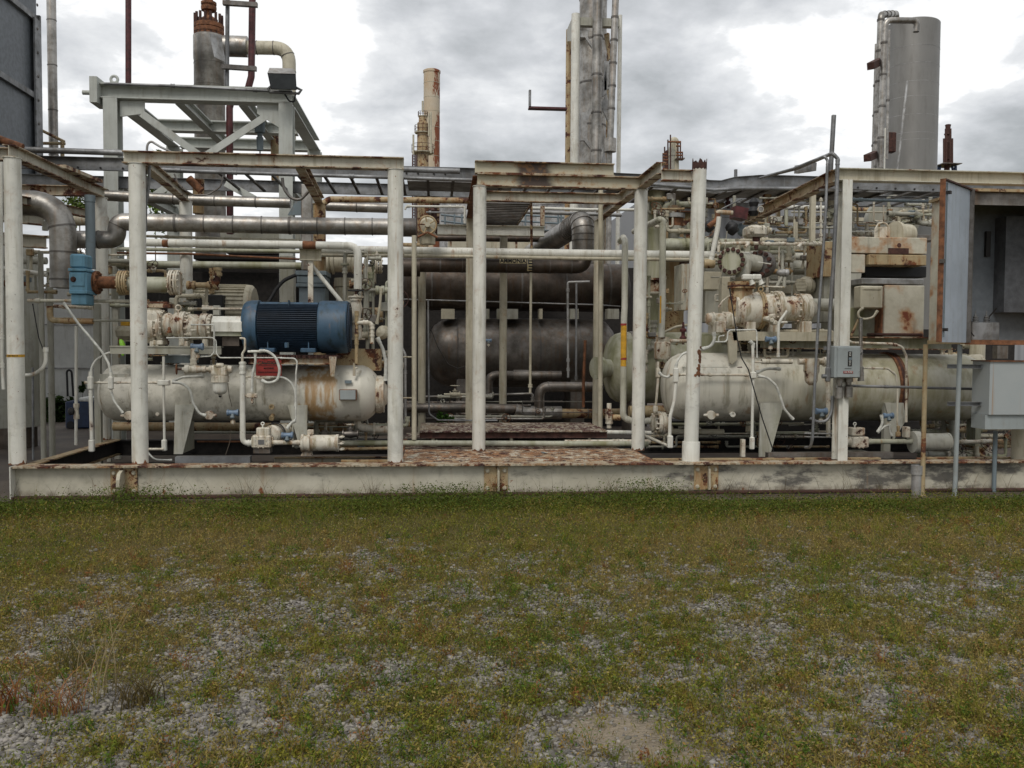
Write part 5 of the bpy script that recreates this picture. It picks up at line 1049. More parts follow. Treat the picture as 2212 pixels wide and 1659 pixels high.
def bush(label, fr, x, y, Y, w_, h_, n, name='bush', base=(.035, .06, .015), trunk=False, top=False, ls=(.03, .05)):
    c0 = W(fr, x, y, Y); R1 = sz(fr, x, y, Y, w_)/2; R2 = sz(fr, x, y, Y, h_)/2; o = T(name, label, 'bush' if name != 'tree' else 'tree')
    kx = rng.normal(size=(n//30+4, 3))*np.array([R1*.5, R1*.4, R2*.5]); P0 = kx[rng.integers(0, len(kx), n)]+rng.normal(size=(n, 3))*np.array([R1*.2, R1*.2, R2*.2])
    x_, y_, z_ = (P0+np.array(c0)).T; z_ = np.maximum(z_, .03)
    v, f_, cc = leaves(x_, y_, z_, rng.uniform(*ls, n), np.array([base])*(.5+1.1*rng.random((n, 1)))*np.array([1, 1, 1]))
    ob = npmesh('crown' if name == 'tree' else 'foliage', v, 4, f_.ravel(), cc, M['leaf']); ob.parent = o
    mb = MB(); b0_ = V((c0.x, Y, .0 if name != 'tree' else 0.))
    mb.cyl(b0_, c0, R1*.05+.01, R1*.03)
    for i in range(7): k_ = kx[i % len(kx)]; mb.sweep([V((c0.x, Y, c0.z-R2*.5)), V(c0)+V(k_)*.5, V(c0)+V(k_)*1.2], [R1*.03+.006, R1*.02+.004, .003], 5)
    part('trunk' if name == 'tree' else 'stems', mb, M['bark'], o); return o
bush('leafy green weed clump growing at the foot of the pale wall', 'J', 530, 1120, 18.8, 260, 260, 1500, ls=(.05, .09)); bush('small green sprig behind the cooler lid', 'J', 830, 900, 19, 50, 90, 160, ls=(.04, .06))
mb = MB(); a = W('J', 1228, 480, 12.0); mb.sweep([W('J', 1212, 415, 10.6), W('J', 1222, 440, 10.6), W('J', 1240, 490, 10.6), W('J', 1238, 580, 10.6)], [.012, .028, .034, .014], 8); one('lime_cloth', mb, M['lime'], 'bright lime green cloth strip hanging beside the second post', 'cloth')
mb = MB(); mb.cyl(W('J', 1196, 350, 12.1), W('J', 1202, 600, 12.1), .014); one('wooden_stake', mb, M['creamR'], 'thin orange brown stake beside the lime green cloth', 'stake')
vc = T('valve_bonnet', 'round beige valve bonnet with a yellow cap beside the second post', 'valve'); p = W('J', 1275, 345, 11.9)
mb = MB(); mb.lathe(p-V((0, 0, .12)), (0, 0, 1), [(0, .06), (.02, .06), (.03, .08), (.07, .13), (.14, .14), (.2, .10)], 20); part('bonnet', mb, M['cream'], vc); mb = MB(); mb.lathe(p+V((0, 0, .085)), (0, 0, 1), [(0, .07), (.055, .07), (.06, .06)], 16); part('cap', mb, M['yel'], vc)
# --- second motor behind ---
m2 = T('electric_motor', 'weathered off white ribbed motor with a black square opening behind the blue one', 'electric motor'); Yw = 12.2; k_ = sz('F', 300, 1600, Yw, 1); a = W('F', -60, 1690, Yw)
mb = MB(); mb.lathe(a, (1, 0, 0), [(0, 180*k_), (30*k_, 235*k_), (640*k_, 235*k_)] , 32)
for i in range(34): 
    an = 6.283*i/34; d_ = V((0, math.cos(an), math.sin(an))); p0 = a+V((50*k_, 0, 0))+d_*230*k_; p1 = a+V((640*k_, 0, 0))+d_*230*k_; mb.obox(p0, p1, -.006, .006, 0, .03, tuple(d_))
part('ribbed_frame', mb, M['cream'], m2); mb = MB(); mb.lathe(a, (1, 0, 0), [(640*k_, 235*k_), (645*k_, 250*k_), (690*k_, 245*k_), (715*k_, 220*k_), (718*k_, 60*k_)], 32); part('end_bell', mb, M['cream'], m2)
a2 = W('F', 55, 1545, Yw-.42); b2 = W('F', 352, 1890, Yw-.42); mb = MB(); mb.cbox(((a2.x+b2.x)/2, Yw-.33, (a2.z+b2.z)/2), (b2.x-a2.x, .22, a2.z-b2.z), .01); part('black_opening', mb, M['black'], m2)  # raised black block in place of the dark square opening
mb = MB(); p = W('F', 255, 1397, Yw); mb.torus(p, (0, 1, 0), 32*k_, 10*k_, 24, 8); mb.cbox(p-V((0, 0, 52*k_)), (100*k_, .1, 28*k_), .005); part('lifting_eye', mb, M['mach'], m2)
pipe('thin white line crossing in front of the black square opening', 'K', [(55, 108), (595, 110)], 10.95, 26, 'mach')
# stepped slate duct and white brace
du = T('slate_duct', 'slate blue sheet metal duct with stepped flanges above the blue motor', 'duct')
bxp(du, 'top_flange', 'F', 1076, 1302, 1392, 1352, 11.3, .5, 'slate'); bxp(du, 'neck', 'F', 1092, 1353, 1385, 1430, 11.32, .46, 'slate'); bxp(du, 'middle_flange', 'F', 1082, 1431, 1390, 1470, 11.3, .5, 'slate'); bxp(du, 'body', 'F', 1115, 1471, 1378, 1700, 11.34, .42, 'slate')
pipe('white diagonal brace pipe running down to the right of the slate duct', 'F', [(1215, 1218), (1560, 1640)], 11.1, 42, 'white', fits=(0.02,), fs=1.1, name='brace', cat='brace')
sp_ = T('pipe_support', 'slim white perforated T support under the overhead pipe', 'pipe support'); a = W('F', 1232, 1095, 11.0); mb = MB(); mb.ibeam((a.x-.13, 11.0, a.z-.06), (a.x+.13, 11.0, a.z-.06), .14, .1, .01, .01); part('head', mb, M['cream'], sp_); mb = MB(); b_ = W('F', 1240, 1640, 11.0); mb.box((a.x-.03, 10.98, b_.z), (a.x+.03, 11.02, a.z-.14)); part('stem', mb, M['mach'], sp_)
hose('thick black cable arching down behind the blue motor', 'F', [(1085, 1348), (960, 1400), (880, 1500), (800, 1640)], 11.2, 38, 'black', group=None, name='cable', cat='cable', fits=())
hose('pale rubber hose hanging left of the third post', 'K', [(1945, -100), (1930, 80), (1900, 260)], 10.95, 26, 'cream', group=None)
hose('dark drooping cable from the left side beam', 'F', [(-140, 330), (-90, 460), (60, 545), (200, 540), (330, 460), (350, 350)], 11.2, 16, 'band', group='grey drooping cables', fits=(), name='cable', cat='cable')
hose('short drooping cable from the tray fitting beside the rusted side beam', 'F', [(948, 370), (960, 480), (1040, 580), (1130, 595), (1210, 510)], 11.4, 30, 'band', group='grey drooping cables', fits=(), name='cable', cat='cable')
hose('bent grey conduit rising over the left front beam', 'E', [(1490, 560), (1465, 350), (1490, 240)], 9.8, 22, 'band', group='grey drooping cables', name='cable', cat='cable')
hose('curved pale conduit hooked over the front beam and leading to the tower', 'A', [(1035, 1060), (1040, 1015), (1065, 995), (1130, 1035), (1215, 1075)], 10.5, 16, 'galvL', group=None, name='conduit', cat='conduit', fits=())
hose('dark flexible cable running down the second post', 'E', [(1505, 240), (1500, 430), (1470, 650), (1465, 900)], 9.65, 28, 'galv', group='grey drooping cables', name='cable', cat='cable')
# ================= middle bay and the rack behind =================
def pl(label, pts, Y, w, mat='white', R=1.5, seg=14, fits=(), fs=1.4, bands=0, group=None, name='pipe', cat='pipe', bw=.016, flg=(), cap=False):
    """pipe through points given as (frame, x, y[, depth]); w in frame px of the first point"""
    mb = MB(); P_ = [W(q_[0], q_[1], q_[2], q_[3] if len(q_) > 3 else Y) for q_ in pts]
    r = sz(pts[0][0], pts[0][1], pts[0][2], pts[0][3] if len(pts[0]) > 3 else Y, w)/2; P_ = fil(P_, r*2*R, 7); mb.sweep(P_, r, seg); L_ = plen(P_)
    if bands:
        mb.mat(1)
        for i in range(1, int(L_/bands)+1): ringat(mb, P_, r, i*bands-.3*bands, bw, r*.05+.002, seg+4)
        mb.mat(0)
    for f_ in fits:
        p, t_ = along(P_, f_*L_); F_ = r*fs; mb.lathe(p-t_*r*1.3, t_, [(0, r), (0, F_), (r*.7, F_), (r*.72, F_*.9), (r*1.9, F_*.9), (r*1.92, F_), (r*2.6, F_), (r*2.6, r)], 12, False)
    for f_ in flg: p, t_ = along(P_, f_*L_); mb.flange(p, t_, r*1.7, max(.008, r*.2), 8)
    return one(name, mb, [M[mat], M['band']], label, cat, group)
rg = 'long pipes of the rack behind the frames'
pl('long white double headed pipe running from the motor bay to the right compressor', [('F', 1300, 1092), ('G', 1000, 1118), ('H', 0, 1132), ('H', 2300, 1162)], 11.8, 88, 'white', fits=(.33, .62), fs=1.04, group=rg)
pl('slim pipe just under the long white pipe, over the ammonia sign', [('F', 1300, 1148), ('G', 1000, 1162), ('H', 0, 1180), ('H', 2300, 1205)], 11.75, 36, 'cream', fits=(.25, .5, .75), fs=1.2, group=rg)
pl('dull banded pipe passing behind the rear posts, left part', [('E', 1040, 545), ('F', 0, 592), ('F', 1030, 622)], 12.6, 108, 'clad', bands=.55, seg=20, group=rg)
pl('dull banded pipe continuing right towards the stack', [('F', 1390, 655), ('G', 110, 675)], 12.6, 96, 'clad', bands=.6, seg=20, group=rg)
pl('white topped rusty pipe above the dull banded one', [('F', 1330, 650), ('F', 1420, 585), ('G', 940, 600)], 12.3, 62, 'creamR', R=1.2, fits=(.2,), fs=1.08, group=rg)
pl('thin white line behind the third post ending in an elbow', [('G', 288, 690), ('G', 300, 655), ('G', 890, 660), ('G', 890, 830)], 12.1, 22, 'white', R=1, fits=(.07, .6, .7), fs=1.6, group=rg)
pl('thin dull line below the thin white one', [('G', 500, 716), ('G', 900, 720)], 12.3, 18, 'galv', fits=(.1,), fs=2, group=rg)
pl('white pipe crossing under the ladder tray', [('G', 1480, 672), ('H', 270, 690), ('H', 1030, 692)], 14.6, 30, 'white', group=rg)
pl('galvanized pipe close below the white one under the ladder tray', [('G', 1480, 712), ('H', 570, 745)], 14.5, 38, 'galvL', group=rg)
pl('brown lagged pipe along the back behind the rear beam', [('G', 610, 975), ('G', 1740, 985)], 15.4, 66, 'cladB', bands=.8, group=rg)
# cable tray
ct = T('cable_tray', 'long galvanized cable tray running above the whole rack, buckled right of the leaning post', 'cable tray')
cen = [('P', -60, 347), ('P', 60, 351), ('P', 300, 357), ('P', 700, 369), ('P', 1000, 377), ('P', 1250, 384), ('P', 1400, 391), ('P', 1500, 397), ('P', 1530, 403), ('P', 1555, 404), ('P', 1585, 396), ('P', 1640, 392), ('P', 1700, 393), ('P', 1800, 396), ('P', 2000, 402), ('P', 2300, 409)]
YT = 12.7; near = [W(*c_, YT) for c_ in cen]; mb = MB()
def strip(mb, pts, h, t0=-.004, t1=.004, lipd=.05):
    for a, b_ in zip(pts, pts[1:]):
        mb.add([a+V((0, t0, -h)), b_+V((0, t0, -h)), b_+V((0, t1, -h)), a+V((0, t1, -h)), a+V((0, t0, h)), b_+V((0, t0, h)), b_+V((0, t1, h)), a+V((0, t1, h))], [(0, 1, 5, 4), (3, 7, 6, 2), (0, 3, 2, 1), (4, 5, 6, 7)])
        for z_, s_ in ((-h, 1), (h, -1)): mb.add([a+V((0, -lipd, z_)), b_+V((0, -lipd, z_)), b_+V((0, t0, z_)), a+V((0, t0, z_)), a+V((0, -lipd, z_+.006*s_)), b_+V((0, -lipd, z_+.006*s_)), b_+V((0, t0, z_+.006*s_)), a+V((0, t0, z_+.006*s_))], [(0, 1, 5, 4), (0, 3, 2, 1), (4, 5, 6, 7)])
strip(mb, near, .088); part('side_rail', mb, M['galv'], ct)
YF = 14.1; farp = [V((p.x, YF, p.z)) for p in near]; mb = MB(); strip(mb, farp, .088); part('side_rail', mb, M['galv'], ct)
xx = near[0].x; i = 0
def zat(x_):
    for a, b_ in zip(near, near[1:]):
        if a.x <= x_ <= b_.x: return a.z+(b_.z-a.z)*(x_-a.x)/(b_.x-a.x)
    return near[-1].z
x_ = -3.; 
while x_ < near[-1].x-.2:
    mb = MB(); z_ = zat(x_)-.072; mb.box((x_, YT+.005, z_-.012), (x_+.04, YF-.005, z_+.012)); part('rung', mb, M['band'], ct); x_ += .36
for x0_, x1_ in ((-.4, 1.15), (2.6, 6.8)):
    mb = MB(); z_ = zat((x0_+x1_)/2)-.045
    n_ = 8; ps = [V((x0_+(x1_-x0_)*k_/n_, 0, zat(x0_+(x1_-x0_)*k_/n_)-.055)) for k_ in range(n_+1)]
    for a, b_ in zip(ps, ps[1:]): mb.add([V((a.x, YT+.3, a.z)), V((b_.x, YT+.3, b_.z)), V((b_.x, YF-.3, b_.z)), V((a.x, YF-.3, a.z)), V((a.x, YT+.3, a.z+.03)), V((b_.x, YT+.3, b_.z+.03)), V((b_.x, YF-.3, b_.z+.03)), V((a.x, YF-.3, a.z+.03))], [(0, 3, 2, 1), (4, 5, 6, 7), (0, 1, 5, 4), (2, 3, 7, 6)])
    part('cable_bed', mb, M['galvL'], ct)
for k_, (fx, fy) in enumerate((('E', 785), ('E', 1012), ('E', 1238), ('I', 540), ('I', 728), ('I', 918), ('I', 1110), ('I', 1298), ('G', 302), ('G', 418), ('G', 578), ('G', 692))):
    yy = {'E': 262, 'I': 480, 'G': 335}[fx]; p = W(fx, fy, yy, YT-.01); mb = MB(); mb.lathe(V((p.x, YT-.006, zat(p.x)-.05 if fx != 'G' else zat(p.x)+.0)), (0, -1, 0), [(0, .014), (.012, .014), (.014, .008)], 8); part('bolt', mb, M['ink'], ct)
pl('blue grey conduit strapped along the side of the cable tray', [('E', 1440, 275), ('F', 0, 300), ('F', 1000, 335), ('G', 250, 368), ('G', 960, 392), ('H', 0, 415), ('H', 870, 432), ('H', 1280, 468), ('H', 1500, 492), ('H', 1800, 475), ('I', 30, 478)], 12.45, 38, 'galv', R=3, fits=(.05, .13, .3, .62), fs=1.35, group=None, name='conduit', cat='conduit')
pl('fat grey conduit lying on the left end of the cable tray', [('E', -150, 60), ('E', 240, 85), ('E', 1240, 118)], 12.5, 60, 'galv', name='conduit', cat='conduit')
pl('short fat grey conduit on the tray left of the middle frame', [('G', 270, 285), ('G', 840, 302)], 12.5, 56, 'galv', name='conduit', cat='conduit')
pl('slim conduit under the cable tray behind the right frame', [('I', 470, 588), ('I', 1260, 608)], 12.9, 30, 'slate', fits=(.02, .12), fs=1.5, name='conduit', cat='conduit')
# globe valve with big wheel facing us
gv = T('gate_valve', 'rusty cream gate valve, its spoked handwheel facing us at the clad pipe end', 'valve'); c0 = W('G', 515, 842, 11.25); k_ = sz('G', 515, 842, 11.25, 1)
mb = MB(); wheel(mb, c0, (0, -1, 0), 88*k_, .012, 5); part('handwheel', mb, M['creamR'], gv); mb = MB(); mb.lathe(c0, (0, 1, 0), [(-.03, .03), (.1, .03), (.1, 70*k_), (.12, 92*k_), (.16, 92*k_), (.16, 70*k_), (.25, 60*k_)], 24); mb.lathe(W('G', 515, 842, 11.5), (0, 0, -1), [(-80*k_, 60*k_), (0, 85*k_), (90*k_, 75*k_), (90*k_, 88*k_), (110*k_, 88*k_), (112*k_, 80*k_), (200*k_, 80*k_)], 24); part('body', mb, M['cream'], gv)
for sx_ in (-1, 1): mb = MB(); mb.sweep([c0+V((0, -.0, -75*k_)), c0+V((sx_*100*k_, -.02, -128*k_))], .014, 8); part('yoke_arm', mb, M['rust'], gv)
pl('black painted end section of the clad pipe at the gate valve', [('G', 252, 868), ('G', 402, 870)], 11.4, 186, 'band', seg=28)
# ammonia line
rA = sz('G', 1200, 1255, 13.5, 146)/2
am = T('ammonia_pipe', 'dark lagged pipe with an AMMONIA label and arrow marker, turning up at its right end', 'pipe')
mb = MB(); P_ = fil([W('G', 420, 1245, 13.5), W('G', 2090, 1262, 13.5), W('G', 2110, 1080, 13.5)], rA*2.6, 7); mb.sweep(P_, rA, 28); mb.mat(1); L_ = plen(P_)
for i in range(1, 8): ringat(mb, P_, rA, i*L_/8.3, .02, .005, 28)
part('lagging', mb, [M['cladB'], M['band']], am)
mb = MB(); rB = sz('G', 2085, 1000, 13.5, 232)/2; P_ = fil([W('G', 2085, 1120, 13.5), W('G', 2085, 800, 13.5), W('G', 1500, 1180, 16.8)], rB*2.4, 12); mb.sweep(P_, rB, 32); mb.mat(1)
for i in range(11): ringat(mb, P_, rB, .18+i*.085, .012, .008, 32)
part('ribbed_elbow', mb, [M['clad'], M['band']], am)
mb = MB(); seg_lathe(mb, 'G', 250, 440, (1268, 1268), 13.5, [(250, 95), (440, 95)], 28); part('left_sleeve', mb, M['cladB'], am)
a = W('G', 1240, 1186, 13.5); b_ = W('G', 1508, 1232, 13.5); ysurf = 13.5-rA-.004
def curved(x0, x1, zt_, zb_, yc, zc__, R__, mat, name, par):
    mb = MB(); n_ = 6; rows = []
    for i in range(n_+1):
        z_ = zb_+(zt_-zb_)*i/n_; y_ = yc-math.sqrt(max(0, R__**2-(z_-zc__)**2)); rows += [(x0, y_, z_), (x1, y_, z_)]
    mb.add(rows, [(2*i, 2*i+1, 2*i+3, 2*i+2) for i in range(n_)]); return part(name, mb, M[mat], par)
s_f = (13.5-rA)/13.5
cz = W('G', 1300, 1256, 13.5).z
a = W('G', 1240, 1186, 13.42); b_ = W('G', 1508, 1234, 13.4)
lab = curved(a.x, b_.x, a.z, b_.z, 13.5, cz, rA+.006, 'ylabel', 'label', am)
zc2 = (a.z+b_.z)/2; yl = 13.5-math.sqrt(rA**2-(b_.z-cz)**2)-.012
ny = math.sqrt((rA+.006)**2-(zc2-cz)**2); nn_ = V((0, -ny, zc2-cz)).normalized(); text('AMMONIA', tuple(V(((a.x+b_.x)/2, 13.5, cz))+nn_*(rA+.014)), abs(a.z-b_.z)*1.55, M['ink'], am, normal=nn_, xs=.78, ext=.006)
a = W('G', 1518, 1186, 13.42); b_ = W('G', 1566, 1306, 13.4); curved(a.x, b_.x, a.z, b_.z, 13.5, cz, rA+.006, 'ylabel', 'label', am)
for i in range(4):
    z_ = a.z+(b_.z-a.z)*(.17+.23*i); y_ = 13.5-math.sqrt((rA+.006)**2-(z_-cz)**2)-.006; mb = MB(); xm = (a.x+b_.x)/2+.01; h_ = .011
    mb.prism([V((xm-.035, y_, z_-h_)), V((xm+.03, y_, z_-h_)), V((xm+.045, y_, z_)), V((xm+.03, y_, z_+h_)), V((xm-.035, y_, z_+h_)), V((xm-.02, y_, z_))], (0, .004, 0)); part('arrow_mark', mb, M['ink'], am)
# dark vessels
mb = MB(); ve = T('horizontal_vessel', 'upper dark brown clad horizontal vessel behind the middle frame', 'vessel', 'dark vessels behind the middle bay')
seg_lathe(mb, 'P', 870, 1360, (618, 622), 15.6, [(870, 20), (876, 40), (892, 52), (1340, 52), (1352, 40), (1358, 20)], 40)
mb.mat(1)
a, b_, s_ = seg_lathe(MB(), 'P', 870, 1360, (618, 622), 15.6, [(870, 1), (1360, 1)], 4)
for i in range(5): mb.lathe(a+V(((60+i*95)*s_, 0, 0)), (1, 0, 0), [(0, 52.2*s_), (0, 53*s_), (.03, 53*s_), (.03, 52.2*s_)], 40, False)
part('shell', mb, [M['cladB'], M['band']], ve)
for i, (x0, x1_) in enumerate(((953, 982), (1050, 1057), (1074, 1119), (1165, 1172), (1232, 1250), (1312, 1337))): p = W('P', x0, 667, 15.1); q_ = W('P', x1_, 689, 15.1); mb = MB(); mb.box((p.x, 15.1, q_.z), (q_.x, 15.3, p.z)); part('saddle_box', mb, M['tank' if i % 3 else 'cream'], ve)
ve = T('horizontal_vessel', 'large lower dark lagged vessel with faint vertical seams behind the middle bay', 'vessel', 'dark vessels behind the middle bay')
mb = MB(); seg_lathe(mb, 'P', 922, 1330, (760, 764), 15.6, [(922, 15), (926, 38), (938, 58), (955, 70), (975, 74), (1285, 74), (1305, 68), (1320, 50), (1328, 20)], 44)
a, b_, s_ = seg_lathe(MB(), 'P', 922, 1330, (760, 764), 15.6, [(922, 1), (1330, 1)], 4); mb.mat(1)
for i in (62, 150, 235, 320): mb.lathe(a+V((i*s_, 0, 0)), (1, 0, 0), [(0, 74.1*s_), (0, 74.8*s_), (.03, 74.8*s_), (.03, 74.1*s_)], 44, False)
part('shell', mb, [M['cladD'], M['band']], ve)
for x_ in (1000, 1240): p = W('P', x_, 830, 15.6); mb = MB(); mb.box((p.x-.12, 15.2, .03), (p.x+.12, 16.0, W('P', x_, 815, 15.6).z)); part('saddle', mb, M['cladD'], ve)
# near-black wall added behind vessels and motor; its colour stands in for shade
mb = MB(); a = W('P', 215, 700, 17.5); b_ = W('P', 1400, 700, 17.5); mb.box((a.x, 17.5, .026), (b_.x, 17.6, W('P', 1100, 575, 17.5).z)); one('shade_backing_wall', mb, M['dk'], 'added near black backing wall standing in for shade behind vessels and blue motor', 'panel')
lowg = 'lagged pipes low in the middle bay'
pl('short lagged pipe under the lower vessel turning down at its left end', [('L', 1130, 700), ('L', 1130, 460), ('L', 1860, 462)], 14.4, 90, 'cladD', R=1., bands=.5, seg=18, group=lowg)
pl('thick sleeve on the short lagged pipe', [('L', 1378, 460), ('L', 1560, 460)], 14.4, 112, 'cladD', seg=20, group=lowg)
pl('lagged pipe with yellow brown patches turning down into the lower line', [('L', 1640, 790), ('L', 1640, 576), ('L', 2250, 580), ('M', 380, 890)], 13.9, 102, 'cladD', R=1., bands=.6, seg=18, group=lowg)
pl('long low lagged line at walkway level', [('L', 260, 790), ('L', 1000, 792), ('L', 1450, 800)], 13.9, 96, 'cladD', bands=.7, seg=18, group=lowg)
pl('fat mitred section of the low lagged line', [('L', 1400, 812), ('L', 1500, 835), ('L', 1862, 840)], 13.9, 132, 'clad', bands=.45, seg=20, group=lowg)
pl('right end of the low lagged line', [('L', 1862, 846), ('L', 2250, 850), ('M', 560, 1160)], 13.9, 96, 'creamR', bands=.6, seg=18, group=lowg)
pl('thin line across the front of the dark vessels', [('G', 260, 1592), ('G', 2212, 1648), ('H', 560, 1665)], 14.4, 14, 'galvL', name='pipe', group=lowg)
valve('small white valve with a flat handwheel in front of the dark lagged line', W('L', 790, 655, 13.6), (1, 0, 0), .03, (0, 0, 1), 'cream', 'cream', .07, .14, 'small_valve')
pl('thin pale tube under the small white valve', [('L', 680, 655), ('L', 905, 655)], 13.6, 24, 'cream', group=lowg)
vg = 'thin vertical pipes in the middle bay'
pl('grey vertical conduit bending right at deck level', [('L', 520, -300), ('L', 530, 850), ('L', 620, 915), ('L', 1220, 918)], 13.0, 18, 'galv', R=3, group=vg)
pl('thin drooping black cable in front of the lower vessel', [('L', 540, -20), ('L', 620, 180), ('L', 720, 350), ('L', 820, 395), ('L', 905, 370)], 13.4, 8, 'ink', R=6, name='cable', cat='cable')
pl('rusty upright pipe hanging below the middle frame beam', [('G', 1560, 650), ('G', 1562, 1080)], 11.9, 26, 'creamR', group=vg)
pl('slim white vertical pipe with a drain fitting right of the middle posts', [('G', 1556, 1325), ('L', 1548, 640)], 12.0, 26, 'cream', fits=(.94,), fs=1.8, group=vg)
pl('slim vertical pipe with rusted middle and unions near the right walkway end', [('H', 250, 1415), ('H', 30, 1420), ('M', 35, 800)], 12.9, 24, 'galvL', R=1, fits=(.25, .85, .93), fs=1.6, group=vg)
pl('slim straight vertical pipe beside the rusted one', [('H', 118, 1420), ('M', 115, 830)], 13.1, 22, 'galv', fits=(.97,), fs=1.8, group=vg)
pl('orange rusted vertical pipe left of the manhole flange', [('M', 208, 425), ('M', 190, 830), ('M', 190, 1100)], 13.2, 30, 'rust', group=vg)
pl('slender cream pipe in front of the long pipes left of the middle bay', [('G', 380, 950), ('L', 380, 1110)], 10.9, 50, 'cream', group=vg)
pl('pale conduit rising behind the third post with a bent top', [('L', 258, 190), ('L', 290, 250), ('L', 292, 880), ('L', 265, 1000)], 11.3, 26, 'galvL', R=3, fits=(.3,), fs=1.4, group=vg)
for yy, lb_ in ((278, 'upper short cross tie right of the third post'), (690, 'lower short cross tie right of the third post')): pl(lb_, [('L', 255, yy), ('L', 358, yy)], 11.2, 16, 'cream', name='tie', cat='tie rod')
bush('small green plant growing through the walkway behind the deck', 'L', 680, 890, 13.1, 110, 90, 120, ls=(.03, .06), base=(.05, .11, .02))
xmitter('small teal transmitter beside the second middle post', 'L', 1130, 110, 12.6, 60)
# platform railing far behind
rl = T('platform_railing', 'dark thin railing on a far platform seen between the middle posts', 'railing')
for x0_, x1_ in ((650, 905), (1420, 1890)):
    for yy in (765, 828):
        mb = MB(); mb.cyl(W('G', x0_, yy-25, 22), W('G', x1_, yy+5, 22), .025, seg=6); part('rail', mb, M['slate'], rl)
for x_ in (690, 785, 860, 1500, 1690, 1830, 1860): mb = MB(); mb.cyl(W('G', x_, 735, 22), W('G', x_, 880, 22), .025, seg=6); part('baluster', mb, M['slate'], rl)
mb = MB(); mb.box(W('G', 640, 880, 22), W('G', 1850, 925, 22.6)); part('deck', mb, M['slate'], rl)
a = W('G', 720, 1000, 16.5); b_ = W('G', 1560, 1100, 16.5); mb = MB(); mb.box((a.x, 16.5, b_.z), (b_.x, 17.3, a.z)); one('white_casing', mb, M['cream'], 'pale rust edged casing behind the long white pipe in the middle', 'casing')
for x_, y0_, y1_, lb_ in ((748, 975, 1060, 'short rust edged bracket on the pale casing'), (1408, 945, 1080, 'thin strut in front of the pale casing')): mb = MB(); mb.box(W('G', x_-9, y0_, 15.9), W('G', x_+9, y1_, 15.95)); one('bracket', mb, M['whiteE'], lb_, 'bracket')
mb = MB(); mb.box((W('G', 1655, 650, 13.6).x, 13.6, W('G', 1655, 850, 13.6).z), (W('G', 1695, 650, 13.6).x, 13.68, W('G', 1655, 650, 13.6).z)); one('hanger', mb, M['whiteE'], 'rust streaked white hanger plate under the ladder tray', 'hanger')
# equipment behind the left unit, seen through the bay: pumps, flanges, verticals
bg = 'flanged fittings behind the discharge pipe'
k_ = sz('F', 1500, 1250, 12.6, 1)
mb = MB(); a, b_, s_ = seg_lathe(mb, 'F', 1385, 1760, (1230, 1230), 12.6, [(1385, 95), (1400, 115), (1425, 115), (1430, 90), (1445, 90), (1450, 112), (1470, 112), (1475, 90), (1640, 88), (1660, 110), (1690, 110), (1692, 60)], 24); one('check_valve', mb, M['cream'], 'cream flanged check valve behind the white discharge pipe', 'valve', bg)
mb = MB(); a = W('F', 1590, 1540, 12.0); mb.lathe(a, (0, 0, 1), [(-150*k_, 95*k_), (0, 95*k_), (60*k_, 100*k_), (70*k_, 110*k_), (90*k_, 112*k_), (120*k_, 112*k_), (150*k_, 112*k_)], 24); one('casing_neck', mb, M['cream'], 'cream cylindrical pump casing below the rusty box', 'casing', bg)
a = W('F', 1465, 1415, 12.2); b_ = W('F', 1780, 1505, 12.2); mb = MB(); mb.box((a.x, 12.2, b_.z), (b_.x, 12.5, a.z)); one('rusty_box', mb, M['whiteE'], 'low rusty box above the cream pump casing', 'box', bg)
a = W('F', 1760, 1255, 12.9); b_ = W('F', 1880, 1420, 12.9); mb = MB(); mb.box((a.x, 12.9, b_.z), (b_.x, 13.2, a.z)); one('junction_box', mb, M['cream'], 'cream junction box left of the third post', 'box', bg)
mb = MB(); mb.flange(W('F', 1895, 1240, 12.7), (1, .1, 0), .13, .02, 8); mb.flange(W('F', 1935, 1240, 12.7), (1, .1, 0), .13, .02, 8); one('flange_pair', mb, M['mach'], 'dull bolted flange pair just left of the third post', 'flange', bg)
pl('slim white upright behind the discharge pipe', [('F', 1795, 1180), ('F', 1800, 1700), ('K', 1800, 120)], 12.4, 30, 'mach', fits=(.0, .98), fs=1.5, group=vg)
pl('brown rounded cap pipe behind the third post', [('K', 1760, 170), ('K', 1960, 170)], 12.6, 150, 'creamR', seg=20, group=bg)
pl('ochre lagged pipe emerging right of the third post', [('G', 250, 1045), ('G', 440, 1050)], 12.9, 46, 'creamR', group=bg)
# box structures behind the left motor bay, the near-black ones coloured as shade
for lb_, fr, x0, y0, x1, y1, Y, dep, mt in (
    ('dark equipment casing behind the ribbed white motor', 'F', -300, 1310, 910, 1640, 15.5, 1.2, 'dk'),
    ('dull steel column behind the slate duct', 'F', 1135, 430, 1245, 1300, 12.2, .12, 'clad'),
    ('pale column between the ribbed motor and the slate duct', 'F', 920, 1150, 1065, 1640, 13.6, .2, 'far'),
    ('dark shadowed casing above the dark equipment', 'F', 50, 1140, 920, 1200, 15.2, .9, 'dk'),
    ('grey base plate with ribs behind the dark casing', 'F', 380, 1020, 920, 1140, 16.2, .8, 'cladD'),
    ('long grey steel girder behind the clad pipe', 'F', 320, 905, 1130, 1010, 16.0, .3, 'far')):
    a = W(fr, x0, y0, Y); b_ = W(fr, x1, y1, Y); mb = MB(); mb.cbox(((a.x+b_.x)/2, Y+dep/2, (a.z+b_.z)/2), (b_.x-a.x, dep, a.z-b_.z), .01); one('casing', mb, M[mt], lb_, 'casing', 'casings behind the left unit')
mb = MB(); mb.prism([W('F', 1000, 745, 12.4), W('F', 1135, 745, 12.4), W('F', 1135, 570, 12.4), W('F', 1090, 590, 12.4)], (0, .03, 0)); one('gusset', mb, M['slate'], 'triangular slate gusset plate above the clad pipe', 'gusset')
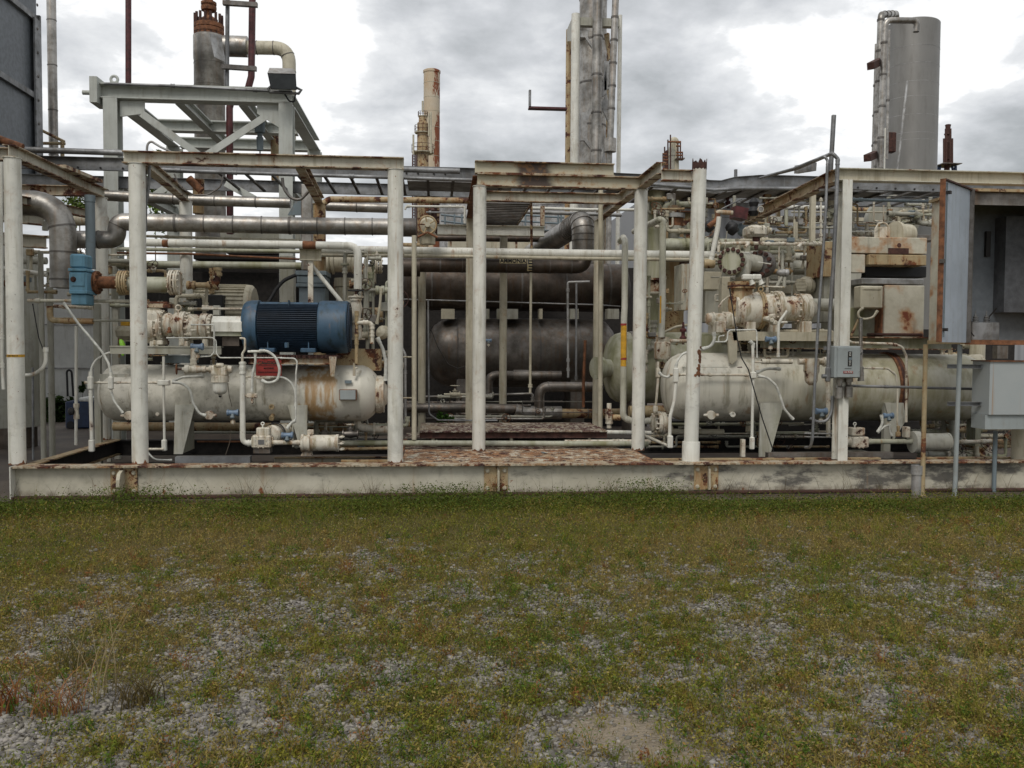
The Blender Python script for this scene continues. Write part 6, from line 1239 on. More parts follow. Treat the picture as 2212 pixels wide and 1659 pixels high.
pl('rusty orange clevis pipe on top of the rear post', [('E', 1900, 375), ('E', 2030, 500)], 12.6, 80, 'rust', name='pipe_stub', cat='pipe stub')
pl('stout white rusted pipe standing behind the rear post', [('E', 2000, 385), ('E', 1998, 730)], 12.9, 112, 'creamR', seg=18, name='pipe_stub', cat='pipe stub')
# tank and vessels at far left
vs_ = T('storage_tank', 'tall grey white cylindrical tank with a skirt behind the first post', 'tank'); a = W('J', 130, -300, 14.2); R_ = sz('J', 130, 600, 14.2, 262); mb = MB(); cx = W('J', 385, 600, 14.2).x-R_; zb_ = W('J', 300, 1290, 14.2).z
mb.lathe((cx, 14.2, zb_), (0, 0, 1), [(0, R_*.98), (0, R_), (2.6, R_), (2.75, R_*.8), (2.85, R_*.4)], 48); part('shell', mb, M['far'], vs_); mb = MB(); mb.lathe((cx, 14.2, .03), (0, 0, 1), [(0, R_*.86), (zb_-.03, R_*.86)], 40); part('skirt', mb, M['cladB'], vs_)
pl('grey thin vertical pipe at the skirt of the left tank', [('J', 330, 700), ('J', 335, 1650)], 12.6, 22, 'galv')
a = W('A', -60, -60, 16.5); b_ = W('A', 262, 1030, 16.5)
ac_ = T('air_cooler', 'huge dark grey panelled casing with riveted edges at the upper left corner', 'casing')
xw = W('A', 262, 500, 17.).x; top = W('A', 262, 160, 17.).z; zl = W('A', 262, 1500, 17.).z
mb = MB(); mb.box((xw-5, 5., zl), (xw, 17., top+1.2)); part('casing', mb, M['duct'], ac_)
for z_, h_, d_ in ((W('A', 262, 700, 17).z, .05, .07), (top+.02, .05, .07), (top+.5, .06, .14), (top+.95, .06, .14), (W('A', 262, 1120, 17).z, .05, .07)):
    mb = MB(); mb.box((xw+.001, 5., z_-h_), (xw+d_, 16.9, z_+h_)); part('stiffener', mb, M['galv'], ac_)
mb = MB(); mb.box((xw-.02, 16.901, zl), (xw+.1, 16.96, top+.1)); mb.box((xw+.07, 16.7, zl), (xw+.1, 16.9, top)); part('corner_angle', mb, M['galv'], ac_)
mb = MB()
for i in range(26): z_ = zl+.3+i*.42; mb.lathe((xw+.1, 16.8, z_), (1, 0, 0), [(0, .03), (.015, .022)], 8)
part('rivets', mb, M['band'], ac_)
pl('grey galvanized vertical stack beside the dark casing', [('A', 360, -80, 19), ('A', 382, 1300, 19)], 19, 62, 'clad', bands=.9, seg=18, name='vent_pipe', cat='vent pipe')
rl = T('yellow_handrail', 'thin yellowish handrail beside the dark casing', 'railing')
for p_ in (((265, 905), (455, 1000)), ((268, 1010), (460, 1012))): mb = MB(); mb.cyl(W('A', *p_[0], 18), W('A', *p_[1], 18), .03, seg=6); part('rail', mb, M['creamR'], rl)
mb = MB(); mb.cyl(W('A', 440, 990, 18), W('A', 440, 1200, 18), .04, seg=6); part('rail_post', mb, M['creamR'], rl)
pl('faded red lagged pipe sloping in at the left edge', [('A', -60, 960), ('A', 160, 1040)], 11.8, 52, 'rust')
mb = MB(); p = W('E', 455, 850, 11.2); mb.lathe(p, (0, 0, 1), [(-.06, .02), (-.06, .035), (-.02, .035), (0, .03), (.05, .03), (.06, .012)], 12); one('relief_fitting', mb, M['white'], 'small white relief cap left of the big elbow', 'cap')
for lb_, y_, x1_, mt in (('rust eaten beam across the left rack, upper', 780, 480, 'whiteE'), ('rust eaten beam across the left rack, lower', 1010, 500, 'whiteE')):
    a = W('E', -200, y_-50, 11.9); b_ = W('E', x1_, y_+20, 12.2); mb = MB(); mb.ibeam((a.x, 11.5, b_.z), (b_.x, 12.1, b_.z), .16, .12, .012, .01, lip=1); one('rack_beam', mb, [M['whiteR'], M['whiteE']], lb_, 'beam', 'rust eaten beams of the left rack')
bush('sunlit green tree seen through the left rack', 'E', 800, 640, 60, 330, 380, 900, 'tree', (.10, .14, .03), ls=(.12, .2)); bush('light green tree crown between the second post and the tower', 'E', 1560, 560, 60, 260, 520, 1100, 'tree', (.10, .15, .03), ls=(.12, .2))
# ================= towers and tanks beyond =================
def vlathe(fr, x, ys, Y, prof, mat, par=None, name='shell', seg=32, bands=(), bm='band', lab=None, cat=None, grp=None):
    """upright turned part; prof = (y in frame px, half width in frame px) from bottom to top"""
    b_ = W(fr, x, ys, Y); b_.x = W(fr, x, prof[-1][0], Y).x; s_ = sz(fr, x, prof[-1][0], Y, 1); mb = MB()
    pr = [(W(fr, x, y_, Y).z-b_.z, r*s_) for y_, r in prof]
    if prof[0][0] >= 1500: pr[0] = (.03-b_.z, pr[0][1])
    mb.lathe(b_, (0, 0, 1), pr, seg)
    mb.mat(1)
    for y_, r in bands: z_ = W(fr, x, y_, Y).z-b_.z; mb.lathe(b_+V((0, 0, z_)), (0, 0, 1), [(-.6*s_*2, r*s_), (-.6*s_*2, r*s_+1.2*s_), (.6*s_*2, r*s_+1.2*s_), (.6*s_*2, r*s_)], seg, False)
    if par is not None: return part(name, mb, [M[mat], M[bm]], par)
    return one(name, mb, [M[mat], M[bm]], lab, cat, grp)
def gz(Y, z=.03): return z
# steel portal structure (upper left)
tw = T('steel_portal_tower', 'square pale green grey steel support tower with V bracing at upper left', 'support structure')
Y1, Y2 = 14.0, 17.2
def ib(a, b_, h, w_, mt='frame', up=(0, 0, 1), name='beam'):
    mb = MB(); mb.ibeam(a, b_, h, w_, .02, .012, up=up); return part(name, mb, M[mt], tw)
zt_ = (W('A', 800, 645, Y1).z+W('A', 1900, 690, Y1).z)/2; hb = sz('A', 1000, 660, Y1, 104)
xL = W('A', 797, 900, Y1).x; xR = W('A', 2022, 900, Y1).x
ib((W('A', 668, 650, Y1).x, Y1, zt_), (W('A', 2060, 690, Y1).x, Y1, zt_), hb, .24)
for x_ in (xL, xR):
    ib((x_, Y1, .03), (x_, Y1, zt_-hb/2-.002), .24, sz('A', 800, 900, Y1, 96), up=(0, 1, 0), name='leg'); ib((x_, Y2, .03), (x_, Y2, zt_-hb/2-.002), .24, .24, up=(0, 1, 0), name='leg')
    ib((x_, Y1+.14, zt_-.02), (x_, Y2-.1, zt_-.02), hb*.9, .2); ib((x_, Y1+.14, zt_-1.3), (x_, Y2-.1, zt_-1.3), .16, .14)
for y_ in (Y2, (Y1+Y2)/2+.3): ib((xL+.12, y_, zt_-.03), (xR-.12, y_, zt_-.03), hb*.85, .2)
for x_ in (xL+.95, xL+1.9): ib((x_, Y1+.13, zt_-.04), (x_, Y2-.1, zt_-.04), .16, .14)
for (x0, y0, x1_, y1) in ((1000, 800, 1400, 1090), (1890, 810, 1455, 1095), (1590, 1290, 1790, 1400), (1200, 1300, 1090, 1380)):
    mb = MB(); mb.obox(W('A', x0, y0, Y1-.02), W('A', x1_, y1, Y1-.02), -.012, .012, -sz('A', x0, y0, Y1, 24), sz('A', x0, y0, Y1, 24), (0, 0, 1)); part('brace', mb, M['frame'], tw)
for (xa, xb_, sg_) in ((845, 1018, 1), (1812, 1970, -1)):
    mb = MB(); mb.prism([W('A', xa, 712, Y1-.03), W('A', xb_, 712, Y1-.03), W('A', xb_, 800, Y1-.03), W('A', xa if sg_ > 0 else xb_, 822 if sg_ > 0 else 900, Y1-.03), W('A', xa, 822 if sg_ > 0 else 800, Y1-.03)], (0, .03, 0)); part('gusset', mb, M['frame'], tw)
mb = MB(); c0 = W('A', 806, 560, Y1); mb.torus(c0, (0, 1, 0), .05, .022, 18, 8); mb.box((c0.x-.06, Y1-.02, c0.z-.12), (c0.x+.06, Y1+.02, c0.z-.04)); part('lifting_lug', mb, M['frame'], tw)
mb = MB(); p = W('A', 690, 655, Y1); mb.box((p.x-.05, Y1-.2, p.z-.19), (p.x+.06, Y1+.2, p.z+.19)); mb.lathe(p, (-1, 0, 0), [(.05, .035), (.22, .035)], 10); part('end_lug', mb, M['frame'], tw)
pl('thin grey conduit lying along the top of the steel tower beam', [('A', 735, 590), ('A', 1200, 605), ('A', 2060, 650)], 13.8, 20, 'galv', name='conduit', cat='conduit', fits=(.36, .8), fs=1.5)
fl = T('floodlight', 'square metal floodlight tilted down on the corner of the steel tower', 'floodlight'); Yf = 13.6
q4 = [W('A', 1900, 478, Yf), W('A', 2068, 482, Yf), W('A', 2085, 520, Yf-.25), W('A', 1885, 515, Yf-.25)]; mb = MB()
mb.add(q4+[W('A', 2092, 635, Yf-.1), W('A', 1910, 628, Yf-.1), W('A', 1960, 600, Yf+.2), W('A', 2060, 600, Yf+.2)], [(0, 1, 2, 3), (2, 1, 7, 4), (0, 3, 5, 6), (0, 6, 7, 1), (5, 4, 7, 6)]); part('housing', mb, M['clad'], fl)
mb = MB(); mb.add([W('A', 1892, 520, Yf-.245), W('A', 2080, 525, Yf-.245), W('A', 2088, 630, Yf-.105), W('A', 1914, 624, Yf-.105)], [(3, 2, 1, 0)]); part('glass', mb, M['inside'], fl)
mb = MB(); mb.sweep([W('A', 1925, 600, Yf), W('A', 1890, 625, Yf), W('A', 1905, 650, Yf), W('A', 2105, 660, Yf), W('A', 2125, 635, Yf), W('A', 2080, 615, Yf)], .022, 8); part('bracket', mb, M['galv'], fl)
hose('short black looped cable below the floodlight', 'A', [(2000, 650), (2040, 715), (2075, 720), (2085, 650)], 13.7, 12, 'black', group=None, name='cable', cat='cable', fits=())
mb = MB(); p = W('A', 1832, 880, 14.4); s_ = sz('A', 1832, 900, 14.4, 1); mb.lathe(p, (0, 0, -1), [(-30*s_, 36*s_), (55*s_, 36*s_), (60*s_, 18*s_), (85*s_, 18*s_), (88*s_, 25*s_), (180*s_, 22*s_), (185*s_, 5*s_), (225*s_, 4*s_)], 18); one('hanging_lamp', mb, M['slate'], 'slate bell shaped lamp hanging inside the steel tower', 'lamp')
# column with rusty head
cv_ = T('process_column', 'clad process column with a rusty bolted head and a side pipe bending down', 'column'); Yv = 18.5
vlathe('A', 1475, 1700, Yv, [(1700, 105), (430, 105), (425, 108), (262, 108), (255, 100)], 'clad', cv_, 'shell', 36, [(455, 106), (610, 106), (930, 106), (1330, 106)])
vlathe('A', 1471, 250, Yv, [(254, 98), (240, 100), (238, 103), (212, 103), (210, 96), (205, 103), (178, 103), (172, 92), (168, 66), (150, 62), (130, 48), (118, 30), (112, 22), (78, 22), (76, 50), (62, 53), (48, 53), (46, 44), (34, 53), (18, 53), (12, 30), (-60, 24)], 'rust', cv_, 'bolted_head', 32)
s_ = sz('A', 1471, 200, Yv, 1)
for i in range(16):
    an = 6.283*i/16; p = W('A', 1471, 208, Yv)+V((math.cos(an)*92*s_, math.sin(an)*92*s_, 0)); mb = MB(); mb.cyl(p-V((0, 0, .16)), p+V((0, 0, .28)), .03, seg=6); part('stud', mb, M['rustD'], cv_)
mb = MB(); P_ = fil([W('A', 1500, 322, Yv), W('A', 1745, 330, Yv)], .1); mb.sweep(P_, 72*s_, 24); part('lagged_branch', mb, M['clad'], cv_)
mb = MB(); P_ = fil([W('A', 1740, 335, Yv), W('A', 2038, 340, Yv), W('A', 2040, 1000, Yv)], 105*s_, 9); mb.sweep(P_, 47*s_, 24); mb.mat(1)
for i in range(7): ringat(mb, P_, 47*s_, .2+i*.33, .015, .006, 24)
part('branch_pipe', mb, [M['cream'], M['band']], cv_)
mb = MB(); mb.prism([W('A', 1475, 235, Yv-1.0), W('A', 1560, 250, Yv-.8), W('A', 1590, 440, Yv-.75), W('A', 1510, 400, Yv-1.0)], (0, .02, 0)); part('loose_cladding', mb, M['galvL'], cv_)
pl('thin ochre pipe hanging inside the steel tower', [('A', 1935, 860), ('A', 1945, 1350)], 16.4, 60, 'creamR', seg=12)
# red pipes
pl('oxide red vertical pipe rising behind the left end of the steel tower', [('A', 905, -80), ('A', 905, 640)], 18, 40, 'red', name='red_pipe', cat='pipe', group='oxide red vertical pipes')
pl('thicker oxide red pipe with a hooked foot beside the clad column', [('A', 1780, -80), ('A', 1772, 540), ('A', 1745, 640), ('A', 1640, 680), ('A', 1618, 760), ('A', 1622, 1650)], 15.5, 48, 'red', name='red_pipe', cat='pipe', R=1.2, group='oxide red vertical pipes')
cs = T('conduit_stand', 'thin grey conduit with two cross struts clamped to the red pipe', 'conduit')
mb = MB(); mb.cyl(W('A', 1605, -80, 15.3), W('A', 1600, 625, 15.3), .035, seg=8); part('conduit', mb, M['galv'], cs)
for y_, x0, x1_ in ((20, 1572, 1815), (470, 1565, 1808)): mb = MB(); mb.obox(W('A', x0, y_, 15.2), W('A', x1_, y_+16, 15.2), -.04, .04, -.035, .035); part('strut', mb, M['band'], cs)
# distant stack and platformed column
def railring(par, x, y, Y, r, h, fr='B', mat='rustD', deck=True):
    c0 = W(fr, x, y, Y); s__ = sz(fr, x, y, Y, 1); R__ = r*s__
    if deck: mb = MB(); mb.lathe(c0, (0, 0, 1), [(-3*s__, R__*.5), (-3*s__, R__*.98), (4*s__, R__), (4*s__, R__*.5)], 20); part('platform', mb, M['cream'], par)
    mb = MB()
    for k_ in (.5, 1.): mb.torus(c0+V((0, 0, h*s__*k_)), (0, 0, 1), R__, 1.6*s__, 24, 5)
    for i in range(12): a_ = 6.283*i/12; q_ = c0+V((math.cos(a_)*R__, math.sin(a_)*R__, 0)); mb.cyl(q_, q_+V((0, 0, h*s__)), 1.6*s__, seg=5)
    part('railing', mb, M[mat], par)
sk_ = T('chimney_stack', 'tall pale stack with a rusted streak down its right side', 'chimney'); Ys = 62
t = NT('streaked_stack_paint'); sx = t.n('ShaderNodeSeparateXYZ'); t.l(t.pos, sx.inputs[0]); x0s = W('B', 1296, 700, Ys).x; x1s = W('B', 1340, 700, Ys).x
a = t.noise(.55, 5, .65); b2_ = t.noise(.9, 8, .75, t.map((1, 1, .35))); c = t.mix(a, (.52, .49, .42), (.46, .33, .18))
c = t.mix(t.step(t.math('ADD', t.math('MULTIPLY', t.step(sx.outputs[0], x0s-.35, x0s+.15), .24), b2_), .655, .69), c, (.20, .055, .02)); c = t.mix(t.math('MULTIPLY', t.step(b2_, .5, .7), .4), c, (.40, .2, .07)); M['stack'] = t.done(c, .7)
vlathe('B', 1275, 2400, Ys, [(2400, 62), (1600, 60), (1100, 57), (520, 57), (515, 61), (500, 61), (498, 57), (494, 50)], 'stack', sk_, 'shell', 32, [(590, 57), (692, 57), (790, 57), (902, 57), (1000, 57), (1105, 57)], 'cream')
pc = T('platform_column', 'slimmer process column with railed platforms in front of the stack', 'column'); Yp = 55
vlathe('B', 1212, 2400, Yp, [(2400, 42), (870, 40), (862, 30), (820, 28), (815, 10)], 'creamR', pc, 'shell', 24, [(960, 40), (1090, 40)])
for y_, r, h in ((822, 34, 32), (938, 58, 50), (1078, 78, 55), (1395, 92, 34), (1670, 98, 46)): railring(pc, 1212 if y_ < 1300 else 1250, y_, Yp, r, h)
mb = MB()
for x_ in (1140, 1156, 1168): mb.cyl(W('B', x_, 1090, Yp-1), W('B', x_, 1700, Yp-1), .05, seg=5)
for i in range(30): mb.cyl(W('B', 1140, 1100+i*20, Yp-1), W('B', 1156, 1100+i*20, Yp-1), .03, seg=4)
part('ladder', mb, M['rustD'], pc)
mb = MB(); 
for x_, y0, y1 in ((1145, 950, 1090), (1210, 712, 790), (1255, 800, 960), (1268, 790, 1080)): mb.cyl(W('B', x_, y0, Yp-.5), W('B', x_, y1, Yp-.5), .06, seg=6)
part('riser_pipe', mb, M['cream'], pc)
lt_ = T('pipe_lattice', 'dense rusty framework of pipes and ladders below the stack platforms', 'framework'); rr = random.Random(4)
for i in range(16):
    x_ = rr.uniform(1240, 1390); mb = MB(); mb.cyl(W('B', x_, rr.uniform(1370, 1480), Yp+rr.uniform(-2, 1)), W('B', x_, 1700, Yp), rr.uniform(.06, .16), seg=6); part('upright', mb, M[rr.choice(['rust', 'creamR', 'rustD', 'cream'])], lt_)
for i in range(7):
    y_ = 1400+i*44; mb = MB(); mb.cyl(W('B', 1245, y_, Yp), W('B', 1385, y_, Yp), .07, seg=6); part('crossbar', mb, M['rustD'], lt_)
# centre tower
tc_ = T('cold_box_tower', 'tall central tower of clad vessel, banded pipes and pale corner columns', 'tower'); Yc2 = 25.
zb_ = .03
def vert(fr, x0, x1_, y0, Y, mt, name, y1=None, x1b=None, sq=False, bands=None, seg=24):
    a = W(fr, (x0+x1_)/2, y0, Y); r_ = sz(fr, x0, y0, Y, abs(x1_-x0))/2; xb_ = a.x if x1b is None else W(fr, x1b, y1 or 1100, Y).x
    z1_ = zb_ if y1 is None else W(fr, x0, y1, Y).z; mb = MB()
    if sq: mb.box((a.x-r_, Y-r_, z1_), (a.x+r_, Y+r_, a.z))
    else: mb.sweep([(xb_, Y, z1_), tuple(a)], r_, seg)
    if bands:
        mb.mat(1); Pp = [V((xb_, Y, z1_)), a]; L_ = plen(Pp); n_ = int(L_/bands)
        for i in range(n_): ringat(mb, Pp, r_, L_-.25*bands-i*bands, .05, .014, seg)
    return part(name, mb, [M[mt], M['band']], tc_)
vert('C', 452, 492, 210, Yc2+3, 'creamR', 'corner_column'); vert('C', 490, 552, 100, Yc2, 'white', 'corner_column'); vert('C', 818, 848, 108, Yc2+.3, 'white', 'corner_column'); vert('C', 700, 760, 240, Yc2+3, 'creamR', 'corner_column')
vert('C', 548, 742, -80, Yc2+1.6, 'clad', 'vessel', bands=1.25, seg=36); vert('C', 640, 712, -80, Yc2-.2, 'clad', 'riser_pipe', bands=1.05)
vert('C', 780, 828, -80, Yc2-.6, 'clad', 'banded_pipe', y1=1000, x1b=762, bands=.62); vert('C', 720, 806, 978, Yc2-.7, 'clad', 'pipe_drum', y1=1070); vert('C', 736, 778, 1070, Yc2-.6, 'clad', 'drum_stub')
mb = MB(); mb.box(W('C', 552, 120, Yc2), W('C', 818, 205, Yc2+.2)); part('head_beam', mb, M['far'], tc_)
mb = MB(); mb.prism([W('C', 458, 210, Yc2+2.9), W('C', 492, 130, Yc2+.4), W('C', 492, 290, Yc2+.4), W('C', 458, 290, Yc2+2.9)], (.03, 0, 0)); part('side_panel', mb, M['far'], tc_)
for poly in ([(552, 215), (606, 215), (606, 262), (552, 262)], [(585, 262), (606, 262), (636, 310), (636, 335)], [(552, 790), (598, 790), (598, 990), (552, 990)], [(598, 795), (625, 740), (625, 800), (598, 860)], [(596, 968), (622, 1010), (622, 1045), (580, 990)], [(700, 640), (738, 470), (738, 660), (700, 690)], [(722, 430), (765, 430), (765, 620), (722, 640)], [(705, 720), (740, 655), (752, 720), (752, 860), (705, 760)], [(700, 1150), (725, 1040), (740, 1170)]):
    mb = MB(); mb.prism([W('C', x_, y_, Yc2+.1) for x_, y_ in poly], (0, .12, 0)); part('gusset_plate', mb, M['galvL'], tc_)
mb = MB(); mb.obox(W('C', 735, 240, Yc2+.4), W('C', 765, 420, Yc2+.4), -.05, .05, -.06, .06); part('brace', mb, M['creamR'], tc_)
ar = T('pipe_davit', 'rusty L shaped arm with a grey upright sticking out left of the central tower', 'davit')
mb = MB(); mb.box(W('C', 190, 748, Yc2), W('C', 452, 785, Yc2+.25)); part('arm', mb, M['red'], ar); mb = MB(); mb.box(W('C', 190, 632, Yc2), W('C', 203, 760, Yc2+.1)); part('upright', mb, M['galv'], ar)
# small distant tower
dt = T('distant_process_tower', 'small distant process tower crowded with rusty platforms', 'tower'); Yd = 95
vlathe('C', 1197, 1700, Yd, [(1700, 26), (1060, 26), (1050, 20), (1040, 20)], 'far', dt, 'shell', 16, [(1100, 26)])
mb = MB(); P_ = fil([W('C', 1180, 1110, Yd), W('C', 1200, 1060, Yd), W('C', 1200, 985, Yd), W('C', 1228, 985, Yd), W('C', 1232, 1500, Yd)], .8); mb.sweep(P_, .3, 8); part('overhead_pipe', mb, M['cream'], dt)
rr = random.Random(9)
for x_, y0 in ((1136, 1080), (1147, 1035), (1160, 1060), (1170, 985), (1188, 950), (1240, 1000), (1258, 1000), (1272, 1070), (1155, 1065)): mb = MB(); mb.cyl(W('C', x_, y0, Yd-1), W('C', x_, 1400 if x_ < 1235 else 1130, Yd-1), .08, seg=5); part('upright', mb, M['rustD'], dt)
for x0, x1_, y_ in ((1132, 1160, 1085), (1132, 1165, 1108), (1132, 1170, 1128), (1132, 1170, 1160), (1228, 1262, 1005), (1228, 1262, 1030), (1228, 1275, 1075), (1228, 1275, 1095), (1170, 1262, 1000), (1132, 1165, 1190)): mb = MB(); mb.cyl(W('C', x0, y_, Yd-1), W('C', x1_, y_, Yd-1), .1, seg=5); part('crossbar', mb, M['rust'], dt)
mb = MB(); mb.box(W('C', 1232, 1118, Yd-1), W('C', 1272, 1125, Yd)); part('platform', mb, M['cladD'], dt)
# big silo
si = T('clad_silo', 'big dull metal clad silo with two tall pipes looping over its rim', 'silo'); Yb = 34.
t = NT('seamed_silo_cladding'); a = t.noise(.35, 5, .6); b2_ = t.noise(1.6, 6, .7, t.map((3, 3, .5))); c = t.mix(a, (.15, .145, .135), (.30, .29, .27)); c = t.mix(t.math('MULTIPLY', t.step(b2_, .45, .8), .5), c, (.13, .12, .105)); t.bump(a, .3, .05); M['silo'] = t.done(c, .45, .55)
vlathe('D', 1305, 3000, Yb, [(3000, 210), (400, 206), (215, 206), (208, 200)], 'silo', si, 'shell', 64, [(430, 206), (570, 206), (715, 206), (835, 206), (980, 206), (1125, 206), (1180, 206), (1255, 206)], 'galvL')
def spipe(pts, Y, w_, nm, bands=1.1):
    mb = MB(); P_ = [W('D', x_, y_, yy if yy else Y) for x_, y_, yy in pts]; r_ = sz('D', pts[0][0], 800, Y, w_)/2; P_ = fil(P_, r_*2.6, 8); mb.sweep(P_, r_, 20); mb.mat(1)
    for i in range(1, int(plen(P_)/bands)): ringat(mb, P_, r_, i*bands, .07, .02, 20)
    return part(nm, mb, [M['clad'], M['band']], si)
spipe([(1003, 2400, 0), (1078, 165, 0), (1340, 168, 0), (1330, 260, 0)], Yb-3.6, 50, 'overhead_pipe'); spipe([(968, 2400, 0), (1045, 120, 0), (1170, 110, 35), (1172, 230, 35)], Yb-2.6, 52, 'overhead_pipe'); spipe([(948, 2400, 0), (1008, 360, 0)], Yb-2, 26, 'side_pipe'); spipe([(1092, 1300, 0), (1112, 245, 0)], Yb-4.5, 22, 'side_pipe', 2)
for (x0, y0, x1_, y1) in ((960, 540, 1038, 500), (932, 1290, 1005, 1258)): mb = MB(); mb.obox(W('D', x0, y0, Yb-4), W('D', x1_, y1, Yb-3), -.12, .12, -.12, .12); part('support_arm', mb, M['rustD'], si)
mb = MB(); p = W('D', 1105, 1165, Yb-3.4); mb.cbox(p, (.45, .3, .7), .03); part('junction_box', mb, M['rustD'], si)
pl('long thin galvanized pole leaning against the clad silo', [('D', 1260, 660), ('D', 1172, 1450)], 24, 18, 'galvL', name='pole', cat='pole'); pl('slim white pole left of the silo foot', [('D', 1080, 1045), ('D', 1070, 1500)], 24, 12, 'white', name='pole', cat='pole')
# flare
ft = T('flare_tower', 'small dark flare tower on a blue lattice platform at far right', 'tower'); Ye = 90
vlathe('D', 1592, 1700, Ye, [(1700, 22), (1310, 22), (1305, 30), (1165, 30), (1150, 18), (1105, 18), (1100, 28), (1090, 28), (1085, 18), (1035, 20), (1020, 24), (1016, 18)], 'rustD', ft, 'flare_tip', 16)
for x_ in (1560, 1575, 1612, 1626): mb = MB(); mb.cyl(W('D', x_, 1050 if x_ in (1575, 1612) else 1130, Ye-1), W('D', x_, 1345, Ye-1), .12, seg=5); part('guide_pipe', mb, M['rustD'], ft)
mb = MB(); p = W('D', 1578, 1350, Ye); s_ = sz('D', 1578, 1350, Ye, 1); mb.box((p.x-80*s_, Ye-1.2, p.z-3*s_), (p.x+80*s_, Ye+1.2, p.z+3*s_)); part('platform', mb, M['cladD'], ft)
for x0, x1_ in ((1502, 1530), (1530, 1502), (1502, 1502), (1655, 1655), (1655, 1625), (1625, 1655)): mb = MB(); mb.cyl(W('D', x0, 1355, Ye), W('D', x1_, 1480, Ye), .14, seg=5); part('lattice_leg', mb, M['cool'], ft)
# galvanized poles behind the tray
pl('flat galvanized strut standing beside the two bent conduits', [('D', 660, 940), ('D', 628, 1500)], 11.0, 40, 'galv', seg=4, name='strut', cat='strut'); pl('short galvanized stub above the buckled tray', [('C', 1648, 1195), ('C', 1648, 1300)], 13.2, 26, 'galv', seg=4, name='strut', cat='strut')
# far tanks and shed roofs
def tankfar(label, x, w_, ytop, Y, mt, cone=0):
    a = W('P', x, ytop, Y); r_ = sz('P', x, ytop, Y, w_)/2; o = T('round_tank', label, 'tank', 'round tanks in the distance'); mb = MB(); mb.lathe((a.x, Y, .03), (0, 0, 1), [(0, r_), (a.z-.03, r_)], 48); part('shell', mb, M[mt], o)
    mb = MB(); mb.lathe((a.x, Y, a.z), (0, 0, 1), [(0, r_*1.02), (.12, r_*1.02), (cone+.12, .1)], 48); part('roof', mb, M['galvL'], o)
tankfar('pale distant tank left of the fourth post, half hidden by rails', 1025, 150, 420, 46, 'galvL', .8); tankfar('pale distant tank under the ladder tray', 1190, 170, 455, 60, 'galvL', .8)
t = NT('corrugated_sheet'); wv = t.n('ShaderNodeTexWave'); wv.inputs['Scale'].default_value = 1.1; t.l(t.pos, wv.inputs['Vector']); a = t.noise(.4, 4, .6); c = t.mix(a, (.26, .27, .28), (.40, .41, .42)); c = t.mix(t.math('MULTIPLY', wv.outputs['Fac'], .4), c, (.12, .12, .13)); M['corr'] = t.done(c, .5, .3)
sh = T('corrugated_shed', 'low grey corrugated shed across the right background', 'shed'); a = W('P', 1395, 424, 34); b_ = W('P', 2350, 424, 34)
mb = MB(); mb.box((a.x, 34, .03), (b_.x, 50, a.z)); part('wall', mb, M['corr'], sh)
for x0, x1_ in ((1400, 1518), (1522, 1640), (1800, 1990)):
    a = W('P', x0, 430, 33.8); b_ = W('P', x1_, 430, 33.8); n_ = 16; mb = MB(); vs2 = []
    for i in range(n_+1): f_ = i/n_; x_ = a.x+(b_.x-a.x)*f_; z_ = a.z-.3+.55*math.sin(math.pi*f_)**.6; vs2 += [(x_, 31, z_), (x_, 33.9, z_+.2)]
    mb.add(vs2, [(2*i, 2*i+2, 2*i+3, 2*i+1) for i in range(n_)]); part('curved_roof', mb, M['corr'], sh)
# far belt of scrub on the horizon
n = 26000; x = rng.uniform(-190, 230, n); y = 170+rng.normal(size=n)*8; z = rng.random(n)**.7*(5.5+2.5*np.sin(x*.12)+1.5*np.sin(x*.31+2)); v, f_, cc = leaves(x, y, z, rng.uniform(.35, .8, n), np.array([(.05, .07, .025)])*(.5+.9*rng.random((n, 1))))
o = npmesh('far_woods', v, 4, f_.ravel(), cc, M['leaf']); _tag(o, 'low belt of scrubby trees on the far horizon behind the plant', 'trees', None, 'stuff'); TOPS.append(o)
# ================= right compressor unit =================
# tank
Yr = 10.95
t = NT('algae_tank_paint'); a = t.noise(2, 6, .6); stk = t.noise(1., 6, .62, t.map((10, 10, .8))); sx = t.n('ShaderNodeSeparateXYZ'); t.l(t.pos, sx.inputs[0]); xm = lambda v: X('N', v, 900, Yr)
ol = t.step(sx.outputs[0], X('M', 1500, 900, Yr), xm(500)); c = t.mix(t.step(a, .3, .7), (.55, .53, .45), (.66, .63, .54)); c = t.mix(t.math('MULTIPLY', ol, t.step(t.math('ADD', a, t.math('MULTIPLY', stk, .6)), .6, .95)), c, (.36, .33, .21))
c = t.mix(t.math('MULTIPLY', t.step(stk, .5, .72), .6), c, (.17, .15, .09)); c = t.mix(t.math('MULTIPLY', ol, .25), c, (.30, .29, .20)); c = t.mix(t.math('MULTIPLY', t.step(t.noise(1, 6, .6, t.map((9, 9, .6), (8, 2, 1))), .58, .72), .6), c, (.30, .16, .06)); rn = t.noise(5, 8, .7); c = t.mix(t.step(rn, .68, .72), c, RUST); t.bump(a, .1, .01); M['tankR'] = t.done(c, .5)
tk = T('oil_separator_tank', 'larger right hand horizontal tank, white at its domed left end and greenish further right', 'tank')
e_ = (1750+(1737.6-1219.8)/k7)       # N 1750 in M pixels
mb = MB(); seg_lathe(mb, 'M', 990, e_, (898, 898), Yr, [(990, 40), (996, 110), (1012, 190), (1040, 255), (1085, 300), (1140, 330), (1210, 340), (3500, 340), (4000, 335), (4080, 300), (4130, 240), (4158, 160), (4166, 60)], 48); part('shell', mb, M['tankR'], tk)
a_, b_, s_ = seg_lathe(MB(), 'M', 990, e_, (898, 898), Yr, [(990, 1), (e_, 1)], 4)
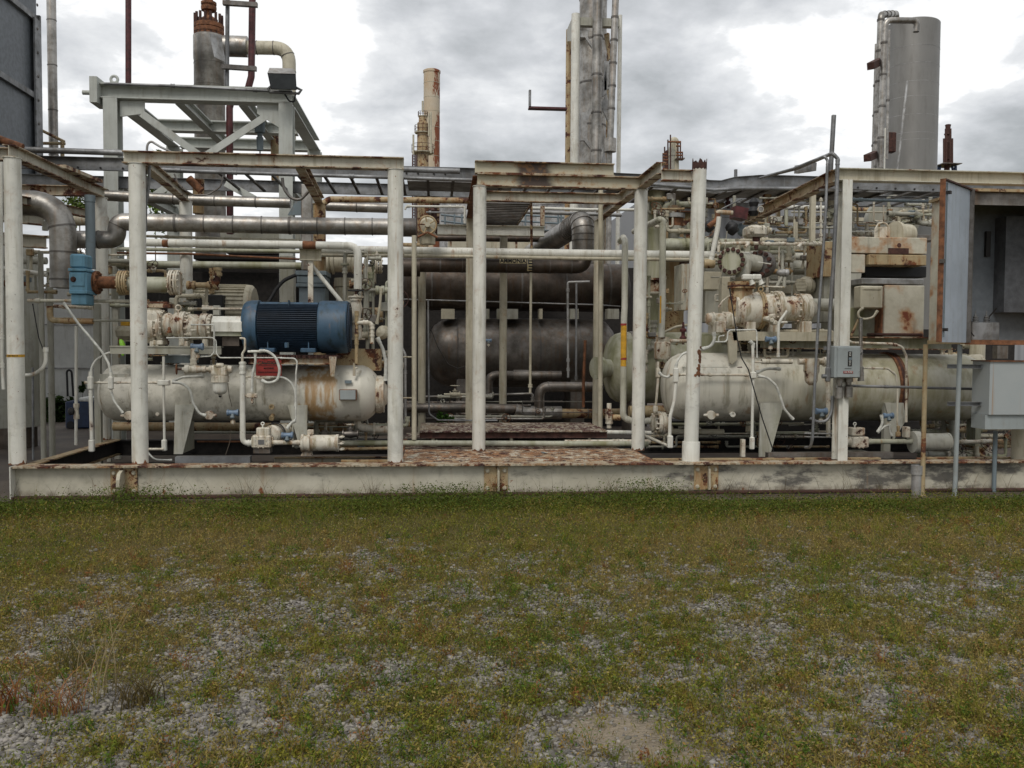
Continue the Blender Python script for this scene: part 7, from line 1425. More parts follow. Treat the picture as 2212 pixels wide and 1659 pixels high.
mb = MB(); x_r = W('N', 790, 900, Yr).x; mb.lathe((x_r, Yr, a_.z), (1, 0, 0), [(0, 341*s_), (0, 356*s_), (.10, 356*s_), (.10, 341*s_)], 64, False); part('rusty_band', mb, [M['rust']], tk)
mb = MB(); mb.lathe((x_r+.03, Yr, a_.z), (1, 0, 0), [(0, 356.5*s_), (.0, 360*s_), (.035, 360*s_), (.035, 356.5*s_)], 64, False); part('band_rib', mb, [M['rustD']], tk)
for fr, poly in (('M', [(1972, 1056), (2212, 1056), (2065, 1600), (1960, 1600)]), ('N', [(812, 1056), (1000, 1056), (1020, 1240), (900, 1430)])):
    mb = MB(); mb.prism([W(fr, x_, y_, 10.5) for x_, y_ in poly][::-1], (0, .03, 0)); part('saddle_leg', mb, M['tank'], tk)
mb = MB(); mb.box((W('N', 812, 1100, 10.52).x, 10.53, W('N', 812, 1620, 10.5).z), (W('N', 880, 1100, 10.52).x, 10.6, W('N', 812, 1056, 10.5).z)); part('saddle_leg', mb, M['far'], tk)
mb = MB(); mb.box((W('N', 1680, 1200, 10.9).x, 10.8, .36), (W('N', 1735, 1200, 10.9).x, 11.0, W('N', 1680, 1180, 10.9).z)); part('saddle_leg', mb, M['olive'], tk)
mb = MB(); mb.prism([W('M', 1640, 338, 10.55), W('M', 1738, 338, 10.55), W('M', 1738, 620, 10.55), W('M', 1690, 665, 10.55), W('M', 1665, 650, 10.55)], (0, .05, 0)); part('bracket', mb, M['cream'], tk)
mb = MB(); a = W('M', 1190, 692, 10.62); b_ = W('M', 1640, 760, 10.62); mb.box((a.x, 10.6, b_.z), (b_.x, 10.95, a.z)); part('top_pad', mb, M['tank'], tk)
mb = MB(); p = W('M', 1690, 1172, 10.6); mb.lathe(p, (0, -1, 0), [(-.1, .028), (0, .028), (0, .034), (.02, .034), (.02, .018), (0.005, .018)], 14); part('nozzle', mb, M['white'], tk)
mb = MB(); p = W('M', 1750, 730, 10.62); mb.prism([W('M', x_, y_, 10.6) for x_, y_ in ((1715, 745), (1740, 695), (1785, 690), (1812, 765), (1750, 765))], (0, .02, 0)); one('red_patch_plate', mb, M['red'], 'small dark red round edged plate on the right tank', 'plate')
# bed beam of the right unit
bd = T('machine_bed', 'dull cream beam bed across the top of the right tank, rust lined', 'machine bed')
a = W('M', 1640, 336, 10.55); b_ = W('N', 280, 470, 10.6); mb = MB(); mb.obox((a.x, 10.7, a.z-.06), (b_.x+.2, 10.7, a.z-.06), -.15, .15, -.05, .06); part('beam', mb, M['cream'], bd)
a = W('N', -430, 520, 10.7); b_ = W('N', 1500, 490, 10.7); mb = MB(); mb.ibeam((a.x, 10.75, (W('N', 800, 455, 10.7).z)), (b_.x, 10.75, W('N', 800, 455, 10.7).z), .16, .2, .015, .012, lip=1); part('beam', mb, [M['olive'], M['whiteE']], bd)
for x0, x1_, y0, y1 in ((1380, 1640, 380, 560), (1740, 2212, 400, 560)):
    a = W('M', x0, y0, 11.1); b_ = W('M', x1_, y1, 11.1); mb = MB(); mb.box((a.x, 11.1, b_.z), (b_.x, 11.3, a.z)); part('back_plate', mb, M['olive'] if x0 < 1500 else M['cladB'], bd)
# olive vessel behind posts
ov = T('horizontal_vessel', 'green stained domed vessel with a bolted manhole, behind the fifth post', 'vessel'); Yo = 12.8
mb = MB(); seg_lathe(mb, 'M', 392, 1700, (702, 702), Yo, [(392, 30), (396, 100), (410, 180), (432, 250), (465, 305), (510, 338), (560, 352), (640, 358), (1700, 358)], 48)
t = NT('green_vessel_paint'); a = t.noise(1., 6, .6, t.map((7, 7, .8))); c = t.mix(t.step(a, .35, .7), (.44, .43, .33), (.24, .24, .13)); c = t.mix(t.math('MULTIPLY', t.step(t.noise(3, 5, .6), .5, .7), .6), c, (.17, .17, .075)); M['vesR'] = t.done(c, .5); part('shell', mb, M['vesR'], ov)
mb = MB(); p = W('M', 430, 705, Yo-.28); k_ = sz('M', 400, 700, Yo, 1); mb.lathe(p, (-1, -.42, 0), [(-.35, 85*k_), (.1, 88*k_), (.1, 112*k_), (.15, 112*k_), (.153, 106*k_), (.158, 106*k_), (.16, 112*k_), (.205, 110*k_), (.21, 80*k_)], 32); part('manhole', mb, M['olive'], ov)
mb = MB(); mb.lathe(W('M', 640, 702, Yo), (1, 0, 0), [(0, 359*k_), (0, 368*k_), (.06, 368*k_), (.06, 359*k_)], 48, False); part('band', mb, M['cladD'], ov)
mb = MB(); mb.box((W('M', 620, 1060, Yo).x, Yo-.3, .35), (W('M', 700, 1060, Yo).x, Yo+.3, W('M', 640, 1010, Yo).z)); part('saddle', mb, M['cladD'], ov)
# verticals and cones behind frame
hc = T('hopper_duct', 'tall greenish duct tapering down behind the fifth post', 'duct'); mb = MB(); a = W('H', 915, 1210, 13.2); b_ = W('M', 835, 430, 13.2); r1 = sz('H', 915, 1400, 13.2, 88)
mb.lathe((a.x, 13.2, b_.z), (0, 0, 1), [(-.1, r1*.45), (.25, r1*.62), (.75, r1), (a.z-b_.z+1.2, r1)], 28); part('duct', mb, M['vesR'], hc)
a = W('H', 1012, 1215, 13.5); b_ = W('H', 1195, 1990, 13.5); mb = MB(); mb.box((a.x, 13.5, b_.z), (b_.x, 13.9, a.z)); one('control_cabinet', mb, M['creamR'], 'tall grey cabinet with rusted left edge behind the leaning post', 'cabinet')
a = W('H', 1180, 1235, 12.6); b_ = W('H', 1265, 1700, 12.6); mb = MB(); mb.box((a.x, 12.6, b_.z), (b_.x, 13., a.z)); one('control_cabinet', mb, M['whiteR'], 'narrow white cabinet with peeling paint just left of the leaning post', 'cabinet')
a = W('H', 828, 1400, 12.9); b_ = W('H', 955, 1520, 12.9); mb = MB(); mb.box((a.x, 12.85, b_.z), (b_.x, 12.95, a.z)); mb.box((a.x, 12.8, a.z), (b_.x, 12.98, a.z+.03)); mb.box((a.x, 12.8, b_.z-.03), (b_.x, 12.98, b_.z)); one('bracket', mb, M['whiteE'], 'rusty cream bracket on the greenish duct', 'bracket')
# casing panels closing the view behind the right unit; darkest two imitate shade
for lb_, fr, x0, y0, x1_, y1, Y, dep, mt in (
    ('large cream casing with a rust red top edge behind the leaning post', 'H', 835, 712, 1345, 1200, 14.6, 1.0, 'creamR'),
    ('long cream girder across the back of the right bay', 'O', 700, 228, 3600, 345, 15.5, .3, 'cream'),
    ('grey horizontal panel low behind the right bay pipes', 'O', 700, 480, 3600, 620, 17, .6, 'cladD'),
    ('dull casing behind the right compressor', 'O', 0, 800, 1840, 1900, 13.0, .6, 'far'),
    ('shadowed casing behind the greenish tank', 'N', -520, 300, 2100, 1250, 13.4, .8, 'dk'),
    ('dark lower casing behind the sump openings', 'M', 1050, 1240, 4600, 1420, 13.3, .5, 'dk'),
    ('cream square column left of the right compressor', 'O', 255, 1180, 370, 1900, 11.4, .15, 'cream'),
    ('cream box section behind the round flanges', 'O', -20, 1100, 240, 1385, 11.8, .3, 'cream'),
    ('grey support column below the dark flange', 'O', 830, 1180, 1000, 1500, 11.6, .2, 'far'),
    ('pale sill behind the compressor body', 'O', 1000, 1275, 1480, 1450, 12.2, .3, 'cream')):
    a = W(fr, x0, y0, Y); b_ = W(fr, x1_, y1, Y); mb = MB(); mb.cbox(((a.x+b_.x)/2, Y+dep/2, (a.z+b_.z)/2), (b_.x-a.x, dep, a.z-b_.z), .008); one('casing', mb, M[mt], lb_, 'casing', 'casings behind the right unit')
mb = MB(); mb.box(W('H', 830, 700, 14.5), W('H', 1350, 716, 14.62)); one('rust_strip', mb, M['rust'], 'rust red rim on top of the large cream casing', 'rim')
hg = 'horizontal pipes of the right bay'
pl('fat dull white pipe running level behind the two round flanges', [('H', 1000, 1040), ('H', 1600, 1042), ('I', 300, 1070)], 12.6, 122, 'olive', seg=22, fits=(.08, .16), fs=1.03, group=hg)
pl('pale green pipe below the fat dull white one', [('O', 1000, 862), ('O', 1820, 870), ('I', 300, 1165)], 12.5, 112, 'tank', seg=20, group=hg)
pl('thick grey lagged pipe leaving the dark flange to the right', [('O', 1000, 1040), ('O', 1850, 1044)], 12.2, 220, 'far', seg=26, group=hg)
pl('cream rusty pipe high behind the leaning post', [('H', 835, 650), ('H', 1580, 650)], 13.6, 58, 'creamR', fits=(.98,), fs=1.15, group=hg)
pl('thin pale line just below the cream rusty pipe', [('H', 840, 692), ('H', 1030, 692)], 13.2, 22, 'white', group=hg)
pl('white banded pipe at the back right of the side beam', [('O', 1220, 105), ('O', 2000, 115)], 14.8, 72, 'white', bands=.35, group=hg)
pl('slim pale pipe under the white banded one', [('O', 1330, 178), ('I', 460, 715), ('I', 1235, 718)], 14.4, 24, 'cream', group=hg)
pl('slim grey conduit below the girder', [('O', 720, 345), ('O', 1240, 345)], 14.2, 26, 'galv', fits=(.2, .45, .9), fs=1.5, group=hg)
pl('slanting grey conduit crossing the right bay', [('O', 960, 400), ('O', 1760, 440)], 13.2, 24, 'galv', group=hg)
pl('pale pipe crossing behind the H column', [('O', 1400, 348), ('I', 450, 825), ('I', 1235, 835)], 14.2, 26, 'tank', group=hg)
pl('thin grey handrail like pipe behind the H column', [('O', 1400, 380), ('I', 450, 880), ('I', 760, 880)], 14.0, 20, 'galvL', group=hg)
pl('thin pale line above the rusty duct', [('I', 450, 908), ('I', 760, 910)], 13.5, 14, 'white', group=hg)
pl('corrugated lagged pipe with joints behind the right frame', [('I', 470, 640), ('I', 500, 690), ('I', 680, 690), ('I', 740, 640), ('I', 1120, 640)], 16, 42, 'creamR', bands=.35, R=1, group=hg)
mb = MB(); seg_lathe(mb, 'I', 460, 615, (630, 630), 15.6, [(460, 18), (520, 22), (545, 22), (550, 15), (560, 22), (615, 20)], 14); one('pipe_joint', mb, M['cream'], 'small cream pipe joint behind the right frame', 'pipe')
mb = MB(); a = W('I', 760, 645, 16.2); b_ = W('I', 868, 705, 16.2); mb.box((a.x, 16.2, b_.z), (b_.x, 16.5, a.z)); one('white_box', mb, M['white'], 'small white box hanging below the cable tray at right', 'box')
mb = MB(); c0 = W('I', 905, 790, 14.5); mb.lathe(c0, (.2, 1, 0), [(0, .42), (.3, .42)], 32); one('blind_disc', mb, M['far'], 'large dull round disc behind the right frame', 'disc')
pl('slanted ladder like channel behind the round disc', [('I', 690, 850), ('I', 880, 800), ('I', 1180, 735)], 13.8, 30, 'cream', seg=4, name='channel', cat='channel'); pl('second slanted channel just below the first', [('I', 980, 825), ('I', 1190, 770)], 13.6, 30, 'cream', seg=4, name='channel', cat='channel')
# relief stack
rs = T('relief_stack', 'orange and red rusted relief stack in front of the large cream casing', 'relief stack'); Yq = 13.0
vlathe('H', 1103, 970, Yq, [(980, 58), (905, 58), (903, 82), (862, 86), (858, 82)], 'far', rs, 'neck', 24); vlathe('H', 1115, 858, Yq, [(858, 82), (780, 82), (776, 60)], 'rust', rs, 'red_body', 24); vlathe('H', 1100, 776, Yq, [(776, 108), (735, 112), (730, 90)], 'galvL', rs, 'collar', 24)
vlathe('H', 1103, 730, Yq, [(730, 60), (722, 66), (655, 66), (650, 50)], 'whiteE', rs, 'orange_cylinder', 24); vlathe('H', 1104, 650, Yq, [(650, 22), (580, 22)], 'band', rs, 'vent_stub', 12)
# white bent pipes by the posts
vgr = 'tall white pipes beside the middle posts'
pl('white pipe curling over and dropping between the fifth and leaning posts', [('H', 700, 910, 12.4), ('H', 960, 790, 11.2), ('H', 988, 800, 11.2), ('H', 985, 1659, 11.2), ('M', 973, 395, 11.2)], 11.2, 60, 'tank', R=1., fits=(.35, .42), fs=1.08, group=vgr)
pl('white vertical pipe with red and orange tape bands left of the fifth post', [('H', 560, 1010, 11.6), ('H', 590, 970, 11.4), ('H', 608, 1000, 11.), ('H', 605, 1659, 11.), ('M', 598, 200, 11.), ('M', 588, 1205, 11.), ('M', 680, 1240, 11.), ('M', 860, 1238, 11.)], 11., 62, 'tank', R=1.1, fits=(.92,), fs=1.05, group=vgr)
for y0, y1, mt, lb_ in ((256, 278, 'sign', 'small red tape band on the white vertical pipe'), (279, 688, 'yel', 'long orange yellow tape marker on the white vertical pipe'), (600, 622, 'sign', 'red tape ring low on the orange marker')):
    a = W('M', 598, y0, 11.); b_ = W('M', 594, y1, 11.); k_ = sz('M', 598, 400, 11., 31); mb = MB(); R_ = k_+(.004 if mt == 'yel' else .006); n_ = 10; vs = []
    for i in range(n_+1): an = math.pi*(1.08+.62*i/n_); vs += [V((b_.x+math.cos(an)*R_, 11.+math.sin(an)*R_, b_.z)), V((a.x+math.cos(an)*R_, 11.+math.sin(an)*R_, a.z))]
    mb.add(vs, [(2*i, 2*i+2, 2*i+3, 2*i+1) for i in range(n_)]); one('tape_marker', mb, M[mt], lb_, 'tape marker')
a = W('M', 960, 0, 11.15); mb = MB(); mb.box((a.x-.012, 11.1, W('M', 960, 255, 11.15).z), (a.x+.006, 11.11, W('H', 960, 1560, 11.15).z)); one('tape_marker', mb, M['yel'], 'narrow yellow tape strip between the fifth and leaning posts', 'tape marker')
mb = MB(); mb.flange(W('M', 960, 1258, 11.0), (1, .12, 0), sz('M', 950, 1250, 11, 118), .055, 12); mb.lathe(W('M', 905, 1258, 11.0), (-1, -.12, 0), [(0, .12), (.03, .1), (.05, .03)], 24); one('bolted_flange', mb, M['mach'], 'heavy round bolted flange below the left end of the right tank', 'flange')
pl('cream pipe leaving the bolted flange under the right tank', [('M', 1040, 1345), ('M', 1600, 1350)], 11.2, 60, 'cream', group=hg); pl('olive domed pipe end behind the fifth post foot', [('M', 650, 1145), ('M', 1030, 1140)], 12.2, 120, 'creamR', seg=20, group=hg)
pl('upright cream pipe resting on the walkway right end', [('M', 363, -1200), ('M', 358, 1310)], 12.0, 48, 'cream', group=vgr)
pl('small cream valve stack beside the walkway', [('M', 448, 1060), ('M', 448, 1310)], 11.6, 48, 'mach', fits=(.45, .7), fs=1.6, name='valve', cat='valve')
pl('small cream elbow leading to the taped pipe', [('M', 480, 1200), ('M', 560, 1205)], 11.4, 60, 'creamR', group=hg)
pl('white pipe along the sump edge under the taped pipe', [('M', 0, 1455), ('M', 680, 1450), ('M', 860, 1450)], 11.0, 56, 'mach', fits=(.6, .65), fs=1.15, group=hg)
pl('ribbed white pipe above the sump edge', [('M', 340, 1350), ('M', 870, 1360)], 11.4, 44, 'white', group=hg)
pl('slanting pipe brace from the fifth post to a hanging fitting', [('M', 800, 1385), ('M', 1055, 1495)], 10.8, 34, 'mach', name='brace', cat='brace')
o_ = T('dark_red_valve', 'slim dark red valve left of the leaning post', 'valve'); mb = MB(); mb.lathe(W('M', 1192, 468, 11.6), (0, 0, 1), [(0, .012), (.04, .012), (.05, .04), (.09, .05), (.12, .025), (.17, .025), (.17, .045), (.2, .045), (.22, .02), (.3, .012)], 14); part('body', mb, M['red'], o_)
pl('pale flexible duct rising left of the leaning post', [('M', 1010, 340), ('M', 1120, 290), ('M', 1240, 270)], 11.8, 26, 'cream', group=None)
pl('thick white header pipe behind the leaning post', [('M', 940, 432), ('M', 1470, 432)], 11.5, 40, 'mach', fits=(.1, .95), fs=1.4, group=hg)
mb = MB(); mb.lathe(W('M', 985, 500, 11.3), (0, 0, 1), [(-.15, .09), (-.12, .11), (.06, .11), (.08, .09), (.14, .09)], 20); one('pipe_reducer', mb, M['mach'], 'stubby cream fitting between the fifth and leaning posts', 'fitting')
# conduit & hose family on the right
conduit('white conduit with long fittings at the left end of the right tank', 'M', [(1118, 690), (1118, 860), (1105, 1040), (1060, 1200), (1058, 1400)], 10.2, 36, 'white', lbs=((1095, 705, 1142, 850), (1036, 1385, 1086, 1510)), R=8)
conduit('white vertical conduit with fittings left of the right tank', 'M', [(940, 640), (940, 830), (918, 1080)], 10.8, 26, 'mach', lbs=((920, 710, 960, 800), (890, 1085, 935, 1150)), R=8)
conduit('level white conduit across the right tank', 'M', [(1060, 772), (1870, 776)], 10.45, 26, 'mach', fits=(.1, .33, .5, .95))
hose('small hooked flexible conduit left of the right tank dome', 'M', [(950, 750), (985, 785), (1035, 798), (1070, 775)], 10.6, 24)
hose('flexible conduit curving over the right tank dome', 'M', [(1120, 690), (1140, 620), (1190, 560), (1240, 548)], 10.5, 24)
hose('flexible conduit curling right of the leaning post', 'M', [(1385, 515), (1470, 490), (1512, 420), (1500, 345)], 10.3, 32)
conduit('vertical white conduit down the right tank to a hanging fitting', 'M', [(1895, 480), (1898, 770), (1886, 1420)], 10.2, 30, 'white', lbs=((1870, 745, 1925, 810), (1866, 1400, 1908, 1525)), fits=(.3,), R=6)
hose('curved hose end above the right tank conduit', 'M', [(1898, 500), (1895, 460), (1865, 435)], 10.25, 30)
hose('flexible conduit sweeping down the right tank face', 'M', [(1950, 785), (2040, 800), (2130, 880), (2170, 990), (2212, 1120), (2300, 1220)], 10.35, 26)
hose('flexible conduit arching up right on the tank', 'M', [(1930, 750), (2040, 710), (2170, 715)], 10.4, 28)
thin('thin tube frame around the right tank bracket', 'M', [(1550, 430), (1550, 385), (1605, 378)], 10.5, 12)
thin('thin tube rising and running right over the right tank', 'M', [(1500, 442), (1635, 442), (1645, 325), (1925, 318), (1935, 350), (1937, 600)], 10.3, 16)
pl('white manifold tube at the top of the right tank', [('M', 2000, 640), ('M', 2290, 640)], 10.3, 50, 'mach', fits=(.05,), fs=1.1, group=None)
pl('thin line leading into the white manifold tube', [('M', 1885, 645), ('M', 2010, 645)], 10.3, 20, 'mach', group=None)
pl('white handrail like tube bent over the compressor foot', [('M', 2150, 600), ('M', 2155, 250), ('M', 2240, 130)], 10.2, 28, 'white', R=4, fits=(.05,), fs=1.4, group=None)
pl('short white cross tube beside the compressor', [('M', 2155, 245), ('M', 2240, 245)], 10.2, 24, 'white', group=None)
thin('thin dark guy wire dropping from the pipe rack across the right tank', 'M', [(1660, -100), (1740, 420), (1780, 600), (1850, 720), (1890, 860), (1990, 1210), (2125, 1610)], 9.9, 12, 'black', 8, 'dark hanging wires')
thin('thin pale wire hanging in front of the round flange', 'O', [(330, 480), (300, 700), (250, 1100), (130, 1640)], 10.1, 8, 'cream', 8, 'dark hanging wires')
thin('thin wire loop over the white actuator', 'O', [(260, 255), (540, 270), (890, 400), (880, 450)], 10.6, 7, 'ink', 4, 'dark hanging wires')
# compressor of the right unit
cp = T('screw_compressor', 'big rust speckled cream screw compressor on top of the right tank', 'compressor'); Yp_ = 10.75
def rc(name, prof, yc=130, x0=1420, x1=2600, ring=(), mat='mach', Y=Yp_):
    mb = MB(); a, b2, s_ = seg_lathe(mb, 'M', x0, x1, yc, Y, prof, 36)
    for xx, rr, nb, br in ring:
        for i in range(nb): an = 6.283*(i+.3)/nb; p = a+V(((xx-x0)*s_, math.cos(an)*rr*s_, math.sin(an)*rr*s_)); mb.lathe(p-V((.012, 0, 0)), (1, 0, 0), [(0, br), (.028, br)], 6)
    return part(name, mb, M[mat], cp)
rc('end_cap', [(1420, 20), (1424, 45), (1440, 58), (1480, 62), (1482, 70), (1500, 70)], 215); rc('unloader', [(1500, 72), (1600, 72), (1602, 84), (1690, 88), (1695, 100)], 228, ring=((1600, 78, 10, .012),))
rc('inlet_flange', [(1690, 120), (1692, 165), (1715, 168), (1720, 140)], 130, ring=((1722, 150, 16, .011),)); rc('main_casing', [(1720, 150), (1760, 178), (1800, 185), (1925, 185), (1928, 172)], 125); rc('casing_flange', [(1925, 190), (1930, 196), (1945, 196), (1947, 188), (1952, 188), (1954, 196), (1972, 196), (1975, 165)], 125, mat='creamR')
rc('rotor_casing', [(1972, 160), (2110, 165), (2115, 172)], 120); rc('discharge_flange', [(2110, 184), (2116, 190), (2135, 190), (2137, 182), (2142, 182), (2144, 190), (2165, 190), (2170, 150)], 118, ring=((2100, 178, 18, .011),)); rc('discharge_casing', [(2168, 120), (2350, 128), (2352, 150)], 105); rc('bearing_cover', [(2350, 152), (2400, 152), (2402, 144), (2408, 144), (2410, 152), (2450, 152), (2470, 110), (2520, 60)], 105, ring=((2345, 146, 14, .011),))
k_ = sz('O', 560, 1300, Yp_, 1); mb = MB(); p = W('O', 555, 1370, Yp_); mb.lathe(p, (0, 0, 1), [(-.35, 190*k_), (-.15, 205*k_), (0, 160*k_), (0.0, 212*k_), (28*k_, 212*k_), (30*k_, 200*k_), (36*k_, 200*k_), (38*k_, 212*k_), (105*k_, 212*k_), (108*k_, 60*k_)], 32); part('suction_flange', mb, M['creamR'], cp)
mb = MB(); p = W('O', 555, 1265, Yp_); mb.lathe(p, (0, 0, 1), [(-.07, 205*k_), (-.062, 213.5*k_), (-.045, 213.5*k_), (-.04, 205*k_)], 32); part('gasket', mb, M['rustD'], cp)
mb = MB(); p = W('O', 855, 1375, Yp_-.1); mb.torus(p, (.3, 1, 0), 34*k_, 10*k_, 20, 8); mb.cyl(p-V((0, 0, 110*k_)), p-V((0, 0, 40*k_)), .013); part('lifting_eye', mb, M['creamR'], cp)
for x_ in (1560, 1860, 2100, 2420): p = W('M', x_, 310, Yp_-.1); mb = MB(); mb.cbox((p.x, Yp_, p.z+.02), (.12, .35, .14), .01); part('foot', mb, M['mach'], cp)
mb = MB(); p = W('M', 2075, 225, Yp_-.33); 
for dx, dz in ((0, 0), (-.05, .02), (.04, -.03), (.02, .05)): mb.lathe(p+V((dx, 0, dz)), (0, -1, 0), [(-.05, .03), (0, .03), (.03, .022), (.05, .03), (.06, .02)], 10)
part('oil_ports', mb, M['mach'], cp)
# coupling / motor right of it
mb = MB(); seg_lathe(mb, 'O', 1500, 2050, (1620, 1620), 10.8, [(1500, 120), (1520, 130), (1540, 90), (1560, 100), (1600, 100), (2050, 100)], 24); one('drive_coupling', mb, M['far'], 'grey drive coupling right of the right compressor', 'coupling')
bfm = T('blind_flange', 'ribbed cream blind flange facing left beside the bent conduits', 'flange'); k_ = sz('O', 1500, 1310, 11.3, 1); mb = MB(); mb.lathe(W('O', 1600, 1320, 11.3), (-1, -.55, 0), [(-.25, 95*k_), (.0, 100*k_), (.0, 138*k_), (.03, 138*k_), (.035, 130*k_), (.04, 138*k_), (.08, 138*k_), (.1, 120*k_), (.14, 80*k_)], 30); part('flange', mb, M['cream'], bfm)
for i in range(9): p = W('O', 1478, 1225+i*22, 11.1); mb = MB(); mb.cbox(p+V((0, 0, 0)), (.16-.012*abs(i-4), .05, .012), .002); part('rib', mb, M['cream'], bfm)
mb = MB(); a = W('O', 1685, 1195, 11.5); b_ = W('O', 1850, 1500, 11.5); mb.box((a.x, 11.5, b_.z), (b_.x, 11.8, a.z)); one('valve_box', mb, M['mach'], 'cream cast valve box between the ribbed flange and the conduits', 'valve')
# two large round flanges
tf = T('pipe_tee', 'large pipe tee, its olive blind flange ringed by rusty bolts before a dark twin flange', 'pipe tee'); k_ = sz('O', 370, 930, 10.7, 1)
c1 = W('O', 395, 935, 10.7); n1_ = V((-.38, -1, 0)).normalized(); mb = MB(); mb.lathe(c1, n1_, [(-.13, 208*k_), (-.02, 212*k_), (0, 205*k_), (0.002, 150*k_), (.008, 148*k_)], 48); part('blind_flange', mb, M['vesR'], tf)
u = n1_.orthogonal().normalized(); w_ = n1_.cross(u)
for i in range(14): an = 6.283*(i+.5)/14; p = c1+(u*math.cos(an)+w_*math.sin(an))*178*k_; mb = MB(); mb.lathe(p, n1_, [(-.005, .027), (.02, .027), (.022, .02), (.035, .02)], 8); part('bolt', mb, M['rustD'], tf)
c2 = W('O', 850, 985, 11.0); n2 = V((-.95, -1, 0)).normalized(); mb = MB(); mb.lathe(c2, n2, [(-.10, 212*k_), (-.045, 214*k_), (-.043, 205*k_), (-.037, 205*k_), (-.035, 214*k_), (.04, 212*k_), (.045, 120*k_)], 48); part('twin_flange', mb, M['band'], tf)
u = n2.orthogonal().normalized(); w_ = n2.cross(u)
for i in range(12): an = 6.283*(i+.5)/12; p = c2+(u*math.cos(an)+w_*math.sin(an))*182*k_; mb = MB(); mb.lathe(p, n2, [(.03, .027), (.075, .027)], 8); part('bolt', mb, M['rustD'], tf)
mb = MB(); mb.sweep([c1-n1_*.1, W('O', 620, 950, 10.95), c2+n2*.04], [150*k_, 140*k_, 128*k_], 28); mb.sweep([W('O', 600, 950, 10.9), W('O', 570, 1150, 10.85), W('O', 555, 1260, 10.78)], [130*k_, 110*k_, 105*k_], 26); part('tee_body', mb, M['far'], tf)
for x_, y_ in ((640, 1190), (780, 1190)): mb = MB(); p = W('O', x_, y_, 10.45); mb.cbox(p, (.12, .08, .07), .015); mb.lathe(p+V((.03, 0, 0)), (.5, 0, -1), [(0, .03), (.07, .03), (.09, .04), (.1, .02)], 10); part('small_valve', mb, M['white'], tf)
# actuator, dark red box, bagged motors, gauge
ac2 = T('valve_actuator', 'off white rounded electric valve actuator above the round flanges', 'actuator'); k_ = sz('O', 800, 470, 11.2, 1); p = W('O', 800, 470, 11.2)
mb = MB(); mb.cbox((p.x, 11.3, p.z), (290*k_, .3, 180*k_), .035); part('housing', mb, M['mach'], ac2); mb = MB(); mb.lathe(W('O', 710, 462, 11.14), (0, -1, 0), [(0, .03), (.02, .03), (.03, .02)], 12); mb.lathe(W('O', 650, 470, 11.25), (1, 0, 0), [(0, 75*k_), (30*k_, 85*k_)], 20); mb.lathe(W('O', 945, 465, 11.25), (1, 0, 0), [(0, 70*k_), (20*k_, 70*k_), (22*k_, 50*k_), (70*k_, 45*k_)], 16); part('cover', mb, M['mach'], ac2); mb = MB(); mb.lathe(W('O', 785, 560, 11.25), (0, 0, -1), [(0, 60*k_), (60*k_, 55*k_), (110*k_, 40*k_), (200*k_, 25*k_)], 16); part('yoke', mb, M['rustD'], ac2)
bx = T('control_box', 'dark maroon control box propped above the pipes right of the leaning post', 'control box'); a = W('O', 455, 75, 11.6); b_ = W('O', 670, 300, 11.6)
mb = MB(); mb.prism([W('O', 470, 72, 11.6), W('O', 668, 118, 11.6), W('O', 640, 290, 11.6), W('O', 450, 250, 11.6)][::-1], (0, .22, 0)); part('body', mb, M['red'], bx); mb = MB(); mb.lathe(W('O', 745, 95, 11.7), (0, 0, 1), [(-.12, .05), (-.06, .08), (0, .05), (.06, .07), (.12, .03)], 14); part('knob', mb, M['black'], bx)
gg = T('pressure_gauge', 'round white rimmed pressure gauge below the side beam', 'gauge'); p = W('O', 852, 132, 11.5); k_ = sz('O', 852, 132, 11.5, 1); mb = MB(); mb.lathe(p, (0, -1, 0), [(-.04, 40*k_), (0, 46*k_), (.012, 46*k_), (.012, 38*k_)], 28, False); part('rim', mb, M['white'], gg); mb = MB(); mb.lathe(p, (0, -1, 0), [(-.03, 38*k_), (.004, 38*k_)], 28); part('dial', mb, M['galvL'], gg)
def bag(label, fr, x, y, Y, w_, h_, mt):
    c0 = W(fr, x, y, Y); rx = sz(fr, x, y, Y, w_)/2; rz = sz(fr, x, y, Y, h_)/2; mb = MB(); n1, n2_ = 20, 14; vs = []
    for i in range(n2_+1):
        th = math.pi*i/n2_
        for j in range(n1): ph = 6.283*j/n1; r_ = 1+.13*math.sin(3*ph+i)+.1*math.sin(5*ph+th*4)*math.sin(th); vs.append(c0+V((rx*r_*math.sin(th)*math.cos(ph), rx*r_*math.sin(th)*math.sin(ph), rz*math.cos(th)*(1+.08*math.sin(4*ph)))))
    mb.add(vs, [(i*n1+j, i*n1+(j+1) % n1, (i+1)*n1+(j+1) % n1, (i+1)*n1+j) for i in range(n2_) for j in range(n1)], True); return one('wrapped_motor', mb, M[mt], label, 'wrapped motor', 'valve motors wrapped in dark plastic')
bag('valve motor wrapped in crumpled black plastic above the round flange', 'O', 410, 425, 11.5, 190, 215, 'black'); bag('valve motor wrapped in black plastic right beside the leaning post', 'O', 50, 400, 11.7, 160, 180, 'black'); bag('slate grey wrapped lump right of the black plastic one', 'O', 545, 450, 11.8, 130, 190, 'slate')
pl('stubby white and orange rusted pipe stack above the wrapped motors', [('O', 150, 200), ('O', 200, 175), ('O', 415, 190)], 11.6, 72, 'whiteE', R=1.1, group=None)
pl('rusty junction pipe below the white one', [('O', 190, 200), ('O', 170, 300), ('O', 40, 400)], 11.5, 80, 'rust', group=None, name='rusty_pipe')
pl('slanting white brace pipe with a rusted top right of the leaning post', [('O', 205, 250), ('O', 190, 400), ('O', 88, 900)], 11.2, 76, 'white', R=2, fits=(.98,), fs=1.2, name='brace', cat='brace')
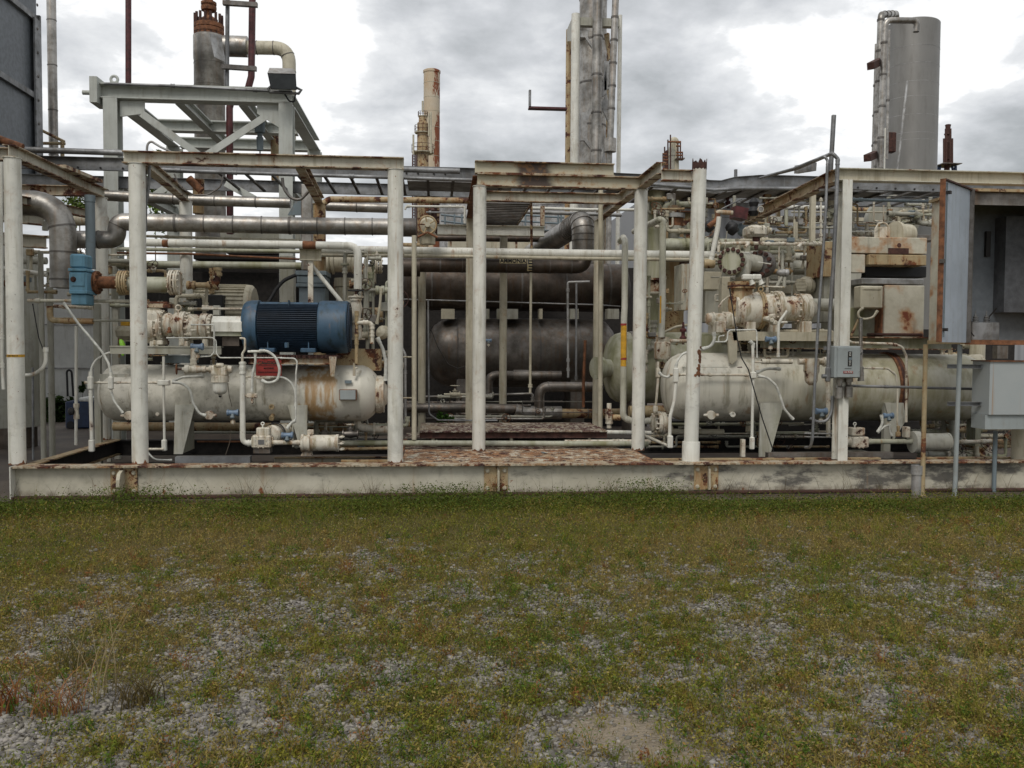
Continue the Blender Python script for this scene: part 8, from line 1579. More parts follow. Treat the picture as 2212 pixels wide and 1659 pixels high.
mb = MB(); mb.lathe(W('O', 60, 980, 11.2), (1, 0, 0), [(-.08, .05), (-.03, .06), (.02, .06), (.06, .05), (.07, .02)], 16); one('elbow_fitting', mb, M['creamR'], 'weathered white elbow fitting at the foot of the slanting brace', 'fitting')
pl('dark red vertical bolt like stub behind the leaning post', [('H', 1640, 570), ('H', 1650, 680)], 13.4, 30, 'red', fits=(.5,), fs=1.8, name='red_stub', cat='pipe stub')
pl('thin grey conduit slanting up to the tray behind the wrapped motors', [('O', 240, 130), ('O', 560, -30)], 12.3, 22, 'galv', name='conduit', cat='conduit'); pl('second slanting conduit under the tray right of the gauge', [('O', 1240, 150), ('O', 1660, 20)], 12.6, 20, 'band', name='conduit', cat='conduit')
pl('grey post rising beside the maroon box', [('O', 442, -80), ('O', 440, 200)], 12.4, 60, 'far', seg=4, name='post', cat='post'); pl('olive rusted upright under the side beam', [('O', 1248, 140), ('O', 1248, 385)], 12.6, 66, 'olive', seg=4, name='post', cat='post')
pl('stout white square upright in the right bay', [('O', 1402, 330), ('O', 1402, 620)], 12.1, 62, 'cream', seg=4, name='post', cat='post'); pl('slim white upright crossing the fat pipe', [('O', 1376, 290), ('O', 1376, 930)], 12.0, 34, 'cream', name='post', cat='post')
pl('broad white square upright left of the bent conduits', [('O', 1665, -40), ('O', 1665, 640)], 12.0, 70, 'cream', seg=4, name='post', cat='post')
# valve train line
vt = T('valve_train', 'small white valve train pipe with many fittings above the round flanges', 'pipe'); mb = MB(); P_ = fil([W('O', 200, 800, 10.9), W('O', 200, 670, 10.9), W('O', 640, 655, 10.9), W('O', 1000, 672, 10.9), W('O', 1800, 675, 10.9)], .05); mb.sweep(P_, .020, 10); L_ = plen(P_)
part('pipe', mb, M['mach'], vt)
for x_, r_, l_ in ((210, 32, 50), (415, 22, 40), (650, 30, 50), (740, 26, 40), (930, 34, 130), (1110, 30, 40), (1170, 34, 100), (1240, 28, 30), (1440, 30, 40), (1500, 36, 60), (1550, 28, 30), (1680, 44, 50), (1765, 36, 50)):
    p = W('O', x_, 667, 10.9); k_ = sz('O', x_, 667, 10.9, 1); mb = MB(); mb.lathe(p-V((l_*k_/2, 0, 0)), (1, 0, 0), [(0, r_*k_*.7), (0, r_*k_), (l_*k_*.3, r_*k_), (l_*k_*.35, r_*k_*.8), (l_*k_*.65, r_*k_*.8), (l_*k_*.7, r_*k_), (l_*k_, r_*k_), (l_*k_, r_*k_*.7)], 10); part('fitting', mb, M['mach'], vt)
for x_ in (1480, 660): mb = MB(); mb.cyl(W('O', x_, 670, 10.88), W('O', x_-50, 725, 10.8), .022, seg=8); part('strainer_leg', mb, M['mach'], vt)
mb = MB(); p = W('O', 1320, 610, 10.9); mb.cbox(p, (.085, .06, .055), .006); part('solenoid', mb, M['slate'], vt)
pl('thin white pipe with fittings standing left of the bent conduits', [('O', 1790, -50), ('O', 1790, 680)], 11.5, 28, 'mach', fits=(.05, .5, .62, .8, .9), fs=2.0, name='pipe', group=None)
xm_ = T('cast_bracket_instrument', 'pale cast instrument on a forked bracket right of the dark flange', 'instrument'); p = W('O', 1190, 1120, 11.0); k_ = sz('O', 1190, 1120, 11, 1); mb = MB(); mb.lathe(p-V((90*k_, 0, 0)), (1, 0, 0), [(0, 20*k_), (20*k_, 45*k_), (60*k_, 58*k_), (120*k_, 60*k_), (125*k_, 48*k_), (150*k_, 62*k_), (180*k_, 55*k_)], 16); part('head', mb, M['galvL'], xm_)
mb = MB(); mb.cyl(W('O', 1190, 760, 11.0), W('O', 1190, 1065, 11.0), .02); mb.cyl(W('O', 1180, 1180, 11.0), W('O', 1100, 1340, 11.0), .022); mb.cyl(W('O', 1225, 1180, 11.0), W('O', 1215, 1340, 11.0), .022); part('bracket', mb, M['far'], xm_)
pl('thin white tie rod behind the dark twin flange', [('O', 810, 955), ('O', 1010, 985)], 10.5, 18, 'white', name='tie', cat='tie rod'); pl('white tube running level below the instrument bracket', [('O', 880, 1330), ('O', 1220, 1345)], 10.9, 24, 'mach', group=None)
pl('curved white tube above the compressor end cap', [('O', 380, 1470), ('O', 260, 1560), ('O', 195, 1660)], 10.5, 26, 'mach', R=4, group=None)
for i, (x0, y0, x1_, y1) in enumerate(((0, 10, 1790, 20),)): pass
# long bent conduits in front of the H column
bc = 'two long bent grey conduits'
pl('outer long grey conduit bent over like a hook and dropping beside the H column', [('D', 100, 1440, 12.), ('D', 360, 1375, 11.), ('D', 650, 1250, 9.42), ('D', 695, 1300, 9.42), ('I', 335, 200, 9.4), ('I', 318, 700, 9.4), ('I', 290, 1300, 9.38), ('N', 262, 100, 9.38), ('N', 240, 700, 9.38)], 9.4, 25, 'galv', R=3.6, fits=(.55,), fs=1.2, name='conduit', cat='conduit', group=bc)
pl('inner long grey conduit bent beside the outer one and reaching the sump', [('D', 60, 1452, 12.), ('D', 330, 1375, 11.), ('D', 580, 1275, 9.44), ('D', 612, 1310, 9.44), ('I', 230, 250, 9.42), ('I', 215, 700, 9.4), ('I', 190, 1100, 9.4), ('I', 150, 1640, 9.38), ('N', 105, 850, 9.38), ('N', 82, 1420, 9.4), ('N', 60, 1505, 9.45), ('N', 10, 1505, 9.6)], 9.4, 18, 'galv', R=3.6, fits=(.45, .78), fs=1.2, name='conduit', cat='conduit', group=bc)
mb = MB(); mb.obox(W('D', 355, 1385, 11.2), W('D', 500, 1360, 10.7), -.03, .03, -.05, .05); one('strut_clamp', mb, M['galvL'], 'galvanized strut clamp under the sloping ends of the bent conduits', 'clamp')
mb = MB(); p = W('N', 237, 770, 9.36); k_ = sz('N', 237, 770, 9.36, 1); mb.cbox(p, (46*k_, .05, 145*k_), .01); mb.lathe(p+V((0, 0, -.02)), (1, 0, 0), [(-60*k_, 16*k_), (-60*k_, 22*k_), (-35*k_, 22*k_), (40*k_, 20*k_), (80*k_, 20*k_)], 10); one('pull_box', mb, M['galv'], 'grey conduit body at the foot of the outer bent conduit', 'conduit fitting')
hose('grey flexible conduit curving below the disconnect box', 'N', [(285, 990), (275, 1150), (230, 1240), (130, 1250), (60, 1210)], 9.55, 30, 'galv', group=None, fits=(0,), name='hose')
# disconnect box
db = T('disconnect_switch', 'grey disconnect switch box with a black label strip on the H column', 'switch box'); a = W('N', 290, 482, 9.3); b_ = W('N', 545, 805, 9.3); mb = MB(); mb.cbox(((a.x+b_.x)/2, 9.33, (a.z+b_.z)/2), (b_.x-a.x, .14, a.z-b_.z), .008); part('enclosure', mb, M['box'], db)
mb = MB(); mb.cbox(((a.x+b_.x)/2+.008, 9.252, (a.z+b_.z)/2-.004), ((b_.x-a.x)*.86, .014, (a.z-b_.z)*.93), .004); part('door', mb, M['box'], db)
p = W('N', 459, 612, 9.24); k_ = sz('N', 459, 612, 9.24, 1); mb = MB(); mb.box((p.x-20*k_, 9.238, p.z-74*k_), (p.x+20*k_, 9.244, p.z+74*k_)); ls = part('label_strip', mb, M['ink'], db)
for s__, dz in (('O', 58), ('N', 36), ('O', -26), ('F', -44), ('F', -60)): text(s__, (p.x, 9.236, p.z+dz*k_), 23*k_, M['tape'], ls, ext=.001)
mb = MB(); mb.box((p.x-15*k_, 9.232, p.z-12*k_), (p.x+15*k_, 9.237, p.z+14*k_)); part('toggle_window', mb, M['slate'], ls)
q_ = W('N', 442, 747, 9.24); mb = MB(); mb.box((q_.x-50*k_, 9.24, q_.z-12*k_), (q_.x+50*k_, 9.244, q_.z+12*k_)); rl_ = part('red_label', mb, M['sign'], db); text('OIL PUMP', (q_.x, 9.238, q_.z), 20*k_, M['tape'], rl_, ext=.001)
q_ = W('N', 442, 712, 9.24); mb = MB(); mb.box((q_.x-36*k_, 9.2435, q_.z-3*k_), (q_.x+36*k_, 9.2455, q_.z+3*k_)); part('maker_strip', mb, M['ink'], db)
mb = MB(); mb.cbox(W('N', 562, 545, 9.3), (20*k_, .05, 60*k_), .004); mb.sweep([W('N', 555, 560, 9.26), W('N', 588, 530, 9.26), W('N', 565, 640, 9.26)], .006, 6); part('handle', mb, M['galvL'], db)
for x_, y0 in ((350, 900), (445, 890)): mb = MB(); mb.lathe(W('N', x_, y0, 9.4), (0, 0, 1), [(-.12, .02), (-.12, .045), (.0, .045), (.02, .03), (.05, .03), (.05, .045), (.1, .045)], 12); one('conduit_union', mb, M['clad'], 'dull conduit union under the disconnect box, '+('left' if x_ < 400 else 'right')+' one', 'conduit fitting')
pl('dull conduit union body right of the disconnect box', [('N', 565, 690), ('N', 568, 830)], 9.4, 52, 'clad', fits=(.3, .8), fs=1.25, name='conduit_union', cat='conduit fitting')
pl('grey upright conduit above the right union body', [('N', 568, 200), ('N', 566, 700)], 9.5, 36, 'clad', name='conduit', cat='conduit')
pl('long level grey conduit crossing to the lower grey box', [('N', 480, 885), ('N', 1700, 915)], 9.55, 28, 'galv', name='conduit', cat='conduit', fits=(.28,), fs=1.3)
for n_, (pts, Y, w_, lb_) in enumerate((([(430, 420), (480, 450), (530, 452), (880, 462), (985, 490), (1028, 590), (1025, 1250)], 10.0, 26, 'white conduit bending down the right tank face'), ([(590, 705), (840, 710), (920, 770), (940, 900), (935, 1280)], 9.9, 20, 'slimmer white conduit bending down left of it'))): conduit(lb_, 'N', pts, Y, w_, 'mach', R=3, fits=(.12, .38))
hose('white looped hose by the grey transmitter plate', 'N', [(775, 1180), (790, 1260), (740, 1350)], 10.0, 26); hose('second white hose below the transmitter plate', 'N', [(740, 1355), (810, 1290), (860, 1280)], 10.0, 20); hose('short white hose dropping from the transmitter', 'N', [(850, 1270), (865, 1350), (880, 1385)], 10.0, 20)
# right gear pump and filter
gp = T('gear_pump', 'small white gear pump with a lifting eye right of the H column', 'pump'); k_ = sz('N', 540, 1450, 10.0, 1); c0 = W('N', 550, 1450, 10.0)
mb = MB(); mb.cbox((c0.x, 10.03, c0.z), (170*k_, 150*k_, 110*k_), .015); mb.lathe(c0+V((-.0, -.045, 0)), (0, -1, 0), [(-.03, 58*k_), (0, 58*k_), (.012, 48*k_)], 24); mb.cbox((W('N', 535, 1345, 10).x, 10.03, W('N', 535, 1345, 10).z), (140*k_, 100*k_, 80*k_), .01); mb.lathe(W('N', 410, 1445, 10.03), (1, 0, 0), [(0, 30*k_), (35*k_, 48*k_), (60*k_, 48*k_), (60*k_, 30*k_)], 14); part('body', mb, M['mach'], gp)
for i in range(8): an = .39+i*.785; mb = MB(); unbolt(mb, c0+V((math.cos(an)*56*k_, -.055, math.sin(an)*56*k_)), (0, -1, 0), .009); part('cover_bolt', mb, M['mach'], gp)
mb = MB(); e_ = W('N', 508, 1268, 10.0); mb.torus(e_, (0, 1, 0), .016, .007, 16, 8); mb.cyl(e_-V((0, 0, .05)), e_-V((0, 0, .015)), .008); part('lifting_eye', mb, M['white'], gp)
mb = MB(); a = W('N', 410, 1545, 10.0); b_ = W('N', 635, 1575, 10.0); mb.box((a.x, 9.95, b_.z), (b_.x, 10.15, a.z)); part('base_plate', mb, M['far'], gp)
pl('pale pipe joining the right gear pump to its barrel filter', [('N', 630, 1445), ('N', 1130, 1445)], 10.0, 54, 'olive', fits=(.02,), fs=1.1)
bf = T('barrel_filter', 'dull cream barrel shaped oil filter behind the cabinet legs', 'filter'); mb = MB(); seg_lathe(mb, 'N', 1080, 1465, (1450, 1450), 10.0, [(1080, 60), (1085, 108), (1105, 112), (1150, 112), (1170, 95), (1210, 88), (1430, 88), (1432, 93), (1450, 93), (1456, 60), (1465, 40)], 30); part('barrel', mb, M['tank'], bf); mb = MB(); p = W('N', 1025, 1350, 10.0); mb.cbox(p, (48*k_, .1, 110*k_), .008); part('top_port', mb, M['mach'], bf)
mb = MB(); p = W('N', 945, 1310, 10.0); mb.lathe(p+V((0, 0, -.1)), (0, 0, 1), [(0, .03), (.05, .03), (.06, .015), (.12, .02), (.13, .012)], 10); part('vent_valve', mb, M['creamR'], bf)
pl('mottled pipe leaving the right barrel filter', [('N', 1460, 1450), ('N', 1700, 1448), ('N', 1880, 1440)], 10.2, 40, 'mach', fits=(.35, .8), fs=1.3, group=hg)
for pts, Y, w_, mt, lb_ in (([(1450, 1325), (1830, 1320)], 11.5, 62, 'creamR', 'cream flanged pipe low behind the cabinet legs'), ([(1700, 1380), (2250, 1385)], 12, 30, 'cream', 'slim cream pipe low at the right edge'), ([(1060, 1345), (1440, 1350)], 11.6, 44, 'olive', 'ribbed dull pipe above the right barrel filter'), ([(1600, 1240), (1820, 1235)], 12.2, 26, 'rust', 'thin rusty pipe low behind the cabinet legs')):
    pl(lb_, [('N', *q__) for q__ in pts], Y, w_, mt, fits=(.1, .5), fs=1.25, group=hg)
# rusty ducts and boxes
rd = T('blower_housing', 'large rust spotted cream sheet metal housing with a torn rusty hole behind the H column', 'housing'); Yh = 11.3
def pb(par, name, fr, x0, y0, x1_, y1, Y, dep, mt, bev=.008): a = W(fr, x0, y0, Y); b_ = W(fr, x1_, y1, Y); mb = MB(); mb.cbox(((a.x+b_.x)/2, Y+dep/2, (a.z+b_.z)/2), (b_.x-a.x, dep, a.z-b_.z), bev); return part(name, mb, M[mt], par)
t = NT('rust_spotted_housing'); a = t.noise(3.2, 5, .55); a2 = t.noise(7, 7, .7); c = t.mix(t.step(a2, .3, .7), (.44, .41, .32), (.56, .53, .43)); c = t.mix(t.math('MULTIPLY', t.step(a, .46, .62), .8), c, (.38, .17, .05)); c = t.mix(t.step(a, .58, .64), c, (.17, .042, .016)); c = t.mix(t.math('MULTIPLY', t.step(t.noise(1, 6, .6, t.map((9, 9, .9))), .55, .75), .5), c, (.09, .085, .06)); t.bump(a2, .3, .01); M['house'] = t.done(c, .7)
pb(rd, 'upper_housing', 'I', 440, 960, 1235, 1138, Yh, .9, 'house'); pb(rd, 'left_leg', 'I', 440, 1139, 612, 1325, Yh, .9, 'house'); pb(rd, 'hood_lip', 'I', 652, 1139, 1230, 1252, Yh-.05, .5, 'creamR'); pb(rd, 'gap_shade_block', 'I', 612, 1253, 1230, 1372, Yh+.25, .5, 'black')  # black block under the hood stands in for shade in the gap
mb = MB(); a = W('I', 845, 1075, Yh-.004); b_ = W('I', 1050, 1138, Yh-.004); mb.box((a.x, Yh-.006, b_.z), (b_.x, Yh-.001, a.z)); mb.lathe(W('I', 955, 1048, Yh), (0, -1, 0), [(0, .03), (.006, .026)], 12); part('rusted_opening', mb, M['rustD'], rd)
mb = MB(); a = W('I', 785, 900, Yh+.3); mb.sweep([a+V((-.1, 0, -.14)), a+V((-.1, 0, .02)), a+V((-.06, 0, .09)), a+V((0, 0, .11)), a+V((.06, 0, .09)), a+V((.1, 0, .02)), a+V((.1, 0, -.14))], .012, 8); mb.box((a.x-.09, Yh+.29, a.z-.14), (a.x+.09, Yh+.31, a.z+.05)); part('lifting_hoop', mb, M['mach'], rd)
mb = MB(); p = W('I', 945, 935, Yh+.4); mb.lathe(p, (-1, -.3, 0), [(-.2, .14), (.02, .14), (.02, .17), (.07, .17), (.075, .12)], 24); part('round_cover', mb, M['cream'], rd)
mb = MB(); mb.prism([W('I', 345, 1330, Yh), W('I', 575, 1330, Yh), W('I', 555, 1520, Yh), W('N', 430, 380, Yh), W('N', 330, 380, Yh)], (0, .5, 0)); part('side_chute', mb, M['far'], rd)
pl2 = T('motor_starter_panel', 'cream enclosure with large orange rust blooms on its door beside a small grey box', 'panel box'); pb(pl2, 'lid', 'I', 580, 1378, 1205, 1446, 10.9, .6, 'galvL'); pb(pl2, 'rusty_door', 'I', 815, 1450, 1200, 1992, 10.88, .5, 'house'); pb(pl2, 'side_strip', 'I', 785, 1470, 812, 1990, 10.92, .4, 'rust')
pb(pl2, 'small_box', 'I', 572, 1455, 790, 1682, 10.8, .2, 'cream', .012); pb(pl2, 'pedestal', 'N', 420, 95, 770, 385, 11.1, .4, 'olive'); pb(pl2, 'rusty_sill', 'N', 720, 352, 1195, 382, 10.86, .5, 'rustD')
pb(pl2, 'hinge_plate', 'I', 590, 1465, 775, 1500, 10.79, .02, 'cream')
a = W('I', 190, 1012, 10.9); b_ = W('I', 278, 1362, 10.9); mb = MB(); mb.box((a.x, 10.9, b_.z), (b_.x, 11.4, a.z)); one('side_duct', mb, M['creamR'], 'narrow cream duct panel between the bent conduits', 'duct')
a = W('I', 200, 1362, 11.0); b_ = W('N', 278, 240, 11.0); mb = MB(); mb.box((a.x, 11.0, b_.z), (b_.x, 11.5, a.z)); one('side_duct', mb, M['far'], 'grey lower duct panel behind the bent conduits', 'duct')
hose('white looped cable below the small grey box', 'N', [(590, 100), (540, 140), (545, 195), (600, 215), (690, 200), (735, 130)], 10.6, 24, 'cream', group=None)
pl('rusty slanting bracket under the small grey box', [('N', 545, 215), ('N', 470, 380)], 10.7, 30, 'creamR', seg=4, name='bracket', cat='bracket')
hp_ = T('white_hopper', 'pale rounded hopper casing behind the cabinet legs', 'hopper'); mb = MB(); mb.prism([W('N', x_, y_, 11.3) for x_, y_ in ((1255, 830), (1300, 680), (1400, 670), (1430, 570), (1690, 570), (1760, 640), (1760, 870), (1255, 870))][::-1], (0, .5, 0)); part('casing', mb, M['vesR'], hp_)
mb = MB(); seg_lathe(mb, 'N', 1590, 1760, (690, 690), 11.2, [(1590, 20), (1600, 80), (1680, 120), (1760, 125)], 28); part('round_end', mb, M['cream'], hp_); mb = MB(); mb.cyl(W('N', 1470, 500, 11.4), W('N', 1470, 575, 11.4), .03); part('neck', mb, M['mach'], hp_)
fc = T('flanged_coupling', 'pair of dark bolted couplings hanging below the pale hopper', 'coupling'); 
for x_ in (1290, 1415): mb = MB(); mb.lathe(W('N', x_, 1010, 10.9), (0, 0, 1), [(-.02, .02), (.02, .06), (.08, .075), (.1, .05), (.16, .05), (.16, .09), (.2, .09), (.2, .04), (.26, .05)], 16); part('coupling', mb, M['rustD' if x_ < 1400 else 'cladD'], fc)
mb = MB(); mb.cbox(W('N', 1350, 905, 11.1), (.5, .1, .16), .01); part('yoke', mb, M['olive'], fc)
# blue transmitter plate already placed; open cabinet
cb = T('electrical_cabinet', 'tall open electrical cabinet with a pale blue door swung towards us on thin legs', 'cabinet'); Yc0, Yc1 = 9.0, 9.72
xl0 = W('N', 1632, 300, Yc0).x; xr0 = xl0+1.25; zt0 = W('I', 1620, 480, Yc0).z; zb0 = W('N', 1640, 450, Yc0).z; tk_ = .02
mb = MB(); mb.box((xl0, Yc0+.02, zb0), (xl0+tk_, Yc1, zt0)); part('side_wall', mb, M['house'], cb); mb = MB(); mb.box((xr0-tk_, Yc0+.02, zb0), (xr0, Yc1, zt0)); part('side_wall', mb, M['creamR'], cb)
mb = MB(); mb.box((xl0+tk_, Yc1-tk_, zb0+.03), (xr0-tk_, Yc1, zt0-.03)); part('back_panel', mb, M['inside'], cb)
mb = MB(); mb.box((xl0-.03, Yc0-.05, zt0-.03), (xr0+.03, Yc1+.02, zt0)); part('roof', mb, M['creamR'], cb); mb = MB(); mb.box((xl0-.01, Yc0, zb0-.012), (xr0, Yc1+.01, zb0+.03)); part('floor_pan', mb, M['creamR'], cb); mb = MB(); mb.box((xl0-.015, Yc0-.015, zb0-.02), (xr0, Yc0-.001, zb0+.03)); part('rusty_sill', mb, M['rust'], cb)
mb = MB(); mb.box((xl0+tk_, Yc0+.02, zb0+.03), (xl0+.06, Yc0+.035, zt0-.03)); mb.box((xl0+tk_, Yc0+.02, zt0-.16), (xr0-tk_, Yc0+.035, zt0-.03)); part('front_flange', mb, M['cladD'], cb)
pe = W('I', 1392, 385, 8.45); pd = V((pe.x, 8.45, 0)); ph_ = V((xl0-.01, Yc0-.02, 0)); dr = (pd-ph_); dl = dr.length; dn = dr.normalized(); nr = V((-dn.y, dn.x, 0))
def door_box(u0, u1, t0, t1, z0, z1__, name, mt):
    vs = [ph_+dn*u_+nr*t_+V((0, 0, z_)) for z_ in (z0, z1__) for u_, t_ in ((u0, t0), (u1, t0), (u1, t1), (u0, t1))]; mb = MB(); mb.add(vs, [(0, 3, 2, 1), (4, 5, 6, 7), (0, 1, 5, 4), (1, 2, 6, 5), (2, 3, 7, 6), (3, 0, 4, 7)]); return part(name, mb, M[mt], cb)
zt1 = zt0-.01; zb1 = zb0+.0
dd = door_box(0, dl, -.008, .008, zb1, zt1, 'door', 'pale')
for nm, a4, mt in (('door_edge', (dl-.012, dl+.008, -.02, .03, zb1, zt1), 'rust'), ('door_top_edge', (0, dl-.013, -.02, .03, zt1-.012, zt1+.004), 'rustD'), ('hinge_strip', (0, .03, .009, .045, zb1, zt1), 'band'), ('inner_rail', (dl-.10, dl-.09, .010, .02, zb1+.05, zt1-.03), 'slate')): door_box(*a4, nm, mt)
sgn = 1 if (nr.dot(CAM-pd) > 0) else -1
for u_, z_ in ((dl-.10, zt1-.12), (dl-.10, zb1+.13)): door_box(u_-.02, u_+.02, .0, .05*1, z_-.02, z_+.01, 'latch', 'ink')
door_box(dl-.02, dl+.03, .0, .04, W('I', 1370, 1215, 8.5).z-.02, W('I', 1370, 1215, 8.5).z+.02, 'door_handle', 'cladD')
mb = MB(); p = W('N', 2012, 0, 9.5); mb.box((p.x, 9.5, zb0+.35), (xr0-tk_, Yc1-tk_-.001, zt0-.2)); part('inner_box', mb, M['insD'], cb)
mb = MB(); mb.box((xl0+.35, Yc1-tk_-.012, zt0-.5), (xl0+.38, Yc1-tk_-.001, zt0-.3)); mb.sweep([(p.x-.06, 9.66, zb0+.03), (p.x-.07, 9.66, zb0+.3), (p.x-.02, 9.6, zb0+.4)], .008, 6); part('wiring', mb, M['ink'], cb)
tb = T('transformer', 'small grey transformer with two ribbed insulators inside the open cabinet', 'transformer'); a = W('N', 1660, 245, 9.5); b_ = W('N', 1932, 380, 9.5); mb = MB(); mb.cbox(((a.x+b_.x)/2, 9.55, (a.z+zb0+.03)/2+.0), (b_.x-a.x, .22, a.z-zb0-.031), .008); part('tank', mb, M['galv'], tb)
for x_ in (1738, 1848): p = W('N', x_, 240, 9.5); k_ = sz('N', x_, 240, 9.5, 1); mb = MB(); mb.lathe((p.x, 9.53, a.z), (0, 0, 1), [(0, 22*k_), (8*k_, 32*k_), (14*k_, 32*k_), (18*k_, 20*k_), (30*k_, 30*k_), (36*k_, 30*k_), (40*k_, 18*k_), (54*k_, 26*k_), (60*k_, 26*k_), (64*k_, 12*k_), (78*k_, 12*k_), (80*k_, 6*k_), (118*k_, 6*k_)], 16); part('insulator', mb, M['galv'], tb)
hose('short black cable inside the open cabinet', 'N', [(1690, 235), (1675, 290), (1680, 350), (1710, 385)], 9.3, 12, 'black', group=None, fits=(), name='cable', cat='cable')
mb = MB(); mb.box((W('I', 1870, 900, 9.6).x, 9.66, W('I', 1870, 1155, 9.6).z), (W('I', 1915, 900, 9.6).x, 9.70, W('I', 1870, 900, 9.6).z)); part('dark_slot', mb, M['ink'], cb)
for lb_, x0, x1_, y0, y1, mt, nm in (('', 1222, 1188, 460, 1990, 'creamR', 'leg'), ('', 1568, 1512, 460, 2050, 'box', 'leg')):
    Yl = 9.12; a = W('N', x0, y0, Yl); b_ = W('N', x1_, y1, Yl); mb = MB(); mb.sweep([(b_.x, Yl, .02), (a.x, Yl, zb0-.02)], sz('N', 1220, 700, Yl, 46)/2, 14); mb.lathe((b_.x, Yl, .0), (0, 0, 1), [(0, .035), (.02, .035)], 12); part(nm, mb, M[mt], cb)
for x_ in (2.6,): pass
# lower grey boxes
lbx = T('junction_box', 'pale grey box with rust streaks running from its lid, right of the cabinet legs', 'junction box'); Yj = 9.05; a = W('N', 1872, 640, Yj); b_ = W('N', 1872, 1175, Yj); xs_ = a.x; xe_ = xs_+.75
t = NT('rust_streaked_grey'); st_ = t.noise(1., 4, .5, t.map((13, 13, .25), (2, 0, 0))); a2 = t.noise(4, 5, .6); c = t.mix(a2, (.30, .33, .34), (.38, .40, .39)); c = t.mix(t.math('MULTIPLY', t.step(st_, .58, .66), .8), c, (.30, .15, .04)); M['streak'] = t.done(c, .5)
mb = MB(); mb.box((xs_, Yj, b_.z), (xe_, Yj+.31, a.z)); part('enclosure', mb, M['streak'], lbx); mb = MB(); mb.box((xs_-.01, Yj-.02, a.z), (xe_, Yj+.33, a.z+.012)); part('lid', mb, M['rust'], lbx)
mb = MB(); mb.box((xs_-.02, Yj+.03, b_.z-.16), (xe_-.02, Yj+.28, b_.z-.003)); part('lower_tray', mb, M['box'], lbx)
for y_ in (688, 1066): mb = MB(); p = W('N', 1450, y_, 9.2); q_ = W('N', 1690, y_, 9.2); mb.chan((p.x, 9.22, p.z), (q_.x+.3, 9.22, p.z), .045, .04, .006); part('support_channel', mb, M['galv'], lbx)
a = W('N', 1925, 1340, 9.3); mb = MB(); mb.cyl((a.x, 9.3, .0), (a.x, 9.3, a.z), .024); part('leg', mb, M['slate'], lbx)
mb = MB(); a = W('N', 2175, 1350, 9.55); mb.cyl((a.x, 9.55, z1), (a.x, 9.55, a.z+.3), .09, seg=20); one('pipe_post', mb, M['cream'], 'stout cream post stub at the right edge on the skid beam', 'post')
pvc = T('pipe_stub', 'short grey plastic pipe stub with a collar standing in the weeds by the beam', 'pipe stub'); a = W('P', 1979, 1078, 9.15); b_ = W('P', 1979, 1005, 9.15); mb = MB(); mb.lathe((a.x, 9.15, 0), (0, 0, 1), [(0, .052), (b_.z-.1, .052), (b_.z-.1, .062), (b_.z, .062), (b_.z, .05), (b_.z-.05, .048)], 20); part('tube', mb, M['galvL'], pvc)
for x_, lb_ in ((1780, 'cream'), ): mb = MB(); mb.lathe(W('N', 1740, 600, 11.6), (0, 0, 1), [(-.1, .1), (.2, .1)], 16); one('post_stub', mb, M['cream'], 'short cream post behind the cabinet floor', 'post')
mb = MB(); a = W('N', 1945, 480, 11); b_ = W('N', 2050, 610, 11); mb.box((a.x, 11, b_.z), (b_.x, 11.1, a.z)); one('dark_column', mb, M['cladD'], 'dark column between the cabinet and the grey box', 'column')
mb = MB(); a = W('M', 1785, 1425, 9.9); b_ = W('M', 1818, 1600, 9.9); mb.box((a.x, 9.9, b_.z), (b_.x, 9.96, a.z)); one('short_post', mb, M['mach'], 'short white flat bar standing in the sump opening', 'post')
st2 = T('oil_strainer', 'grey white oil strainer bowl behind the long bent conduits', 'strainer'); mb = MB(); p = W('N', 70, 760, 10.2); k_ = sz('N', 70, 760, 10.2, 1); mb.lathe(p, (0, 0, -1), [(-150*k_, 60*k_), (-150*k_, 75*k_), (-20*k_, 78*k_), (0, 66*k_), (70*k_, 64*k_), (95*k_, 50*k_), (120*k_, 20*k_)], 22); mb.lathe(W('N', -60, 640, 10.2), (1, 0, 0), [(0, 30*k_), (260*k_, 34*k_), (262*k_, 50*k_), (290*k_, 50*k_)], 14); part('bowl', mb, M['mach'], st2)
pl('white riser beside the long bent conduits', [('N', 240, 840), ('N', 240, 1400)], 10.2, 44, 'mach', fits=(.15,), fs=1.25, group=None)
pl('twin striped grey rail at the sump behind the H column', [('N', 0, 1362), ('N', 300, 1368)], 9.9, 16, 'galvL', group=None, name='rail', cat='rail'); pl('lower of the two striped rails behind the H column', [('N', 0, 1398), ('N', 300, 1402)], 9.9, 10, 'galvL', group=None, name='rail', cat='rail')
pl('rusty debris plank in the sump at the right', [('N', 1130, 1620), ('N', 2250, 1625)], 9.75, 36, 'rust', seg=4, name='angle_bar', cat='bar')
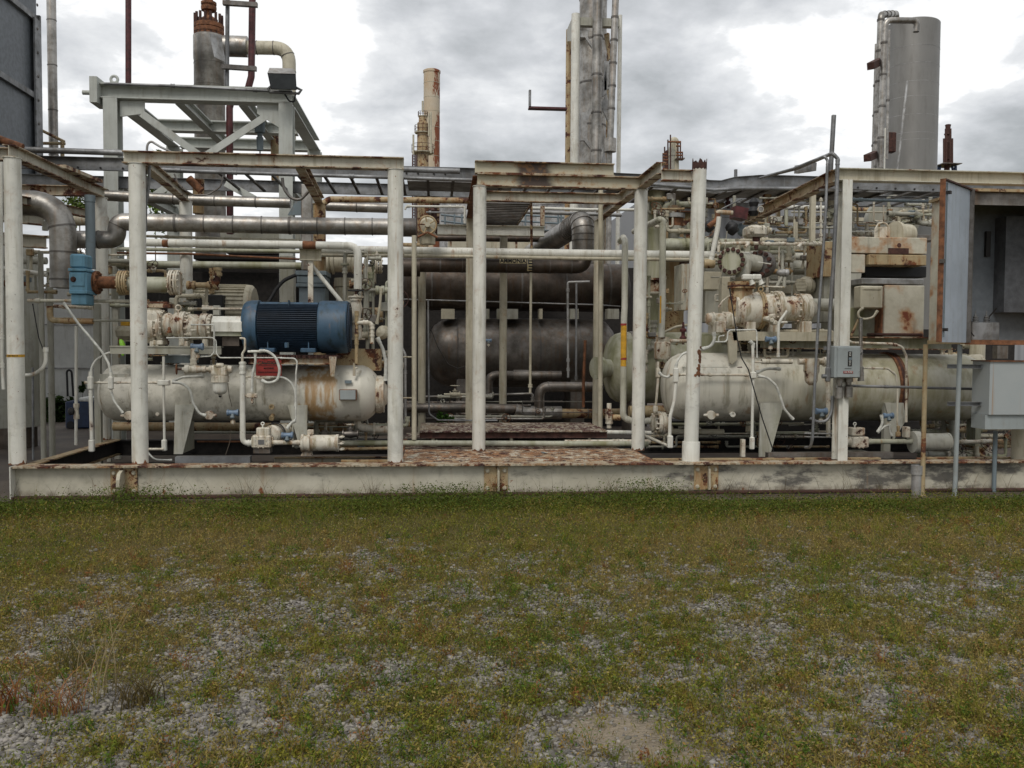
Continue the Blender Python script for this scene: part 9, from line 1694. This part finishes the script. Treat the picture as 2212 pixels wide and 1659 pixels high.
# ================= dense small pipework in the gaps =================
def clutter(label, x0, x1, y0, y1, Y, n, seed, w0=5, w1=14, mats=('mach', 'cream', 'creamR', 'far', 'olive')):
    o = T('pipe_manifold', label, 'pipe manifold', 'crowded small pipework in the machine bays'); rr = random.Random(seed); U = rr.uniform
    for i in range(n):
        Yi = Y+U(-.25, .35); x, y = U(x0, x1), U(y0, y1); pts = [(x, y)]; hz = rr.random() < .5
        for k_ in range(rr.choice((1, 2, 2, 3))):
            if hz: x = min(x1, max(x0, x+rr.choice((-1, 1))*U(.2, .6)*(x1-x0)))
            else: y = min(y1, max(y0, y+rr.choice((-1, 1))*U(.2, .7)*(y1-y0)))
            if abs(x-pts[-1][0])+abs(y-pts[-1][1]) > 8: pts.append((x, y))
            hz = not hz
        if len(pts) < 2: continue
        mb = MB(); P_, r = tube(mb, 'P', pts, Yi, U(w0, w1)*rr.choice((.5, .7, 1)), 1.1, 10, 4); L_ = plen(P_)
        for f_ in (0, .33*rr.random()+.3, 1): p, t_ = along(P_, f_*L_); mb.lathe(p-t_*r*1.4, t_, [(0, r), (0, r*1.5), (r, r*1.5), (r, r*1.25), (r*1.8, r*1.25), (r*1.8, r*1.5), (r*2.8, r*1.5), (r*2.8, r)], 10, False)
        part('pipe', mb, M[rr.choice(mats)], o)
        q = rr.random()
        if q < .35:
            p, t_ = along(P_, L_*.5); s_ = V((U(-.5, .5), -1, U(-.2, 1))).normalized(); v = MB(); v.lathe(p, s_, [(0, r*1.5), (r*2, r*1.4), (r*2, r*1.9), (r*2.6, r*1.9), (r*2.6, r*.8), (r*6, r*.4)], 12); part('valve_bonnet', v, M[rr.choice(mats)], o)
            v = MB(); wheel(v, p+s_*r*6, s_, r*2.8+.012, .005); part('handwheel', v, M[rr.choice(('rust', 'black', 'rustD'))], o)
        elif q < .6: p, t_ = along(P_, L_*.62); v = MB(); v.flange(p, t_, r*2.2, max(.008, r*.4), 8); part('flange', v, M[rr.choice(mats)], o)
        elif q < .75: p, t_ = along(P_, L_*.3); v = MB(); v.cbox(p+V((0, -.03, .03)), (U(.06, .14), .08, U(.06, .14)), .008); part('junction_box', v, M[rr.choice(('tank', 'slate', 'creamR', 'clad'))], o)
for a in (('small pipework crowded behind the left screw compressor', 300, 470, 585, 690, 11.6, 16, 1), ('pipework and valves crowded right of the blue motor', 745, 865, 545, 790, 11.5, 26, 2), ('low pipework crowded below the right end of the left tank', 640, 880, 905, 965, 11.2, 18, 3, 5, 11),
    ('lubrication pipework crowded along the bed of the left tank', 310, 470, 760, 800, 10.95, 10, 4, 4, 9), ('pipework crowded on the rack behind the leaning post', 1400, 1545, 430, 540, 12.9, 16, 5), ('overhead pipework crowded right of the white actuator', 1640, 1800, 425, 520, 13.2, 20, 6, 4, 12),
    ('small pipework crowded above the right tank and under its compressor', 1560, 1800, 715, 790, 10.98, 26, 7, 4, 10), ('small pipework crowded around the round flanges', 1530, 1740, 520, 650, 11.7, 22, 8, 4, 12), ('pipework crowded between the olive vessel and the leaning post', 1395, 1480, 600, 800, 11.9, 14, 9, 4, 12),
    ('low pipework crowded under the right tank', 1400, 1800, 915, 965, 11.9, 22, 10, 4, 10), ('low pipework crowded right of the cabinet legs', 1990, 2240, 880, 985, 11.6, 34, 11, 5, 14), ('overhead pipework crowded behind the H column and rusty housing', 1840, 2010, 430, 505, 13.6, 20, 12, 4, 11),
    ('fittings crowded behind the pale hopper', 2020, 2120, 745, 880, 11.9, 14, 13, 5, 14), ('small pipework at the foot of the dark middle vessels', 880, 1300, 850, 905, 14.0, 14, 14, 4, 10, ('cladD', 'clad', 'far')), ('pipework crowded on the left rack behind the blue actuator', 60, 290, 545, 660, 12.7, 18, 15, 5, 12)): clutter(*a)
finish()
